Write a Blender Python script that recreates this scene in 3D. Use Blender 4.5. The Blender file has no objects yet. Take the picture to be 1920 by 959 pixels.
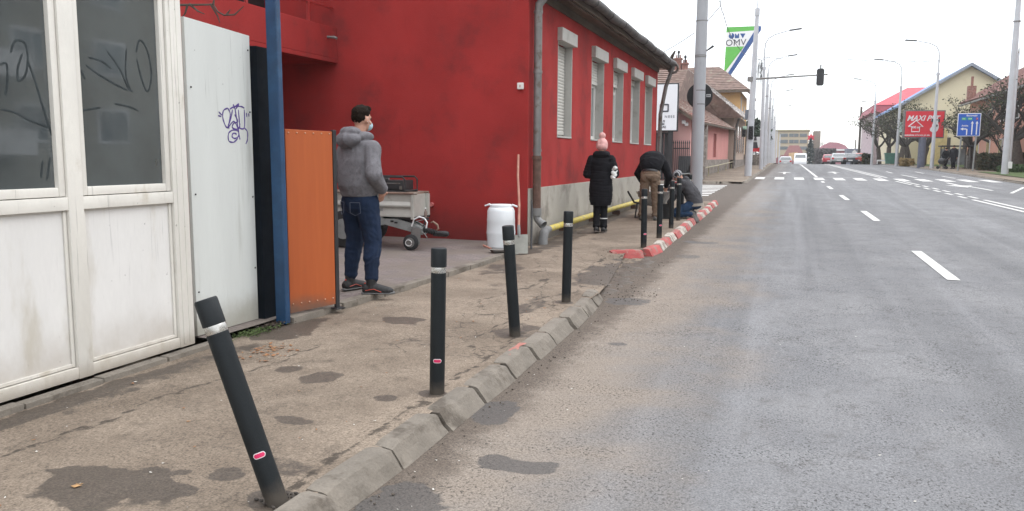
import bpy, bmesh, math, random
import numpy as np
from mathutils import Vector, Matrix, noise
random.seed(7)
SC = bpy.context.scene
COL = SC.collection
rad = math.radians

# ---------------------------------------------------------------- camera
R = np.array([[0.94363204, 0.04571579, -0.32782409], [0.33095458, -0.11458522, 0.93666392], [0.00525654, -0.99236097, -0.12325614]])
CAMZ = 1.55
cam = bpy.data.objects.new('camera', bpy.data.cameras.new('camera'))
COL.objects.link(cam)
cam.data.sensor_width = 36.0
cam.data.lens = 28.125
cam.data.clip_start = 0.05
cam.data.clip_end = 6000
cam.matrix_world = Matrix(((R[0][0], -R[0][1], -R[0][2], 0), (R[1][0], -R[1][1], -R[1][2], 0), (R[2][0], -R[2][1], -R[2][2], CAMZ), (0, 0, 0, 1)))
SC.camera = cam

# ---------------------------------------------------------------- light: white overcast sky + a very soft sun
SKY_WHITE = 1.0
world = bpy.data.worlds.new('World')
SC.world = world
world.use_nodes = True
wn = world.node_tree.nodes; wl = world.node_tree.links
wn.clear()
w_out = wn.new('ShaderNodeOutputWorld')
w_sky = wn.new('ShaderNodeTexSky'); w_sky.sky_type = 'NISHITA'; w_sky.sun_disc = False
w_sky.sun_elevation = rad(38); w_sky.sun_rotation = rad(200)
w_b1 = wn.new('ShaderNodeBackground'); w_b1.inputs['Strength'].default_value = 0.05
wl.new(w_sky.outputs[0], w_b1.inputs['Color'])
w_tc = wn.new('ShaderNodeTexCoord')
w_nz = wn.new('ShaderNodeTexNoise'); w_nz.inputs['Scale'].default_value = 1.6; w_nz.inputs['Detail'].default_value = 5
wl.new(w_tc.outputs['Generated'], w_nz.inputs['Vector'])
w_rp = wn.new('ShaderNodeValToRGB')
w_rp.color_ramp.elements[0].position = 0.3; w_rp.color_ramp.elements[0].color = (0.90, 0.92, 0.95, 1)
w_rp.color_ramp.elements[1].position = 0.7; w_rp.color_ramp.elements[1].color = (1.0, 1.0, 1.0, 1)
wl.new(w_nz.outputs['Fac'], w_rp.inputs['Fac'])
w_b2 = wn.new('ShaderNodeBackground'); w_b2.inputs['Strength'].default_value = SKY_WHITE
w_sx = wn.new('ShaderNodeSeparateXYZ'); wl.new(w_tc.outputs['Generated'], w_sx.inputs[0])
w_mr = wn.new('ShaderNodeMapRange'); wl.new(w_sx.outputs['Z'], w_mr.inputs[0])       # overcast sky: brighter overhead than at the horizon
w_mr.inputs[1].default_value = 0.0; w_mr.inputs[2].default_value = 1.0; w_mr.inputs[3].default_value = 1.12; w_mr.inputs[4].default_value = 3.1
w_mm = wn.new('ShaderNodeMix'); w_mm.data_type = 'RGBA'; w_mm.blend_type = 'MULTIPLY'; w_mm.inputs[0].default_value = 1
wl.new(w_rp.outputs['Color'], w_mm.inputs[6]); wl.new(w_mr.outputs[0], w_mm.inputs[7])
wl.new(w_mm.outputs[2], w_b2.inputs['Color'])
w_add = wn.new('ShaderNodeAddShader')
wl.new(w_b1.outputs[0], w_add.inputs[0]); wl.new(w_b2.outputs[0], w_add.inputs[1])
wl.new(w_add.outputs[0], w_out.inputs['Surface'])
sl = bpy.data.lights.new('sun', 'SUN'); sl.energy = 0.9; sl.angle = rad(30); sl.color = (1.0, 0.98, 0.95)
sun = bpy.data.objects.new('sun', sl); COL.objects.link(sun)
_d = Vector((math.sin(rad(62)) * math.cos(rad(50)), math.cos(rad(62)) * math.cos(rad(50)), math.sin(rad(50))))
sun.rotation_euler = _d.to_track_quat('Z', 'Y').to_euler()
w_sky.sun_elevation = rad(50); w_sky.sun_rotation = rad(62)
SC.view_settings.view_transform = 'Standard'
SC.view_settings.look = 'None'
SC.view_settings.exposure = 0.0
SC.view_settings.gamma = 1.0
SC.view_settings.use_curve_mapping = False

# ---------------------------------------------------------------- terrain profile and measuring helpers
_PZ = [(-60, 0), (6, 0), (85, .79), (95, .82), (105, .78), (125, .55), (150, 0), (200, -1.2), (400, -4), (5000, -4)]
def zp(Y):
    return float(np.interp(Y, [p[0] for p in _PZ], [p[1] for p in _PZ]))
def ray(px, py):
    return R @ np.array([px - 960., py - 479.5, 1500.]) / 1500.
def at(px, py, Y):           # survey of the photograph: sight line through a pixel, cut at the distance Y along the street
    r = ray(px, py); t = Y / r[1]
    return (float(t * r[0]), float(Y), float(CAMZ + t * r[2]))

# ---------------------------------------------------------------- materials
def nd(nt, typ, **kw):
    n = nt.nodes.new(typ)
    for k, v in kw.items():
        if k in n.inputs: n.inputs[k].default_value = v
        else: setattr(n, k, v)
    return n
_M = {}
def c4(c): return (c[0], c[1], c[2], 1)
def mixc(nt, f, a, b, mode='MIX'):
    m = nt.nodes.new('ShaderNodeMix'); m.data_type = 'RGBA'; m.blend_type = mode
    for sock, v in ((m.inputs[0], f), (m.inputs[6], a), (m.inputs[7], b)):
        if hasattr(v, 'type') and hasattr(v, 'is_linked'): nt.links.new(v, sock)
        elif isinstance(v, (int, float)): sock.default_value = v
        else: sock.default_value = c4(v)
    return m.outputs[2]
def math_(nt, op, a, b=None, c=None, clamp=False):
    m = nt.nodes.new('ShaderNodeMath'); m.operation = op; m.use_clamp = clamp
    for i, v in enumerate((a, b, c)):
        if v is None: continue
        if hasattr(v, 'is_linked'): nt.links.new(v, m.inputs[i])
        else: m.inputs[i].default_value = v
    return m.outputs[0]
def smooth(nt, v, lo, hi, a=0., b=1.):
    m = nt.nodes.new('ShaderNodeMapRange'); m.interpolation_type = 'SMOOTHSTEP'
    nt.links.new(v, m.inputs[0]); m.inputs[1].default_value = lo; m.inputs[2].default_value = hi
    m.inputs[3].default_value = a; m.inputs[4].default_value = b
    return m.outputs[0]
def coords(nt, scale=(1, 1, 1), kind='Object'):
    tc = nt.nodes.new('ShaderNodeTexCoord'); mp = nt.nodes.new('ShaderNodeMapping')
    nt.links.new(tc.outputs[kind], mp.inputs['Vector']); mp.inputs['Scale'].default_value = scale
    return mp.outputs[0]
def noise_(nt, vec, scale, detail=4, rough=.55, dist=0):
    n = nt.nodes.new('ShaderNodeTexNoise'); nt.links.new(vec, n.inputs['Vector'])
    n.inputs['Scale'].default_value = scale; n.inputs['Detail'].default_value = detail
    n.inputs['Roughness'].default_value = rough; n.inputs['Distortion'].default_value = dist
    return n.outputs['Fac']
def new_mat(name):
    m = bpy.data.materials.new(name); m.use_nodes = True
    return m, m.node_tree, m.node_tree.nodes['Principled BSDF']
def bump(nt, bs, h, strength, dist=.01):
    b = nt.nodes.new('ShaderNodeBump'); b.inputs['Strength'].default_value = strength; b.inputs['Distance'].default_value = dist
    nt.links.new(h, b.inputs['Height']); nt.links.new(b.outputs[0], bs.inputs['Normal'])
def mat(name, col, rough=.8, var=.15, vs=3., col2=None, c2lo=.5, c2hi=.65, c2s=2., grain=0., gs=80., bmp=0., bs_=40., metal=0., spec=.5, stretch=(1, 1, 1), coat=0., emit=None, drip=0., dust=None):
    if name in _M: return _M[name]
    m, nt, bs = new_mat(name)
    v = coords(nt, stretch)
    c = mixc(nt, smooth(nt, noise_(nt, v, vs, 5), .25, .75), [max(0, x * (1 - var)) for x in col], [min(1, x * (1 + var)) for x in col])
    if col2 is not None:
        c = mixc(nt, smooth(nt, noise_(nt, v, c2s, 6, .62), c2lo, c2hi), c, col2)
    if grain:
        g = noise_(nt, v, gs, 3, .6)
        c = mixc(nt, 1.0, c, mixc(nt, g, (1 - grain,) * 3, (1 + grain,) * 3), 'MULTIPLY')
    if drip:
        dn = noise_(nt, coords(nt, (34, 34, .9)), 1., 4, .6); ms = noise_(nt, coords(nt), 1.7, 3)
        c = mixc(nt, math_(nt, 'MULTIPLY', smooth(nt, dn, .60, .72), smooth(nt, ms, .42, .66, 0, drip)), c, [q * .35 for q in col])
        sn = noise_(nt, coords(nt), 26., 2, .5); c = mixc(nt, math_(nt, 'MULTIPLY', smooth(nt, sn, .755, .775), .6), c, [q * .3 for q in col])
    if dust:
        zz = nt.nodes.new('ShaderNodeSeparateXYZ'); nt.links.new(coords(nt), zz.inputs[0])
        dz = math_(nt, 'ADD', zz.outputs[2], math_(nt, 'MULTIPLY', noise_(nt, coords(nt), dust[3], 5, .65), -dust[1]))
        c = mixc(nt, smooth(nt, dz, -dust[1] * .5, dust[1] * .6, dust[2], 0.), c, dust[0])
    nt.links.new(c, bs.inputs['Base Color'])
    r = smooth(nt, noise_(nt, v, vs * 2.3, 4), .2, .8, max(0, rough - .08), min(1, rough + .08))
    nt.links.new(r, bs.inputs['Roughness'])
    bs.inputs['Metallic'].default_value = metal
    bs.inputs['Specular IOR Level'].default_value = spec
    bs.inputs['Coat Weight'].default_value = coat
    if bmp:
        bump(nt, bs, noise_(nt, v, bs_, 5, .6), bmp, .01)
    if emit:
        bs.inputs['Emission Color'].default_value = c4(emit[0]); bs.inputs['Emission Strength'].default_value = emit[1]
    _M[name] = m
    return m

# ---------------------------------------------------------------- mesh builder
class MB:
    def __init__(s): s.v = []; s.f = []
    def add(s, vs, fs):
        o = len(s.v); s.v += [tuple(p) for p in vs]; s.f += [tuple(o + i for i in f) for f in fs]; return s
    def hexa(s, p):          # 8 corners: bottom 4 ccw, top 4 ccw
        return s.add(p, [(3, 2, 1, 0), (4, 5, 6, 7), (0, 1, 5, 4), (1, 2, 6, 5), (2, 3, 7, 6), (3, 0, 4, 7)])
    def box(s, x0, y0, z0, x1, y1, z1):
        x0, x1 = sorted((x0, x1)); y0, y1 = sorted((y0, y1)); z0, z1 = sorted((z0, z1))
        return s.hexa([(x0, y0, z0), (x1, y0, z0), (x1, y1, z0), (x0, y1, z0), (x0, y0, z1), (x1, y0, z1), (x1, y1, z1), (x0, y1, z1)])
    def obox(s, c, size, rz=0, rx=0, ry=0):
        M = Matrix.Translation(Vector(c)) @ Matrix.Rotation(rz, 4, 'Z') @ Matrix.Rotation(ry, 4, 'Y') @ Matrix.Rotation(rx, 4, 'X')
        a, b, d = [q / 2 for q in size]
        return s.hexa([tuple(M @ Vector(q)) for q in [(-a, -b, -d), (a, -b, -d), (a, b, -d), (-a, b, -d), (-a, -b, d), (a, -b, d), (a, b, d), (-a, b, d)]])
    def tube(s, pts, r, n=10, caps=True, flat=1.0):
        pts = [Vector(p) for p in pts]
        rs = r if isinstance(r, (list, tuple)) else [r] * len(pts)
        up = None; rings = []
        for i, p in enumerate(pts):
            t = (pts[min(i + 1, len(pts) - 1)] - pts[max(i - 1, 0)])
            if t.length < 1e-9: t = Vector((0, 0, 1))
            t.normalize()
            if up is None:
                up = Vector((1, 0, 0)) if abs(t.x) < .8 else Vector((0, 1, 0))
            a = (up - t * up.dot(t)).normalized(); b = t.cross(a); up = a
            rings.append([tuple(p + (a * math.cos(q) + b * math.sin(q) * flat) * rs[i]) for q in [2 * math.pi * k / n for k in range(n)]])
        vs = [q for rg in rings for q in rg]; fs = []
        for i in range(len(pts) - 1):
            for k in range(n):
                k2 = (k + 1) % n
                fs.append((i * n + k, i * n + k2, (i + 1) * n + k2, (i + 1) * n + k))
        if caps:
            fs.append(tuple(reversed(range(n)))); fs.append(tuple((len(pts) - 1) * n + k for k in range(n)))
        return s.add(vs, fs)
    def cyl(s, p0, p1, r0, r1=None, n=16, caps=True):
        return s.tube([p0, p1], [r0, r0 if r1 is None else r1], n, caps)
    def loft(s, pts, rads, side=(1, 0, 0), n=20):
        pts = [Vector(p) for p in pts]; side = Vector(side); vs = []; fs = []
        for i, p in enumerate(pts):
            t = (pts[min(i + 1, len(pts) - 1)] - pts[max(i - 1, 0)]).normalized()
            a = (side - t * side.dot(t)).normalized(); b = t.cross(a)
            rx, ry = rads[i]
            vs += [tuple(p + a * math.cos(q) * rx + b * math.sin(q) * ry) for q in [2 * math.pi * k / n for k in range(n)]]
        for i in range(len(pts) - 1):
            for k in range(n):
                k2 = (k + 1) % n
                fs.append((i * n + k, i * n + k2, (i + 1) * n + k2, (i + 1) * n + k))
        fs.append(tuple(reversed(range(n)))); fs.append(tuple((len(pts) - 1) * n + k for k in range(n)))
        return s.add(vs, fs)
    def ell(s, c, r, rot=None, n=14, m=9):
        if isinstance(r, (int, float)): r = (r, r, r)
        M = (rot.to_matrix() if hasattr(rot, 'to_matrix') else rot) if rot is not None else Matrix.Identity(3)
        vs = []; fs = []
        for i in range(1, m):
            th = math.pi * i / m
            for k in range(n):
                ph = 2 * math.pi * k / n
                q = M @ Vector((r[0] * math.sin(th) * math.cos(ph), r[1] * math.sin(th) * math.sin(ph), r[2] * math.cos(th)))
                vs.append((c[0] + q.x, c[1] + q.y, c[2] + q.z))
        a = M @ Vector((0, 0, r[2])); ti = len(vs)
        vs.append((c[0] + a.x, c[1] + a.y, c[2] + a.z)); vs.append((c[0] - a.x, c[1] - a.y, c[2] - a.z))
        for i in range(m - 2):
            for k in range(n):
                k2 = (k + 1) % n; fs.append((i * n + k, (i + 1) * n + k, (i + 1) * n + k2, i * n + k2))
        for k in range(n):
            k2 = (k + 1) % n; fs.append((ti, k, k2)); fs.append((ti + 1, (m - 2) * n + k2, (m - 2) * n + k))
        return s.add(vs, fs)
    def cap(s, p0, p1, r0, r1=None, n=12):   # tapered capsule
        r1 = r0 if r1 is None else r1
        s.tube([p0, p1], [r0, r1], n); s.ell(p0, r0, n=n); s.ell(p1, r1, n=n); return s
    def prism(s, poly, ax, a, b):            # polygon in the two other axes, extruded along ax
        n = len(poly); vs = []
        for q in (a, b):
            for (u, w) in poly:
                vs.append({'x': (q, u, w), 'y': (u, q, w), 'z': (u, w, q)}[ax])
        fs = [tuple(range(n)), tuple(reversed(range(n, 2 * n)))] + [(i, n + i, n + (i + 1) % n, (i + 1) % n) for i in range(n)]
        return s.add(vs, fs)
    def slab(s, poly, z0, z1): return s.prism(poly, 'z', z0, z1)
    def disc(s, c, nrm, r, th, n=28, ry=None):
        nrm = Vector(nrm).normalized(); c = Vector(c)
        return s.tube([c - nrm * th / 2, c + nrm * th / 2], r, n)
    def quad(s, a, b, c, d): return s.add([a, b, c, d], [(0, 1, 2, 3)])
    def xf(s, M):
        s.v = [tuple(M @ Vector(p)) for p in s.v]; return s

def tag(o, label=None, cat=None, group=None, kind=None):
    if label: o['label'] = label
    if cat: o['category'] = cat
    if group: o['group'] = group
    if kind: o['kind'] = kind
    return o
def world_off(o):
    p = Vector((0, 0, 0))
    while o: p += o.location; o = o.parent
    return p
def build(name, mb, m, parent=None, smooth_=False, world_=True, bevel=0., fix=True):
    me = bpy.data.meshes.new(name)
    vs = mb.v
    if parent is not None and world_:
        w = world_off(parent); vs = [(p[0] - w.x, p[1] - w.y, p[2] - w.z) for p in vs]
    me.from_pydata(vs, [], mb.f)
    if fix:
        b = bmesh.new(); b.from_mesh(me); bmesh.ops.recalc_face_normals(b, faces=b.faces)
        if bevel:
            ed = [e for e in b.edges if len(e.link_faces) == 2 and e.calc_face_angle(0) > .6]
            bmesh.ops.bevel(b, geom=ed, offset=bevel, segments=2, affect='EDGES', profile=.6, clamp_overlap=True)
        b.to_mesh(me); b.free()
    if smooth_:
        me.polygons.foreach_set('use_smooth', [True] * len(me.polygons))
        if hasattr(me, 'set_sharp_from_angle'): me.set_sharp_from_angle(angle=rad(38))
    me.materials.append(m); me.update()
    o = bpy.data.objects.new(name, me); COL.objects.link(o)
    if parent is not None: o.parent = parent
    return o
def solo(name, mb, m, label, cat, loc=None, group=None, kind=None, **kw):   # a thing that is one mesh, origin at its base
    if loc is None:
        a = np.array(mb.v); loc = ((a[:, 0].min() + a[:, 0].max()) / 2, (a[:, 1].min() + a[:, 1].max()) / 2, a[:, 2].min())
    mb.v = [(p[0] - loc[0], p[1] - loc[1], p[2] - loc[2]) for p in mb.v]
    o = build(name, mb, m, **kw); o.location = loc
    return tag(o, label, cat, group, kind)
def thing(name, label, cat, loc=(0, 0, 0), rz=0., group=None):
    o = bpy.data.objects.new(name, None); COL.objects.link(o); o.empty_display_size = .2
    o.location = loc; o.rotation_euler = (0, 0, rz)
    return tag(o, label, cat, group)
def dup(o, parent=None, **kw):
    c = o.copy(); COL.objects.link(c)
    if parent is not None: c.parent = parent
    for ch in list(o.children): dup(ch, c)
    for k, v in kw.items(): c[k] = v
    return c
def text_mb(s, size, ext=.004, align='CENTER', shear=0., space=1., bold=0.):
    cu = bpy.data.curves.new('t', 'FONT'); cu.body = s; cu.size = size; cu.extrude = ext; cu.align_x = align; cu.align_y = 'CENTER'
    cu.shear = shear; cu.space_character = space; cu.offset = bold; cu.resolution_u = 3
    o = bpy.data.objects.new('t', cu); COL.objects.link(o)
    dg = bpy.context.evaluated_depsgraph_get(); me = o.evaluated_get(dg).to_mesh()
    mb = MB(); mb.add([tuple(v.co) for v in me.vertices], [tuple(p.vertices) for p in me.polygons])
    o.evaluated_get(dg).to_mesh_clear(); bpy.data.objects.remove(o); bpy.data.curves.remove(cu)
    return mb
def face_frame(origin, right, up=(0, 0, 1)):     # matrix mapping text XY plane onto a vertical board
    r = Vector(right).normalized(); u = Vector(up).normalized(); n = r.cross(u)
    return Matrix(((r.x, u.x, n.x, origin[0]), (r.y, u.y, n.y, origin[1]), (r.z, u.z, n.z, origin[2]), (0, 0, 0, 1)))
def remeshed(mb, voxel, sm=4, fold=None):
    me = bpy.data.meshes.new('tmp'); me.from_pydata(mb.v, [], mb.f)
    b = bmesh.new(); b.from_mesh(me); bmesh.ops.recalc_face_normals(b, faces=b.faces); b.to_mesh(me); b.free()
    o = bpy.data.objects.new('tmp', me); COL.objects.link(o)
    r = o.modifiers.new('r', 'REMESH'); r.mode = 'VOXEL'; r.voxel_size = voxel
    if sm:
        s = o.modifiers.new('s', 'SMOOTH'); s.factor = .5; s.iterations = sm
    dg = bpy.context.evaluated_depsgraph_get(); dg.update()
    e = o.evaluated_get(dg); out = bpy.data.meshes.new_from_object(e)
    bpy.data.objects.remove(o); bpy.data.meshes.remove(me)
    if fold:
        ns = [v.normal.copy() for v in out.vertices]
        for v, n in zip(out.vertices, ns): v.co += n * fold(v.co, n)
    return out
def place_mesh(name, me, m, parent=None):
    me.name = name; me.polygons.foreach_set('use_smooth', [True] * len(me.polygons))
    me.materials.clear(); me.materials.append(m); me.update()
    o = bpy.data.objects.new(name, me); COL.objects.link(o)
    if parent is not None: o.parent = parent
    return o
# ================================================================ THE GROUND
def fbm(x, y, s, seed=0.): return noise.fractal(Vector((x * s, y * s, seed)), 0.9, 2.1, 4)
def drive(Y):      # 1 where the kerb is lowered for the forecourt
    return float(np.interp(Y, [8.1, 9.2, 11.0, 11.9], [0, 1, 1, 0]))
def side_h(x, Y):
    h = .10
    k = drive(Y)
    if k > 0:
        h -= k * .094 * float(np.interp(x, [-3.0, -1.97], [0, 1]))
    e = float(np.interp(Y, [23.6, 25.2], [0, 1]))
    h -= e * .092
    return zp(Y) + h
def edge_x(Y): return float(np.interp(Y, [5.9, 7.4, 10.4], [-4.04, -3.88, -3.74]))

STAINS = [(-2.79, 2.57, .34, .2, 1.), (-2.5, 2.66, .16, .07, .9), (-2.37, 2.88, .11, .09, .8), (-2.55, 3.64, .17, .07, .7), (-2.89, 4.44, .14, .16, .6), (-3.2, 4.52, .11, .1, .7),
          (-3.2, 6.23, .2, .17, .6), (-2.57, 2.82, .05, .04, .7), (-2.25, 4.15, .08, .07, .6), (-2.2, 3.05, .2, .1, .55), (-2.1, 6.2, .25, .3, .5), (-2.35, 7.3, .12, .5, .5),
          (-3.0, 8.2, .2, .3, .4), (-2.7, 5.6, .2, .15, .4), (-3.9, 4.2, .16, 1.3, .45), (-4.0, 5.6, .3, .5, .7), (-3.4, 9.4, .3, .5, .5), (-2.2, 9.9, .3, 1.1, .7), (-2.0, 2.0, .4, .1, .6),
          (-3.05, 13.2, .25, .3, .4), (-3.6, 13.5, .25, 3, .5), (-3.7, 17, .2, 4, .5), (-2.0, 10.8, .35, .8, .9), (-2.03, 4.34, .085, .075, 1.), (-2.1, 6.0, .085, .085, 1.), (-2.1, 7.56, .085, .09, 1.), (-2.02, 2.74, .11, .10, 1.), (-3.7, 12.2, .3, .5, .8), (-3.75, 11.2, .25, .5, .7), (-4.0, 8.5, .12, 1.8, .7), (-3.98, 3., .1, 1.6, .7)]
RSTAINS = [(-1.35, 3.68, .12, .1, .95), (-1.14, 3.66, .12, .09, .95), (-1.62, 3.05, .17, .3, .9), (-1.66, 4.45, .12, .32, .75), (-1.31, 6.45, .12, .08, .7), (-1.46, 12.2, .25, .3, .5), (-1.5, 14.1, .37, .25, .6),
           (-1.6, 8.3, .3, .2, .6), (.6, 3.2, .3, .1, .25), (1.6, 4.0, .2, .1, .3), (1.1, 3.4, .15, .07, .45), (-1.2, 8.2, .5, .1, .3)]
CRACKS = [[(-3.45, 1.6), (-3.53, 2.67), (-3.5, 3.3), (-3.54, 3.71), (-3.45, 4.15), (-3.35, 4.7), (-3.4, 5.2)], [(-2.03, 2.2), (-2.02, 3.29), (-2.03, 5.0), (-2.06, 6.2)],
          [(-2.05, 5.2), (-2.36, 5.72), (-2.31, 6.6), (-2.39, 7.65), (-2.72, 9.0), (-2.92, 9.35)], [(-2.31, 6.6), (-2.7, 6.8), (-2.9, 7.4), (-2.7, 8.2), (-2.72, 9.0)],
          [(-2.39, 7.65), (-2.1, 8.2), (-2.5, 9.7), (-2.51, 11.08), (-2.2, 11.6)], [(-2.5, 9.7), (-1.95, 10.18)], [(-2.36, 5.72), (-2.8, 5.9), (-3.0, 6.5)], [(-2.05, 7.2), (-2.4, 7.65)],
          [(-2.8, 2.1), (-2.6, 2.3), (-2.1, 2.35)], [(-2.9, 9.35), (-3.3, 10.4), (-3.8, 10.8)]]
def seg_d(px, py, a, b):
    ax, ay = a; bx, by = b; dx, dy = bx - ax, by - ay
    t = np.clip(((px - ax) * dx + (py - ay) * dy) / (dx * dx + dy * dy), 0, 1)
    return np.hypot(px - ax - t * dx, py - ay - t * dy)
def masks(me, stains, cracks, dust=None):
    n = len(me.vertices); co = np.empty(n * 3); me.vertices.foreach_get('co', co); co = co.reshape(-1, 3)
    x, y = co[:, 0], co[:, 1]
    jit = np.array([noise.noise(Vector((a * 5, b * 5, 3))) for a, b in zip(x, y)])
    jit2 = np.array([noise.noise(Vector((a * 14, b * 14, 8))) for a, b in zip(x, y)])
    s = np.zeros(n)
    for (cx, cy, rx, ry, st) in stains:
        d = np.sqrt(((x - cx) / rx) ** 2 + ((y - cy) / ry) ** 2) + jit * .55 + jit2 * .2
        s = np.maximum(s, st * np.clip((1.25 - d) / .5, 0, 1))
    k = np.zeros(n); xx = x + jit2 * .05 + jit * .06; yy = y + jit * .12
    for pl in cracks:
        for a, b in zip(pl, pl[1:]):
            k = np.maximum(k, np.clip(1 - seg_d(xx, yy, a, b) / .09, 0, 1))
    dd = np.zeros(n) if dust is None else np.array([dust(a, b) for a, b in zip(x, y)])
    at_ = me.color_attributes.new('mask', 'FLOAT_COLOR', 'POINT')
    at_.data.foreach_set('color', np.stack([s, k, dd, np.ones(n)], 1).ravel())
def sheet(name, xs, ys, hf, m, kind='structure'):
    vs = [(x, y, hf(x, y)) for y in ys for x in xs]; nx = len(xs)
    fs = [(j * nx + i, j * nx + i + 1, (j + 1) * nx + i + 1, (j + 1) * nx + i) for j in range(len(ys) - 1) for i in range(nx - 1)]
    mb = MB(); mb.add(vs, fs)
    o = build(name, mb, m, smooth_=False, fix=False); o.data.polygons.foreach_set('use_smooth', [True] * len(fs)); o['kind'] = kind
    return o
def rng(segs):
    out = []
    for a, b, st in segs:
        n = max(1, int(round((b - a) / st)))
        out += [a + (b - a) * i / n for i in range(n)]
    return out + [segs[-1][1]]

def ground_mat(name, base, pale, dark, shoulder=False):
    m, nt, bs = new_mat(name)
    v = coords(nt)
    am = nd(nt, 'ShaderNodeAttribute', attribute_name='mask')
    sp = nt.nodes.new('ShaderNodeSeparateColor'); nt.links.new(am.outputs['Color'], sp.inputs[0])
    big = noise_(nt, v, .9, 5, .6, .4)
    med = noise_(nt, v, 6., 6, .65, .3)
    c = mixc(nt, smooth(nt, big, .35, .65), base, pale)
    c = mixc(nt, math_(nt, 'MULTIPLY', smooth(nt, med, .5, .75), .5), c, dark)
    if shoulder:   # dust swept to the kerb, grey asphalt further out, faint wheel tracks along the street
        vt = coords(nt, (1.0, .045, 1))
        tr = noise_(nt, vt, 1.15, 3, .5)
        c = mixc(nt, smooth(nt, tr, .38, .68, 0, .8), c, [q * .74 for q in base])
        tr2 = noise_(nt, coords(nt, (1.0, .02, 1)), 3.1, 2, .5)
        c = mixc(nt, smooth(nt, tr2, .5, .75, 0, .45), c, [q * 1.45 for q in base])
        sx = nt.nodes.new('ShaderNodeSeparateXYZ'); nt.links.new(v, sx.inputs[0])
        xx = math_(nt, 'ADD', sx.outputs[0], math_(nt, 'MULTIPLY', math_(nt, 'SUBTRACT', big, .5), 2.2))
        yy = smooth(nt, sx.outputs[1], 8., 45., 1., .35)
        dm = math_(nt, 'MULTIPLY', smooth(nt, xx, -1.5, -.1, 1., 0.), yy)
        c = mixc(nt, dm, c, mixc(nt, med, (.180, .149, .122), (.238, .202, .168)))
        gut = math_(nt, 'ADD', sx.outputs[0], math_(nt, 'MULTIPLY', math_(nt, 'SUBTRACT', med, .5), .35))
        gut = math_(nt, 'ADD', gut, math_(nt, 'MULTIPLY', math_(nt, 'SUBTRACT', big, .5), .35))
        c = mixc(nt, smooth(nt, gut, -1.70, -1.42, .85, 0.), c, (.085, .066, .052))
    # stains, eaten at the rim by noise
    st = math_(nt, 'ADD', sp.outputs[0], math_(nt, 'MULTIPLY', math_(nt, 'SUBTRACT', med, .5), .9))
    c = mixc(nt, smooth(nt, st, .34, .54, 0, .85), c, dark)
    # fine aggregate
    g1 = noise_(nt, v, 95., 3, .7); g2 = noise_(nt, v, 34., 4, .7)
    c = mixc(nt, 1., c, mixc(nt, smooth(nt, g1, .3, .7), (.66,) * 3, (1.34,) * 3), 'MULTIPLY')
    c = mixc(nt, 1., c, mixc(nt, smooth(nt, g2, .3, .7), (.88,) * 3, (1.10,) * 3), 'MULTIPLY')
    vo = nt.nodes.new('ShaderNodeTexVoronoi'); vo.inputs['Scale'].default_value = 55.; nt.links.new(v, vo.inputs['Vector'])
    pit = math_(nt, 'MULTIPLY', smooth(nt, noise_(nt, coords(nt, (1., .8, 1.)), 58., 3, .65), .55, .61), smooth(nt, noise_(nt, v, 2.2, 4), .38, .62, .3, 1.))
    c = mixc(nt, math_(nt, 'MULTIPLY', pit, .72 if shoulder else .4), c, [q * .3 for q in dark])
    vp = nt.nodes.new('ShaderNodeTexVoronoi'); vp.inputs['Scale'].default_value = 21.; nt.links.new(v, vp.inputs['Vector'])
    chip = math_(nt, 'MULTIPLY', smooth(nt, vp.outputs['Distance'], .05, .12, 1., 0.), smooth(nt, noise_(nt, v, 7.3, 2), .63, .68))
    c = mixc(nt, math_(nt, 'MULTIPLY', chip, .8), c, (.5, .47, .42))
    # cracks: hairlines inside the surveyed bands
    dv = nt.nodes.new('ShaderNodeVectorMath'); dv.operation = 'ADD'
    nv = nt.nodes.new('ShaderNodeTexNoise'); nv.inputs['Scale'].default_value = 3.; nt.links.new(v, nv.inputs['Vector'])
    sc = nt.nodes.new('ShaderNodeVectorMath'); sc.operation = 'SCALE'; sc.inputs['Scale'].default_value = .35
    nt.links.new(nv.outputs['Color'], sc.inputs[0]); nt.links.new(v, dv.inputs[0]); nt.links.new(sc.outputs[0], dv.inputs[1])
    ve = nt.nodes.new('ShaderNodeTexVoronoi'); ve.feature = 'DISTANCE_TO_EDGE'; ve.inputs['Scale'].default_value = 3.2; nt.links.new(dv.outputs[0], ve.inputs['Vector'])
    crk = smooth(nt, ve.outputs['Distance'], .006, .026, 1., 0.)
    zone = smooth(nt, math_(nt, 'ADD', sp.outputs[2], math_(nt, 'MULTIPLY', math_(nt, 'SUBTRACT', big, .5), 1.2)), .35, .6)
    crk = math_(nt, 'MULTIPLY', crk, zone)
    cl = smooth(nt, math_(nt, 'ADD', sp.outputs[1], math_(nt, 'MULTIPLY', math_(nt, 'SUBTRACT', g2, .5), .7)), .74, .93)
    crk = math_(nt, 'MAXIMUM', math_(nt, 'MULTIPLY', crk, .0 if shoulder else .55), cl)
    c = mixc(nt, math_(nt, 'MULTIPLY', crk, .8), c, [q * .45 for q in dark])
    nt.links.new(c, bs.inputs['Base Color'])
    bs.inputs['Specular IOR Level'].default_value = .35
    nt.links.new(smooth(nt, st, .3, .6, .93, .6), bs.inputs['Roughness'])
    h = math_(nt, 'SUBTRACT', math_(nt, 'ADD', math_(nt, 'MULTIPLY', g1, .5), g2), math_(nt, 'MULTIPLY', math_(nt, 'MAXIMUM', crk, pit), .8))
    bump(nt, bs, h, .28 if shoulder else .2, .010)
    return m
M_side = ground_mat('worn_pavement', (.150, .117, .088), (.232, .186, .143), (.060, .047, .037))
M_road = ground_mat('asphalt', (.150, .151, .157), (.184, .184, .188), (.066, .060, .056), shoulder=True)
M_earth = mat('earth', (.12, .10, .07), .95, .3, .5, bmp=.4)
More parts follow.
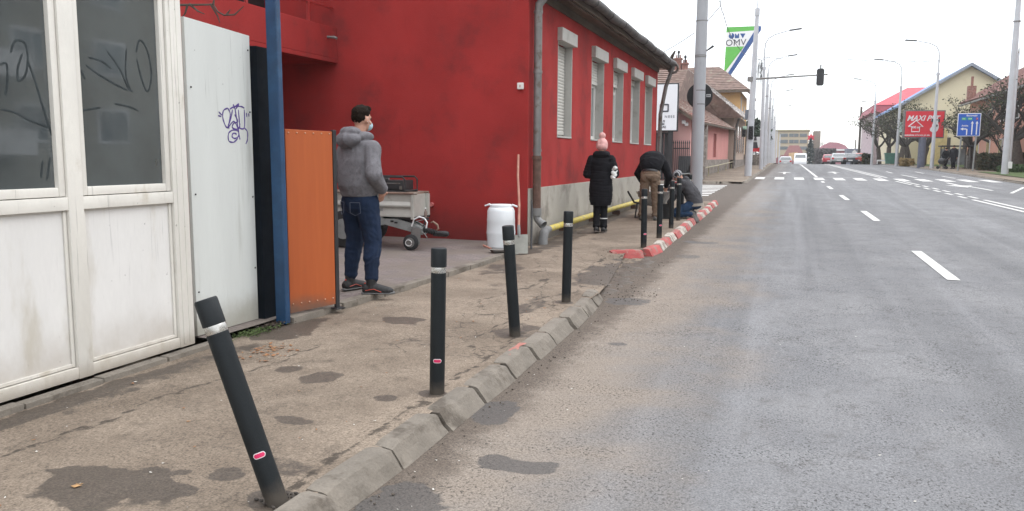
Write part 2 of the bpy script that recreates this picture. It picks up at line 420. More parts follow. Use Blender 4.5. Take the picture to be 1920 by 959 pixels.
M_grass = mat('turf', (.055, .095, .022), .95, .35, 1.5, (.12, .11, .05), .5, .7, bmp=.5)
M_paver = None
def bend(Y): return 0.

ys_far = rng([(-35, 25, 2), (25, 150, 5), (150, 340, 19)])
sheet('ground', [-250, -60, -12, -2, 4, 10, 16, 60, 250], ys_far, lambda x, y: zp(y) - .06, M_earth)
rx = rng([(-2.6, -1.5, .05), (-1.5, 2., .1), (2., 10.05, .5)])
def road_h(x, y):
    return zp(y) + float(np.interp(x, [-1.8, 3., 10], [0, .0, .0])) + .003 * noise.noise(Vector((x * 1.5, y * 1.5, 0)))
ry_ = rng([(-3, 2, .5), (2, 9, .05), (9, 16, .12), (16, 40, .5), (40, 150, 2.5), (150, 300, 15)])
road = sheet('road', rx, ry_, road_h, M_road)
masks(road.data, RSTAINS, [], lambda x, y: 0)
side_road = sheet('side_street', rng([(-40, -2.58, 2.)]), rng([(25.2, 38.6, 1.)]), lambda x, y: zp(y) + .002, M_road)
masks(side_road.data, [], [], None)

def sx_h(x, y):
    r = .006 * fbm(x, y, 1.6) + .002 * fbm(x, y, 9., 4)
    d = math.hypot(x + 2.0, y - 2.74)
    if d < .2: r -= .02 * (1 - d / .2)
    return side_h(x, y) + r
def side_right(Y): return float(np.interp(Y, [8.2, 8.5, 11.6, 12.1, 17, 24.2, 24.6], [-1.885, -1.94, -2.3, -2.02, -2.05, -2.14, -2.3]))
_ys = rng([(-1, 2, .2), (2, 9, .035), (9, 14, .07), (14, 25.3, .25)]); _n = 64; mb = MB()
for y in _ys:
    r_ = side_right(y)
    for i in range(_n): x = -4.15 + (r_ + 4.15) * i / (_n - 1); mb.v.append((x, y, sx_h(x, y)))
mb.f = [(j * _n + i, j * _n + i + 1, (j + 1) * _n + i + 1, (j + 1) * _n + i) for j in range(len(_ys) - 1) for i in range(_n - 1)]
side = build('pavement', mb, M_side, fix=False); side['kind'] = 'structure'; side.data.polygons.foreach_set('use_smooth', [True] * len(mb.f))
masks(side.data, STAINS, CRACKS, lambda x, y: (1. if (x > -2.9 and 5.2 < y < 9.4) else .75 if (y > 9.4 and y < 12 and x > -3.2) else .15))
# ragged skirt where the lowered pavement breaks up into the road
skirt = sheet('broken_apron', rng([(-2.5, -1.62, .04)]), rng([(8.5, 12.0, .05)]), lambda x, y: zp(y) + .004 + .03 * fbm(x, y, 5., 2) + .012 * fbm(x, y, 19., 7) - .03 * max(0, (x + 1.96) / .34) - .03 * max(0, (y - 11.6) / .4) * (x > -2.1), M_side)
masks(skirt.data, [(-1.8, 10.2, .4, 2.2, 1.)], [], lambda x, y: 1.)
left_pave = sheet('pavement', rng([(-4.9, -2.22, .25)]), rng([(38.6, 46, .5), (46, 150, 4)]), lambda x, y: zp(y) + .10, M_side)
masks(left_pave.data, [], [], lambda x, y: .6)
right_pave = sheet('pavement', rng([(10.2, 13.2, .3)]), rng([(20, 62, 2), (62, 150, 4)]), lambda x, y: zp(y) + .10, M_side)
masks(right_pave.data, [], [], None)

# forecourt of small concrete pavers
m, nt, bs = new_mat('forecourt_pavers')
v = coords(nt)
br = nt.nodes.new('ShaderNodeTexBrick'); nt.links.new(v, br.inputs['Vector'])
br.inputs['Scale'].default_value = 3.3; br.inputs['Mortar Size'].default_value = .012; br.inputs['Mortar Smooth'].default_value = .3; br.offset = .5
br.inputs['Color1'].default_value = (.200, .165, .155, 1); br.inputs['Color2'].default_value = (.150, .128, .122, 1); br.inputs['Mortar'].default_value = (.075, .062, .052, 1)
c = mixc(nt, smooth(nt, noise_(nt, v, 2., 5), .35, .7), br.outputs['Color'], (.15, .125, .105))
c = mixc(nt, 1., c, mixc(nt, noise_(nt, v, 70., 3), (.7,) * 3, (1.3,) * 3), 'MULTIPLY')
nt.links.new(c, bs.inputs['Base Color']); bs.inputs['Roughness'].default_value = .92
bump(nt, bs, math_(nt, 'SUBTRACT', noise_(nt, v, 60., 3), math_(nt, 'MULTIPLY', br.outputs['Fac'], .9)), .5, .01)
M_paver = m
def fc_h(x, y): return zp(y) + .152 + .004 * fbm(x, y, 2.)
fcys = rng([(4.9, 11.9, .1)])
mb = MB(); nx = 24
for y in fcys:
    x1 = edge_x(y) - .1 if y < 10.5 else -3.86
    for i in range(nx):
        x = -14 + (x1 + 14) * (i / (nx - 1)) ** .5
        mb.v.append((x, y, fc_h(x, y)))
mb.f = [(j * nx + i, j * nx + i + 1, (j + 1) * nx + i + 1, (j + 1) * nx + i) for j in range(len(fcys) - 1) for i in range(nx - 1)]
build('forecourt', mb, M_paver, fix=False)['kind'] = 'structure'

M_conc = mat('kerb_concrete', (.172, .150, .124), .92, .16, 5., (.092, .076, .060), .52, .66, 3.5, grain=.26, gs=70, bmp=.6, bs_=45)
def kerb_run(name, pts, m_fn, top=.1, w=.105, face=.075, seg=.62, gap=.022, jig=.009, seed=1, sink=.0):
    """stones along a polyline of inner edge points (x,y); the sloping face looks to the right of the direction"""
    rnd = random.Random(seed)
    L = [0.]
    for a, b in zip(pts, pts[1:]): L.append(L[-1] + math.dist(a, b))
    def P(s):
        return (np.interp(s, L, [p[0] for p in pts]), np.interp(s, L, [p[1] for p in pts]))
    s = 0.; groups = {}; i = 0
    while s < L[-1] - .05:
        ln = min(seg * rnd.uniform(.92, 1.06), L[-1] - s)
        a = P(s + gap / 2 * rnd.uniform(.6, 2.2)); b = P(s + ln - gap / 2 * rnd.uniform(.6, 2))
        d = Vector((b[0] - a[0], b[1] - a[1])); d.normalize(); nrm = Vector((d.y, -d.x))
        mb = groups.setdefault(m_fn(i), MB())
        off = rnd.uniform(-jig, jig) * 1.6; dz = rnd.uniform(-jig, jig); tw = rnd.uniform(-jig, jig); K = 9
        rows = []
        for k in range(K + 1):
            t = k / K; x = a[0] + (b[0] - a[0]) * t; y = a[1] + (b[1] - a[1]) * t
            z = zp(y); o = off + tw * (t - .5) * 2
            e = .014 if k in (0, K) else 0.
            sec = [(0, -.08), (0, top - .012), (.010, top), (w * .5, top + .001), (w - .008, top - .002), (w + .006, top - .012), (w + face * .5, top * .5), (w + face, -.0), (w + face, -.08)]
            row = []
            for (u, h) in sec:
                wob = .006 * noise.noise(Vector((x * 7 + u * 22, y * 7, h * 22))) + .0035 * noise.noise(Vector((x * 30 + u * 90, y * 30, h * 90)))
                hh = h + dz + wob - (e if h > .05 else 0) - sink
                row.append((x + nrm.x * (u + o + wob), y + nrm.y * (u + o + wob), z + hh))
            rows.append(row)
        n = len(rows[0]); vs = [q for r_ in rows for q in r_]
        fs = [(r_ * n + q, r_ * n + q + 1, (r_ + 1) * n + q + 1, (r_ + 1) * n + q) for r_ in range(K) for q in range(n - 1)]
        fs += [tuple(range(n)), tuple(K * n + q for q in reversed(range(n)))]
        mb.add(vs, fs); s += ln; i += 1
    for mm, mb in groups.items():
        o = build(name, mb, mm); o['kind'] = 'structure'
kerb_run('kerb', [(-1.955, 1.2), (-1.95, 5), (-1.96, 7.2), (-1.99, 7.8), (-2.06, 8.3)], lambda i: M_conc, top=.112, seg=.56, seed=4)
M_kred = mat('kerb_red_paint', (.36, .075, .07), .85, .2, 4., (.25, .17, .145), .48, .64, 7., grain=.2, bmp=.4)
M_kwh = mat('kerb_white_paint', (.46, .42, .37), .85, .15, 4., (.22, .18, .15), .44, .60, 7., grain=.2, bmp=.4)
kerb_run('kerb', [(-2.56, 11.62), (-2.14, 11.93)], lambda i: M_kred, top=.115, w=.12, seg=1.2, seed=5, face=.06)
kerb_run('kerb', [(-2.12, 11.97), (-2.07, 12.55), (-2.1, 17), (-2.2, 24.1)], lambda i: M_kred if i % 2 == 0 else M_kwh, top=.115, seg=.66, seed=5, face=.06)
kerb_run('kerb', [(-14, 38.62), (-3.25, 38.62)], lambda i: M_conc, seg=1.0, seed=12)
kerb_run('kerb', [(-3.2, 38.5), (-2.5, 38.8), (-2.26, 40), (-2.3, 60), (-2.35, 100)], lambda i: M_conc, seg=1.0, seed=6)
kerb_run('kerb', [(10.25, 110), (10.25, 60), (10.35, 43), (10.6, 20)], lambda i: M_conc, seg=1.2, seed=8)
mb = MB(); ys = [5.34 + .05 * k for k in range(9)]
for i, y in enumerate(ys): e = .03 * abs(math.sin(i * 2.3)); mb.v += [(-1.945 + e * .3, y, zp(y) + .1205), (-1.872 - e, y, zp(y) + .1205)]
mb.f = [(2 * i, 2 * i + 1, 2 * i + 3, 2 * i + 2) for i in range(8)]
o = build('kerb_paint_trace', mb, mat('faded_red_trace', (.34, .13, .105), .9, .2, 9., (.20, .165, .135), .46, .62, 22.), fix=False); o['kind'] = 'structure'
# thin edging stones: along the kiosk foot and along the forecourt
def edging(pts, w, h0, h1, seg, seed):
    rnd = random.Random(seed); mb = MB()
    for (a, b) in zip(pts, pts[1:]):
        n = max(1, int(round(math.dist(a, b) / seg)))
        for i in range(n):
            p = [a[0] + (b[0] - a[0]) * (i + .01) / n, a[1] + (b[1] - a[1]) * (i + .01) / n]
            q = [a[0] + (b[0] - a[0]) * (i + .985) / n, a[1] + (b[1] - a[1]) * (i + .985) / n]
            j = rnd.uniform(-.008, .008); z = rnd.uniform(-.006, .006)
            d = Vector((q[0] - p[0], q[1] - p[1])).normalized(); nn = Vector((-d.y, d.x))
            r0 = [p[0] + nn.x * j, p[1] + nn.y * j]; r1 = [q[0] + nn.x * j, q[1] + nn.y * j]
            c = [(r0[0], r0[1]), (r1[0], r1[1]), (r1[0] + nn.x * w, r1[1] + nn.y * w), (r0[0] + nn.x * w, r0[1] + nn.y * w)]
            mb.hexa([(x, y, zp(y) + h0) for x, y in c] + [(x, y, zp(y) + h1 + z) for x, y in c])
    o = build('edging_kerb', mb, M_conc, bevel=.008, smooth_=True); o['kind'] = 'structure'
edging([(-4.08, 1.), (-4.08, 4.95)], .09, -.02, .135, .55, 3)
edging([(-4.02, 5.78), (-3.9, 7.2), (-3.8, 8.6), (-3.73, 10.45)], .12, -.02, .158, .7, 9)

# painted markings
M_paint = mat('road_paint', (.52, .51, .49), .75, .1, 6., (.26, .25, .24), .56, .72, 9., grain=.12)
M_paint2 = mat('worn_road_paint', (.42, .41, .40), .8, .12, 6., (.2, .2, .2), .5, .65, 8.)
pm = MB()
def strip(x0, y0, x1, y1, w, mb=pm):
    n = max(1, int(abs(y1 - y0) / 2)); d = Vector((x1 - x0, y1 - y0)).normalized(); nx_, ny_ = d.y * w / 2, -d.x * w / 2
    vs = []
    for i in range(n + 1):
        t = i / n; x = x0 + (x1 - x0) * t; y = y0 + (y1 - y0) * t
        for s_ in (-1, 1):
            yy = y + s_ * ny_; vs.append((x + s_ * nx_, yy, zp(yy) + .007))
    mb.add(vs, [(2 * i, 2 * i + 1, 2 * i + 3, 2 * i + 2) for i in range(n)])
LX = [(11, 1.93), (20, 1.82), (30, 1.6), (37, 1.43), (43, 1.36), (60, 1.1), (81, .75), (110, .4)]
def lane(Y): return float(np.interp(Y, [p[0] for p in LX], [p[1] for p in LX]))
for a, b in [(11.05, 14.05), (19.75, 22.8), (27.6, 30.4), (35.0, 37.5), (41.6, 43.2), (1.6, 4.6)]:
    strip(lane(a), a, lane(b), b, .15)
for a, b in [(49.6, 60), (60, 81), (81, 110)]: strip(lane(a), a, lane(b), b, .15)
DX = [(15, 6.3), (24, 5.85), (28.5, 5.65), (40, 5.25), (48, 4.9), (62, 4.4), (80, 3.75), (110, 2.9)]
def dbl(Y): return float(np.interp(Y, [p[0] for p in DX], [p[1] for p in DX]))
for s_ in (-.16, .16):
    for a, b in [(14, 20), (20, 24), (24, 29.2)]: strip(dbl(a) + s_, a, dbl(b) + s_, b, .13)
    y = 30.
    while y < 41: strip(dbl(y) + s_, y, dbl(y + 1.2) + s_, y + 1.2, .13); y += 2.1
    for a, b in [(41.5, 44.8), (50, 62), (62, 80), (80, 110)]: strip(dbl(a) + s_, a, dbl(b) + s_, b, .13)
for x in np.arange(-1.75, 10.1, 1.02):       # zebra dashes of the crossing
    strip(x, 45.1 + .0 * x, x - .03, 48.4, .5)
strip(-1.6, 49.55, 4.7, 49.55, .1)
def arrow(x, y, s=1., dy=1):
    z = lambda q: zp(q) + .007
    pm.add([(x - .08, y, z(y)), (x + .08, y, z(y)), (x + .08, y + 3 * dy, z(y + 3 * dy)), (x - .08, y + 3 * dy, z(y + 3 * dy))], [(0, 1, 2, 3)])
    pm.add([(x - .45 * s, y + 3 * dy, z(y + 3 * dy)), (x + .45 * s, y + 3 * dy, z(y + 3 * dy)), (x, y + 5 * dy, z(y + 5 * dy))], [(0, 1, 2)])
arrow(-.6, 55); arrow(2.6, 57); arrow(7.0, 43.6, 1.2, -1)
strip(7.6, 34.0, 9.3, 39.6, .12); strip(6.6, 50.5, 6.4, 56, .13); strip(8.5, 50.5, 8.4, 54, .13)
strip(7.7, 20, 7.55, 29, .15); strip(7.4, 36, 7.2, 40.5, .15)
for x in (6.3, 8.2): strip(x, 60, x, 64, .13)
o = build('road_markings', pm, M_paint, fix=False); o['kind'] = 'structure'
sm_ = MB()
for k in range(8):
    y = 28.2 + k * 1.12
    vs = [(-6.5, y, zp(y) + .012), (-2.75, y, zp(y) + .012), (-2.75, y + .55, zp(y + .55) + .012), (-6.5, y + .55, zp(y + .55) + .012)]
    sm_.add(vs, [(0, 1, 2, 3)])
o = build('side_street_markings', sm_, M_paint, fix=False); o['kind'] = 'structure'

# verges
for nm, xs, y0, y1 in [('grass_verge', [13.2, 16, 20, 60], 40, 62), ('grass_verge', [13.2, 16, 60], 76, 220), ('grass_verge', [11.0, 13.2], 80, 150), ('grass_verge', [11.5, 13.2], 44, 61)]:
    sheet(nm, xs, rng([(y0, y1, 3)]), lambda x, y: zp(y) + .135, M_grass)
# ================================================================ LARGE STRUCTURE: RED HOUSE
def spline(pl, n=5):
    out = []
    for i in range(len(pl) - 1):
        p0, p1, p2, p3 = pl[max(i - 1, 0)], pl[i], pl[i + 1], pl[min(i + 2, len(pl) - 1)]
        for k in range(n):
            t = k / n; out.append(tuple(.5 * (2 * b + (c_ - a) * t + (2 * a - 5 * b + 4 * c_ - d) * t * t + (3 * b - a - 3 * c_ + d) * t ** 3) for a, b, c_, d in zip(p0, p1, p2, p3)))
    return out + [tuple(pl[-1])]
def atX(px, py, X):
    r = ray(px, py); t = X / r[0]
    return (float(X), float(t * r[1]), float(CAMZ + t * r[2]))
M_red = mat('red_stucco', (.315, .031, .029), .9, .16, .8, (.20, .028, .027), .48, .72, 1.3, grain=.16, gs=60, bmp=.5, bs_=70, spec=.2, drip=.35, dust=((.10, .022, .020), .75, .75, 1.6))
M_grey_pl = mat('plinth_plaster', (.35, .33, .29), .92, .12, 1.5, (.22, .20, .175), .5, .7, 1.6, grain=.12, bmp=.4, drip=.7, dust=((.14, .12, .10), .35, .8, 3.))
M_jamb = mat('grey_reveal', (.42, .41, .385), .8, .08, 3., (.33, .32, .29), .5, .7, 3.)
M_white_pvc = mat('white_pvc', (.66, .65, .62), .45, .05, 3.)
M_slat = mat('shutter_slats', (.52, .51, .47), .55, .06, 4.)
M_dark = mat('dark_gap', (.012, .012, .013), .6, .1)
M_tile = mat('dark_roof_tiles', (.10, .085, .072), .9, .3, 6., (.16, .15, .12), .5, .65, 3., bmp=.5)
M_wood_old = mat('weathered_soffit', (.11, .085, .065), .9, .25, 5., stretch=(1, .2, 1))
M_zinc = mat('old_zinc', (.19, .185, .178), .55, .2, 4., (.13, .105, .085), .52, .66, 5., metal=.4)
M_gutter = mat('rusty_gutter', (.13, .115, .105), .6, .25, 5., (.09, .055, .04), .45, .62, 5., metal=.3)
M_rust = mat('rusty_pipe', (.10, .055, .040), .75, .3, 9., (.17, .10, .07), .55, .7, 8., bmp=.3)
M_pipe_pvc = mat('grey_pvc', (.17, .17, .165), .5, .1, 5.)
M_glass = mat('dark_glass', (.055, .066, .070), .06, .2, 2., spec=1.0, coat=1.)
WINS = [(13.46, 14.41), (15.89, 17.0), (17.93, 19.05), (20.0, 21.2), (21.98, 23.15)]
WX = -3.9; WZ0, WZ1 = 1.87, 3.52
house = thing('red_house', 'red single-storey house with grey plinth, five narrow roller-shutter windows and a jutting balcony', 'house', (-3.9, 11.85, .15))
mb = MB()
ys = [12.202]
for a, b in WINS: ys += [a, b]
ys += [24.0]
for i in range(0, len(ys), 2): mb.box(WX - .35, ys[i], WZ0, WX, ys[i + 1], WZ1)
mb.box(WX - .35, 12.202, 1.05, WX, 24.0, WZ0)
mb.box(WX - .35, 12.202, WZ1, WX, 24.0, 4.12)
# end wall with gable, facing the forecourt
mb.prism([(-3.9, .1), (-15.5, .1), (-15.5, 4.2), (-9.6, 8.3), (-3.9, 4.12)], 'y', 11.85, 12.2)
mb.prism([(-4.25, .1), (-15.5, .1), (-15.5, 4.2), (-9.6, 8.3), (-4.25, 4.3)], 'y', 23.65, 24.0)
# wing behind the forecourt
mb.box(-9.0, -6, .1, -8.7, 11.85, 7.5)
build('wall', mb, M_red, house)
# wash of grey on the nearest corner pier is plinth only
mb = MB(); mb.box(WX - .35, 12.203, .0, WX + .02, 24.0, 1.05); mb.box(WX + .002, 11.856, .0, WX + .02, 12.203, 1.05)
build('plinth', mb, M_grey_pl, house, bevel=.006)
mb = MB()
nseg = 40
for k in range(24):      # overlapping rows of tiles on the street slope
    t0, t1 = k / 24, (k + 1) / 24
    xa, za = -3.52 - (6.1) * t0, 4.24 + 4.25 * t0; xb, zb = -3.52 - 6.1 * t1, 4.24 + 4.25 * t1
    vs = []; 
    for j in range(nseg + 1):
        y = 11.72 + (24.12 - 11.72) * j / nseg; w = .022 * math.sin(j * math.pi)
        vs += [(xa, y, za + .05 + .012 * ((j + k) % 2)), (xb, y, zb + .02), (xa, y, za - .02 + .012 * ((j + k) % 2))]
    fs = []
    for j in range(nseg): fs += [(3 * j, 3 * j + 3, 3 * j + 4, 3 * j + 1), (3 * j + 2, 3 * j + 5, 3 * j + 3, 3 * j)]
    mb.add(vs, fs)
mb.hexa([(-9.62, 11.72, 8.35), (-15.9, 11.72, 4.0), (-15.9, 24.12, 4.0), (-9.62, 24.12, 8.35), (-9.62, 11.72, 8.5), (-15.9, 11.72, 4.15), (-15.9, 24.12, 4.15), (-9.62, 24.12, 8.5)])
roof = build('roof', mb, M_tile, house, fix=False)
mb = MB()
mb.box(-3.9, 11.75, 4.13, -3.56, 24.1, 4.17); mb.box(-3.58, 11.75, 4.10, -3.545, 24.1, 4.26)
mb.box(-3.75, 11.75, 4.105, -3.70, 24.1, 4.13); mb.box(-3.66, 11.75, 4.085, -3.60, 24.1, 4.13)
mb.box(-3.93, 11.853, 4.0, -3.86, 24.0, 4.128)
build('soffit', mb, M_wood_old, house)
mb = MB()
for j in range(31):
    pass
gp = [(-3.46, 11.7 + 12.45 * j / 30, 4.25 + .012 * math.sin(j * 1.1) - .006 * (j / 30)) for j in range(31)]
mb.tube(gp, [.082 + (.008 if j % 5 == 0 else 0) for j in range(31)], 12)
for j in range(0, 31, 3): mb.tube([(-3.46 + .09 * math.cos(a), gp[j][1], gp[j][2] + .09 * math.sin(a)) for a in np.linspace(-3.2, .1, 8)], .008, 5)
build('gutter', mb, mat('dark_gutter', (.055, .05, .048), .6, .3, 4., (.10, .085, .075), .5, .7, 5.), house, smooth_=True)
for kk, (y, zt) in enumerate([(12.02, 4.2)]):
    mb = MB(); mb.tube([(-3.5, y, 4.2), (-3.62, y, 4.05), (-3.79, y, 3.85), (-3.80, y, 3.7), (-3.80, y, 1.55)], [.062] * 5, 16, True)
    for z in (1.62, 2.82, 3.72): mb.cyl((-3.80, y, z), (-3.80, y, z + .04), .07, n=16)
    sp = build('downspout', mb, M_zinc, house, smooth_=True)
    mb = MB(); mb.tube([(-3.80, y, 1.56), (-3.80, y, .72)], .066, 16); mb.cyl((-3.8, y, 1.50), (-3.8, y, 1.55), .078, n=16)
    build('rusty_section', mb, M_rust, sp, smooth_=True)
    mb = MB(); mb.cyl((-3.80, y, .74), (-3.80, y, .62), .078, n=16)
    mb.tube([(-3.80, y, .66), (-3.79, y, .58), (-3.75, y - .01, .53), (-3.69, y - .03, .49)], .060, 16, False)
    mb.tube([(-3.70, y - .025, .497), (-3.67, y - .035, .477)], .07, 16, False)
    build('elbow', mb, M_pipe_pvc, sp, smooth_=True)
mb = MB(); mb.tube([(-3.46, 24.02, 4.2), (-3.52, 24.02, 4.0), (-3.66, 24.04, 3.6), (-3.80, 24.06, 2.8), (-3.82, 24.06, .5)], .06, 12)
build('downspout', mb, M_zinc, house, smooth_=True)
mb = MB(); mb.tube([(-3.46 + .14 * math.cos(a), 24.0, 4.12 + .14 * math.sin(a)) for a in np.linspace(0, 6.28, 14)], .035, 8); mb.tube([(-3.6, 24.1, 4.2), (-3.5, 24.0, 4.45), (-3.4, 23.9, 4.6)], [.03, .05, .02], 6)
build('gutter_bracket', mb, M_gutter, house, smooth_=True)
for i, (a, b) in enumerate(WINS):
    g = .004
    mb = MB()      # reveal lining
    mb.box(-4.24, b - .03, WZ0 + g, -3.897, b - g, WZ1); mb.box(-4.24, a + g, WZ0 + g, -3.897, a + .03, WZ1); mb.box(-4.24, a + .03, WZ0 + g, -3.885, b - .03, WZ0 + .035)
    w = build('window', mb, M_jamb, house, bevel=.004)
    mb = MB(); mb.box(-4.02, a - .03, 3.51, -3.81, b + .03, 3.73)
    build('shutter_box', mb, M_jamb, w, bevel=.008)
    low = WZ0 + .12 if i == 0 else (3.5 - (.42, .42, .3, .1, .06)[i])
    mb = MB(); z = 3.5
    while z > low:
        mb.prism([(-4.055, z - .052), (-4.035, z - .052), (-4.028, z - .026), (-4.035, z - .004), (-4.055, z - .004)], 'y', a + .05, b - .05); z -= .055
    mb.box(-4.06, a + .04, z - .02, -4.03, b - .04, z + .03)
    build('shutter', mb, M_slat, w)
    mb = MB()
    for (y0, y1) in [(a + .03, a + .10), (b - .10, b - .03), ((a + b) / 2 - .045, (a + b) / 2 + .045)]: mb.box(-4.14, y0, WZ0 + .04, -4.075, y1, WZ1 - .02)
    mb.box(-4.138, a + .10, WZ0 + .04, -4.078, b - .10, WZ0 + .11); mb.box(-4.138, a + .10, 2.98, -4.078, b - .10, 3.05)
    build('frame', mb, M_white_pvc, w, bevel=.005)
    mb = MB(); mb.box(-4.12, a + .09, WZ0 + .1, -4.11, b - .09, WZ1 - .03); build('pane', mb, M_glass, w)
# balcony on the wing
mb = MB(); mb.box(-8.698, -4, 3.06, -7.23, 11.846, 3.13); mb.box(-7.36, -4, 3.13, -7.23, 11.846, 3.63); bal = build('balcony', mb, M_red, house, bevel=.01)
mb = MB()
for y in (11.12, 9.6, 8.1): mb.box(-7.32, y - .02, 3.63, -7.28, y + .02, 4.5)
for z in (3.95, 4.5): mb.box(-7.315, 2, z - .015, -7.285, 11.84, z + .015)
build('railing', mb, mat('red_railing', (.30, .03, .028), .5), bal)
mb = MB(); mb.tube([(-7.25, 11.55, 3.45), (-7.1, 11.56, 3.44), (-7.06, 11.56, 3.42)], .022, 8); build('drain_pipe', mb, M_zinc, bal, smooth_=True)
mb = MB(); mb.box(-8.69, 6, 3.14, -8.6, 11.8, 5.8); build('balcony_glazing', mb, M_dark, house)
x, y, z = at(977, 162, 11.85)
mb = MB(); mb.box(x - .05, 11.80, z - .05, x + .05, 11.846, z + .05); jb = build('junction_box', mb, M_white_pvc, house, bevel=.012)
mb = MB(); mb.box(x - .006, 11.795, z - .02, x + .006, 11.80, z + .016); build('number_plate_mark', mb, mat('dull_red_mark', (.4, .08, .06)), jb)

# yellow gas pipe along the plinth
gp_ = thing('gas_pipe', 'yellow gas pipe running along the grey plinth of the red house', 'pipe', (-3.7, 12.2, .15))
mb = MB(); mb.tube([(-3.74, 12.32, .37), (-3.74, 16, .40), (-3.74, 20, .415), (-3.74, 23.9, .43)], .052, 16)
build('pipe', mb, mat('yellow_gas_paint', (.50, .40, .075), .6, .12, 5., (.35, .31, .16), .5, .66, 9., bmp=.2), gp_, smooth_=True)
mb = MB(); mb.tube([(-3.74, 12.5, .37), (-3.74, 12.34, .365), (-3.735, 12.22, .33), (-3.73, 12.16, .26), (-3.73, 12.15, .13)], [.058, .068, .075, .075, .075], 16)
build('elbow', mb, mat('grey_pipe_wrap', (.17, .17, .17), .7, .2, 8., bmp=.3), gp_, smooth_=True)
for y in (13.6, 15.8, 18, 20.2, 22.4):
    mb = MB(); mb.box(-3.88, y, .24, -3.70, y + .03, .33); mb.box(-3.76, y, .1, -3.73, y + .03, .25); build('bracket', mb, M_rust, gp_)

# ================================================================ WHITE KIOSK
M_kfr = mat('aged_white_frame', (.66, .64, .59), .55, .08, 2., (.42, .37, .29), .55, .74, 3.2, grain=.06, gs=50, stretch=(1, 1, .5), bmp=.1, drip=.75, dust=((.33, .28, .22), .16, .7, 5.))
M_kpan = mat('aged_white_panel', (.69, .68, .66), .5, .07, 1.5, (.52, .49, .43), .52, .74, 3.4, grain=.05, gs=60, stretch=(1, 1, .3), bmp=.06, drip=.8, dust=((.38, .33, .27), .4, .6, 4.))
kio = thing('kiosk', 'white aluminium kiosk with dark scribbled windows above solid panels', 'kiosk', (-4.2, 2.0, .13))
KX = -4.19
mb = MB()
for (a, b) in [(2.52, 2.66), (3.735, 3.845), (4.62, 4.77), (1.2, 1.32), (-.1, 0.02)]: mb.box(-4.30, a, .14, KX, b, 3.0)
mb.box(-4.295, -.1, .142, KX - .004, 4.62, .215); mb.box(-4.295, -.1, 1.205, KX - .004, 4.62, 1.285); mb.box(-4.295, -.1, 2.75, KX - .004, 4.62, 3.0)
mb.box(KX - .012, 4.655, .16, KX + .006, 4.68, 2.98); mb.box(KX - .012, 4.715, .16, KX + .004, 4.722, 2.98)
mb.box(-7.2, 4.69, .142, -4.30, 4.765, 3.0); mb.box(-7.2, -.1, .142, -4.30, -.03, 3.0); mb.box(-7.2, -.03, .142, -7.1, 4.69, 3.0)
build('frame', mb, M_kfr, kio, bevel=.006, smooth_=True)
for (a, b) in [(0.02, 1.2), (1.32, 2.52), (2.66, 3.735), (3.845, 4.62)]:
    mb = MB(); mb.box(-4.245, a + .002, .217, -4.225, b - .002, 1.203); pnl = build('lower_panel', mb, M_kpan, kio)
    mb = MB()
    for q in ((a + .004, a + .026), (b - .026, b - .004)): mb.box(-4.224, q[0], .22, -4.212, q[1], 1.2)
    mb.box(-4.224, a + .026, .22, -4.213, b - .026, .242)
    build('bead', mb, M_kfr, pnl, bevel=.003)
    mb = MB()
    for q in ((a + .003, a + .05), (b - .05, b - .003)): mb.box(-4.27, q[0], 1.29, -4.205, q[1], 2.745)
    mb.box(-4.27, a + .05, 1.29, -4.206, b - .05, 1.345); mb.box(-4.27, a + .05, 2.7, -4.206, b - .05, 2.745)
    w = build('window', mb, M_kfr, kio, bevel=.008, smooth_=True)
    mb = MB(); mb.box(-4.245, a + .05, 1.345, -4.237, b - .05, 2.7); pane = build('pane', mb, M_glass, w)
    if 2 < a < 4:
        # finger-drawn scrawl in the dust
        gx = -4.2365; S = MB()
        if a < 3: stro = [[(20, 100), (28, 78), (45, 80), (52, 105), (48, 140), (35, 152), (33, 130), (42, 100)], [(0, 122), (12, 120), (14, 150), (10, 180)], [(50, 110), (65, 150), (80, 200), (100, 262)], [(0, 205), (30, 212), (60, 228), (95, 240)], [(80, 300), (77, 335)], [(94, 295), (88, 340)]]
        else: stro = [[(255, 100), (262, 76), (276, 95), (284, 140), (277, 172), (266, 150), (256, 110)], [(200, 95), (225, 130), (240, 165), (250, 172)], [(165, 108), (190, 115), (210, 130)], [(160, 122), (185, 140), (215, 158), (240, 170)], [(237, 90), (236, 140), (245, 168)], [(142, 210), (165, 206), (190, 202)], [(150, 130), (160, 150)], [(215, 195), (240, 200), (260, 208)]]
        for s_ in stro:
            pts = spline(s_); S.tube([atX(p[0], p[1], gx) for p in pts], [.0075 if 0 < k < len(pts) - 1 else .001 for k in range(len(pts))], 6, flat=1.)
        S.v = [(gx + (q[0] - gx) * .12, q[1], q[2]) for q in S.v]
        build('scrawl', S, mat('glass_smear', (.042, .050, .053), .5, .3, 20., spec=.05), pane)
mb = MB(); mb.box(-7.3, -.2, 3.0, -4.1, 4.85, 3.1); build('roof', mb, M_kfr, kio)
mb = MB(); mb.box(-7.05, 0, .145, -4.4, 4.6, .16)
build('floor', mb, M_dark, kio)

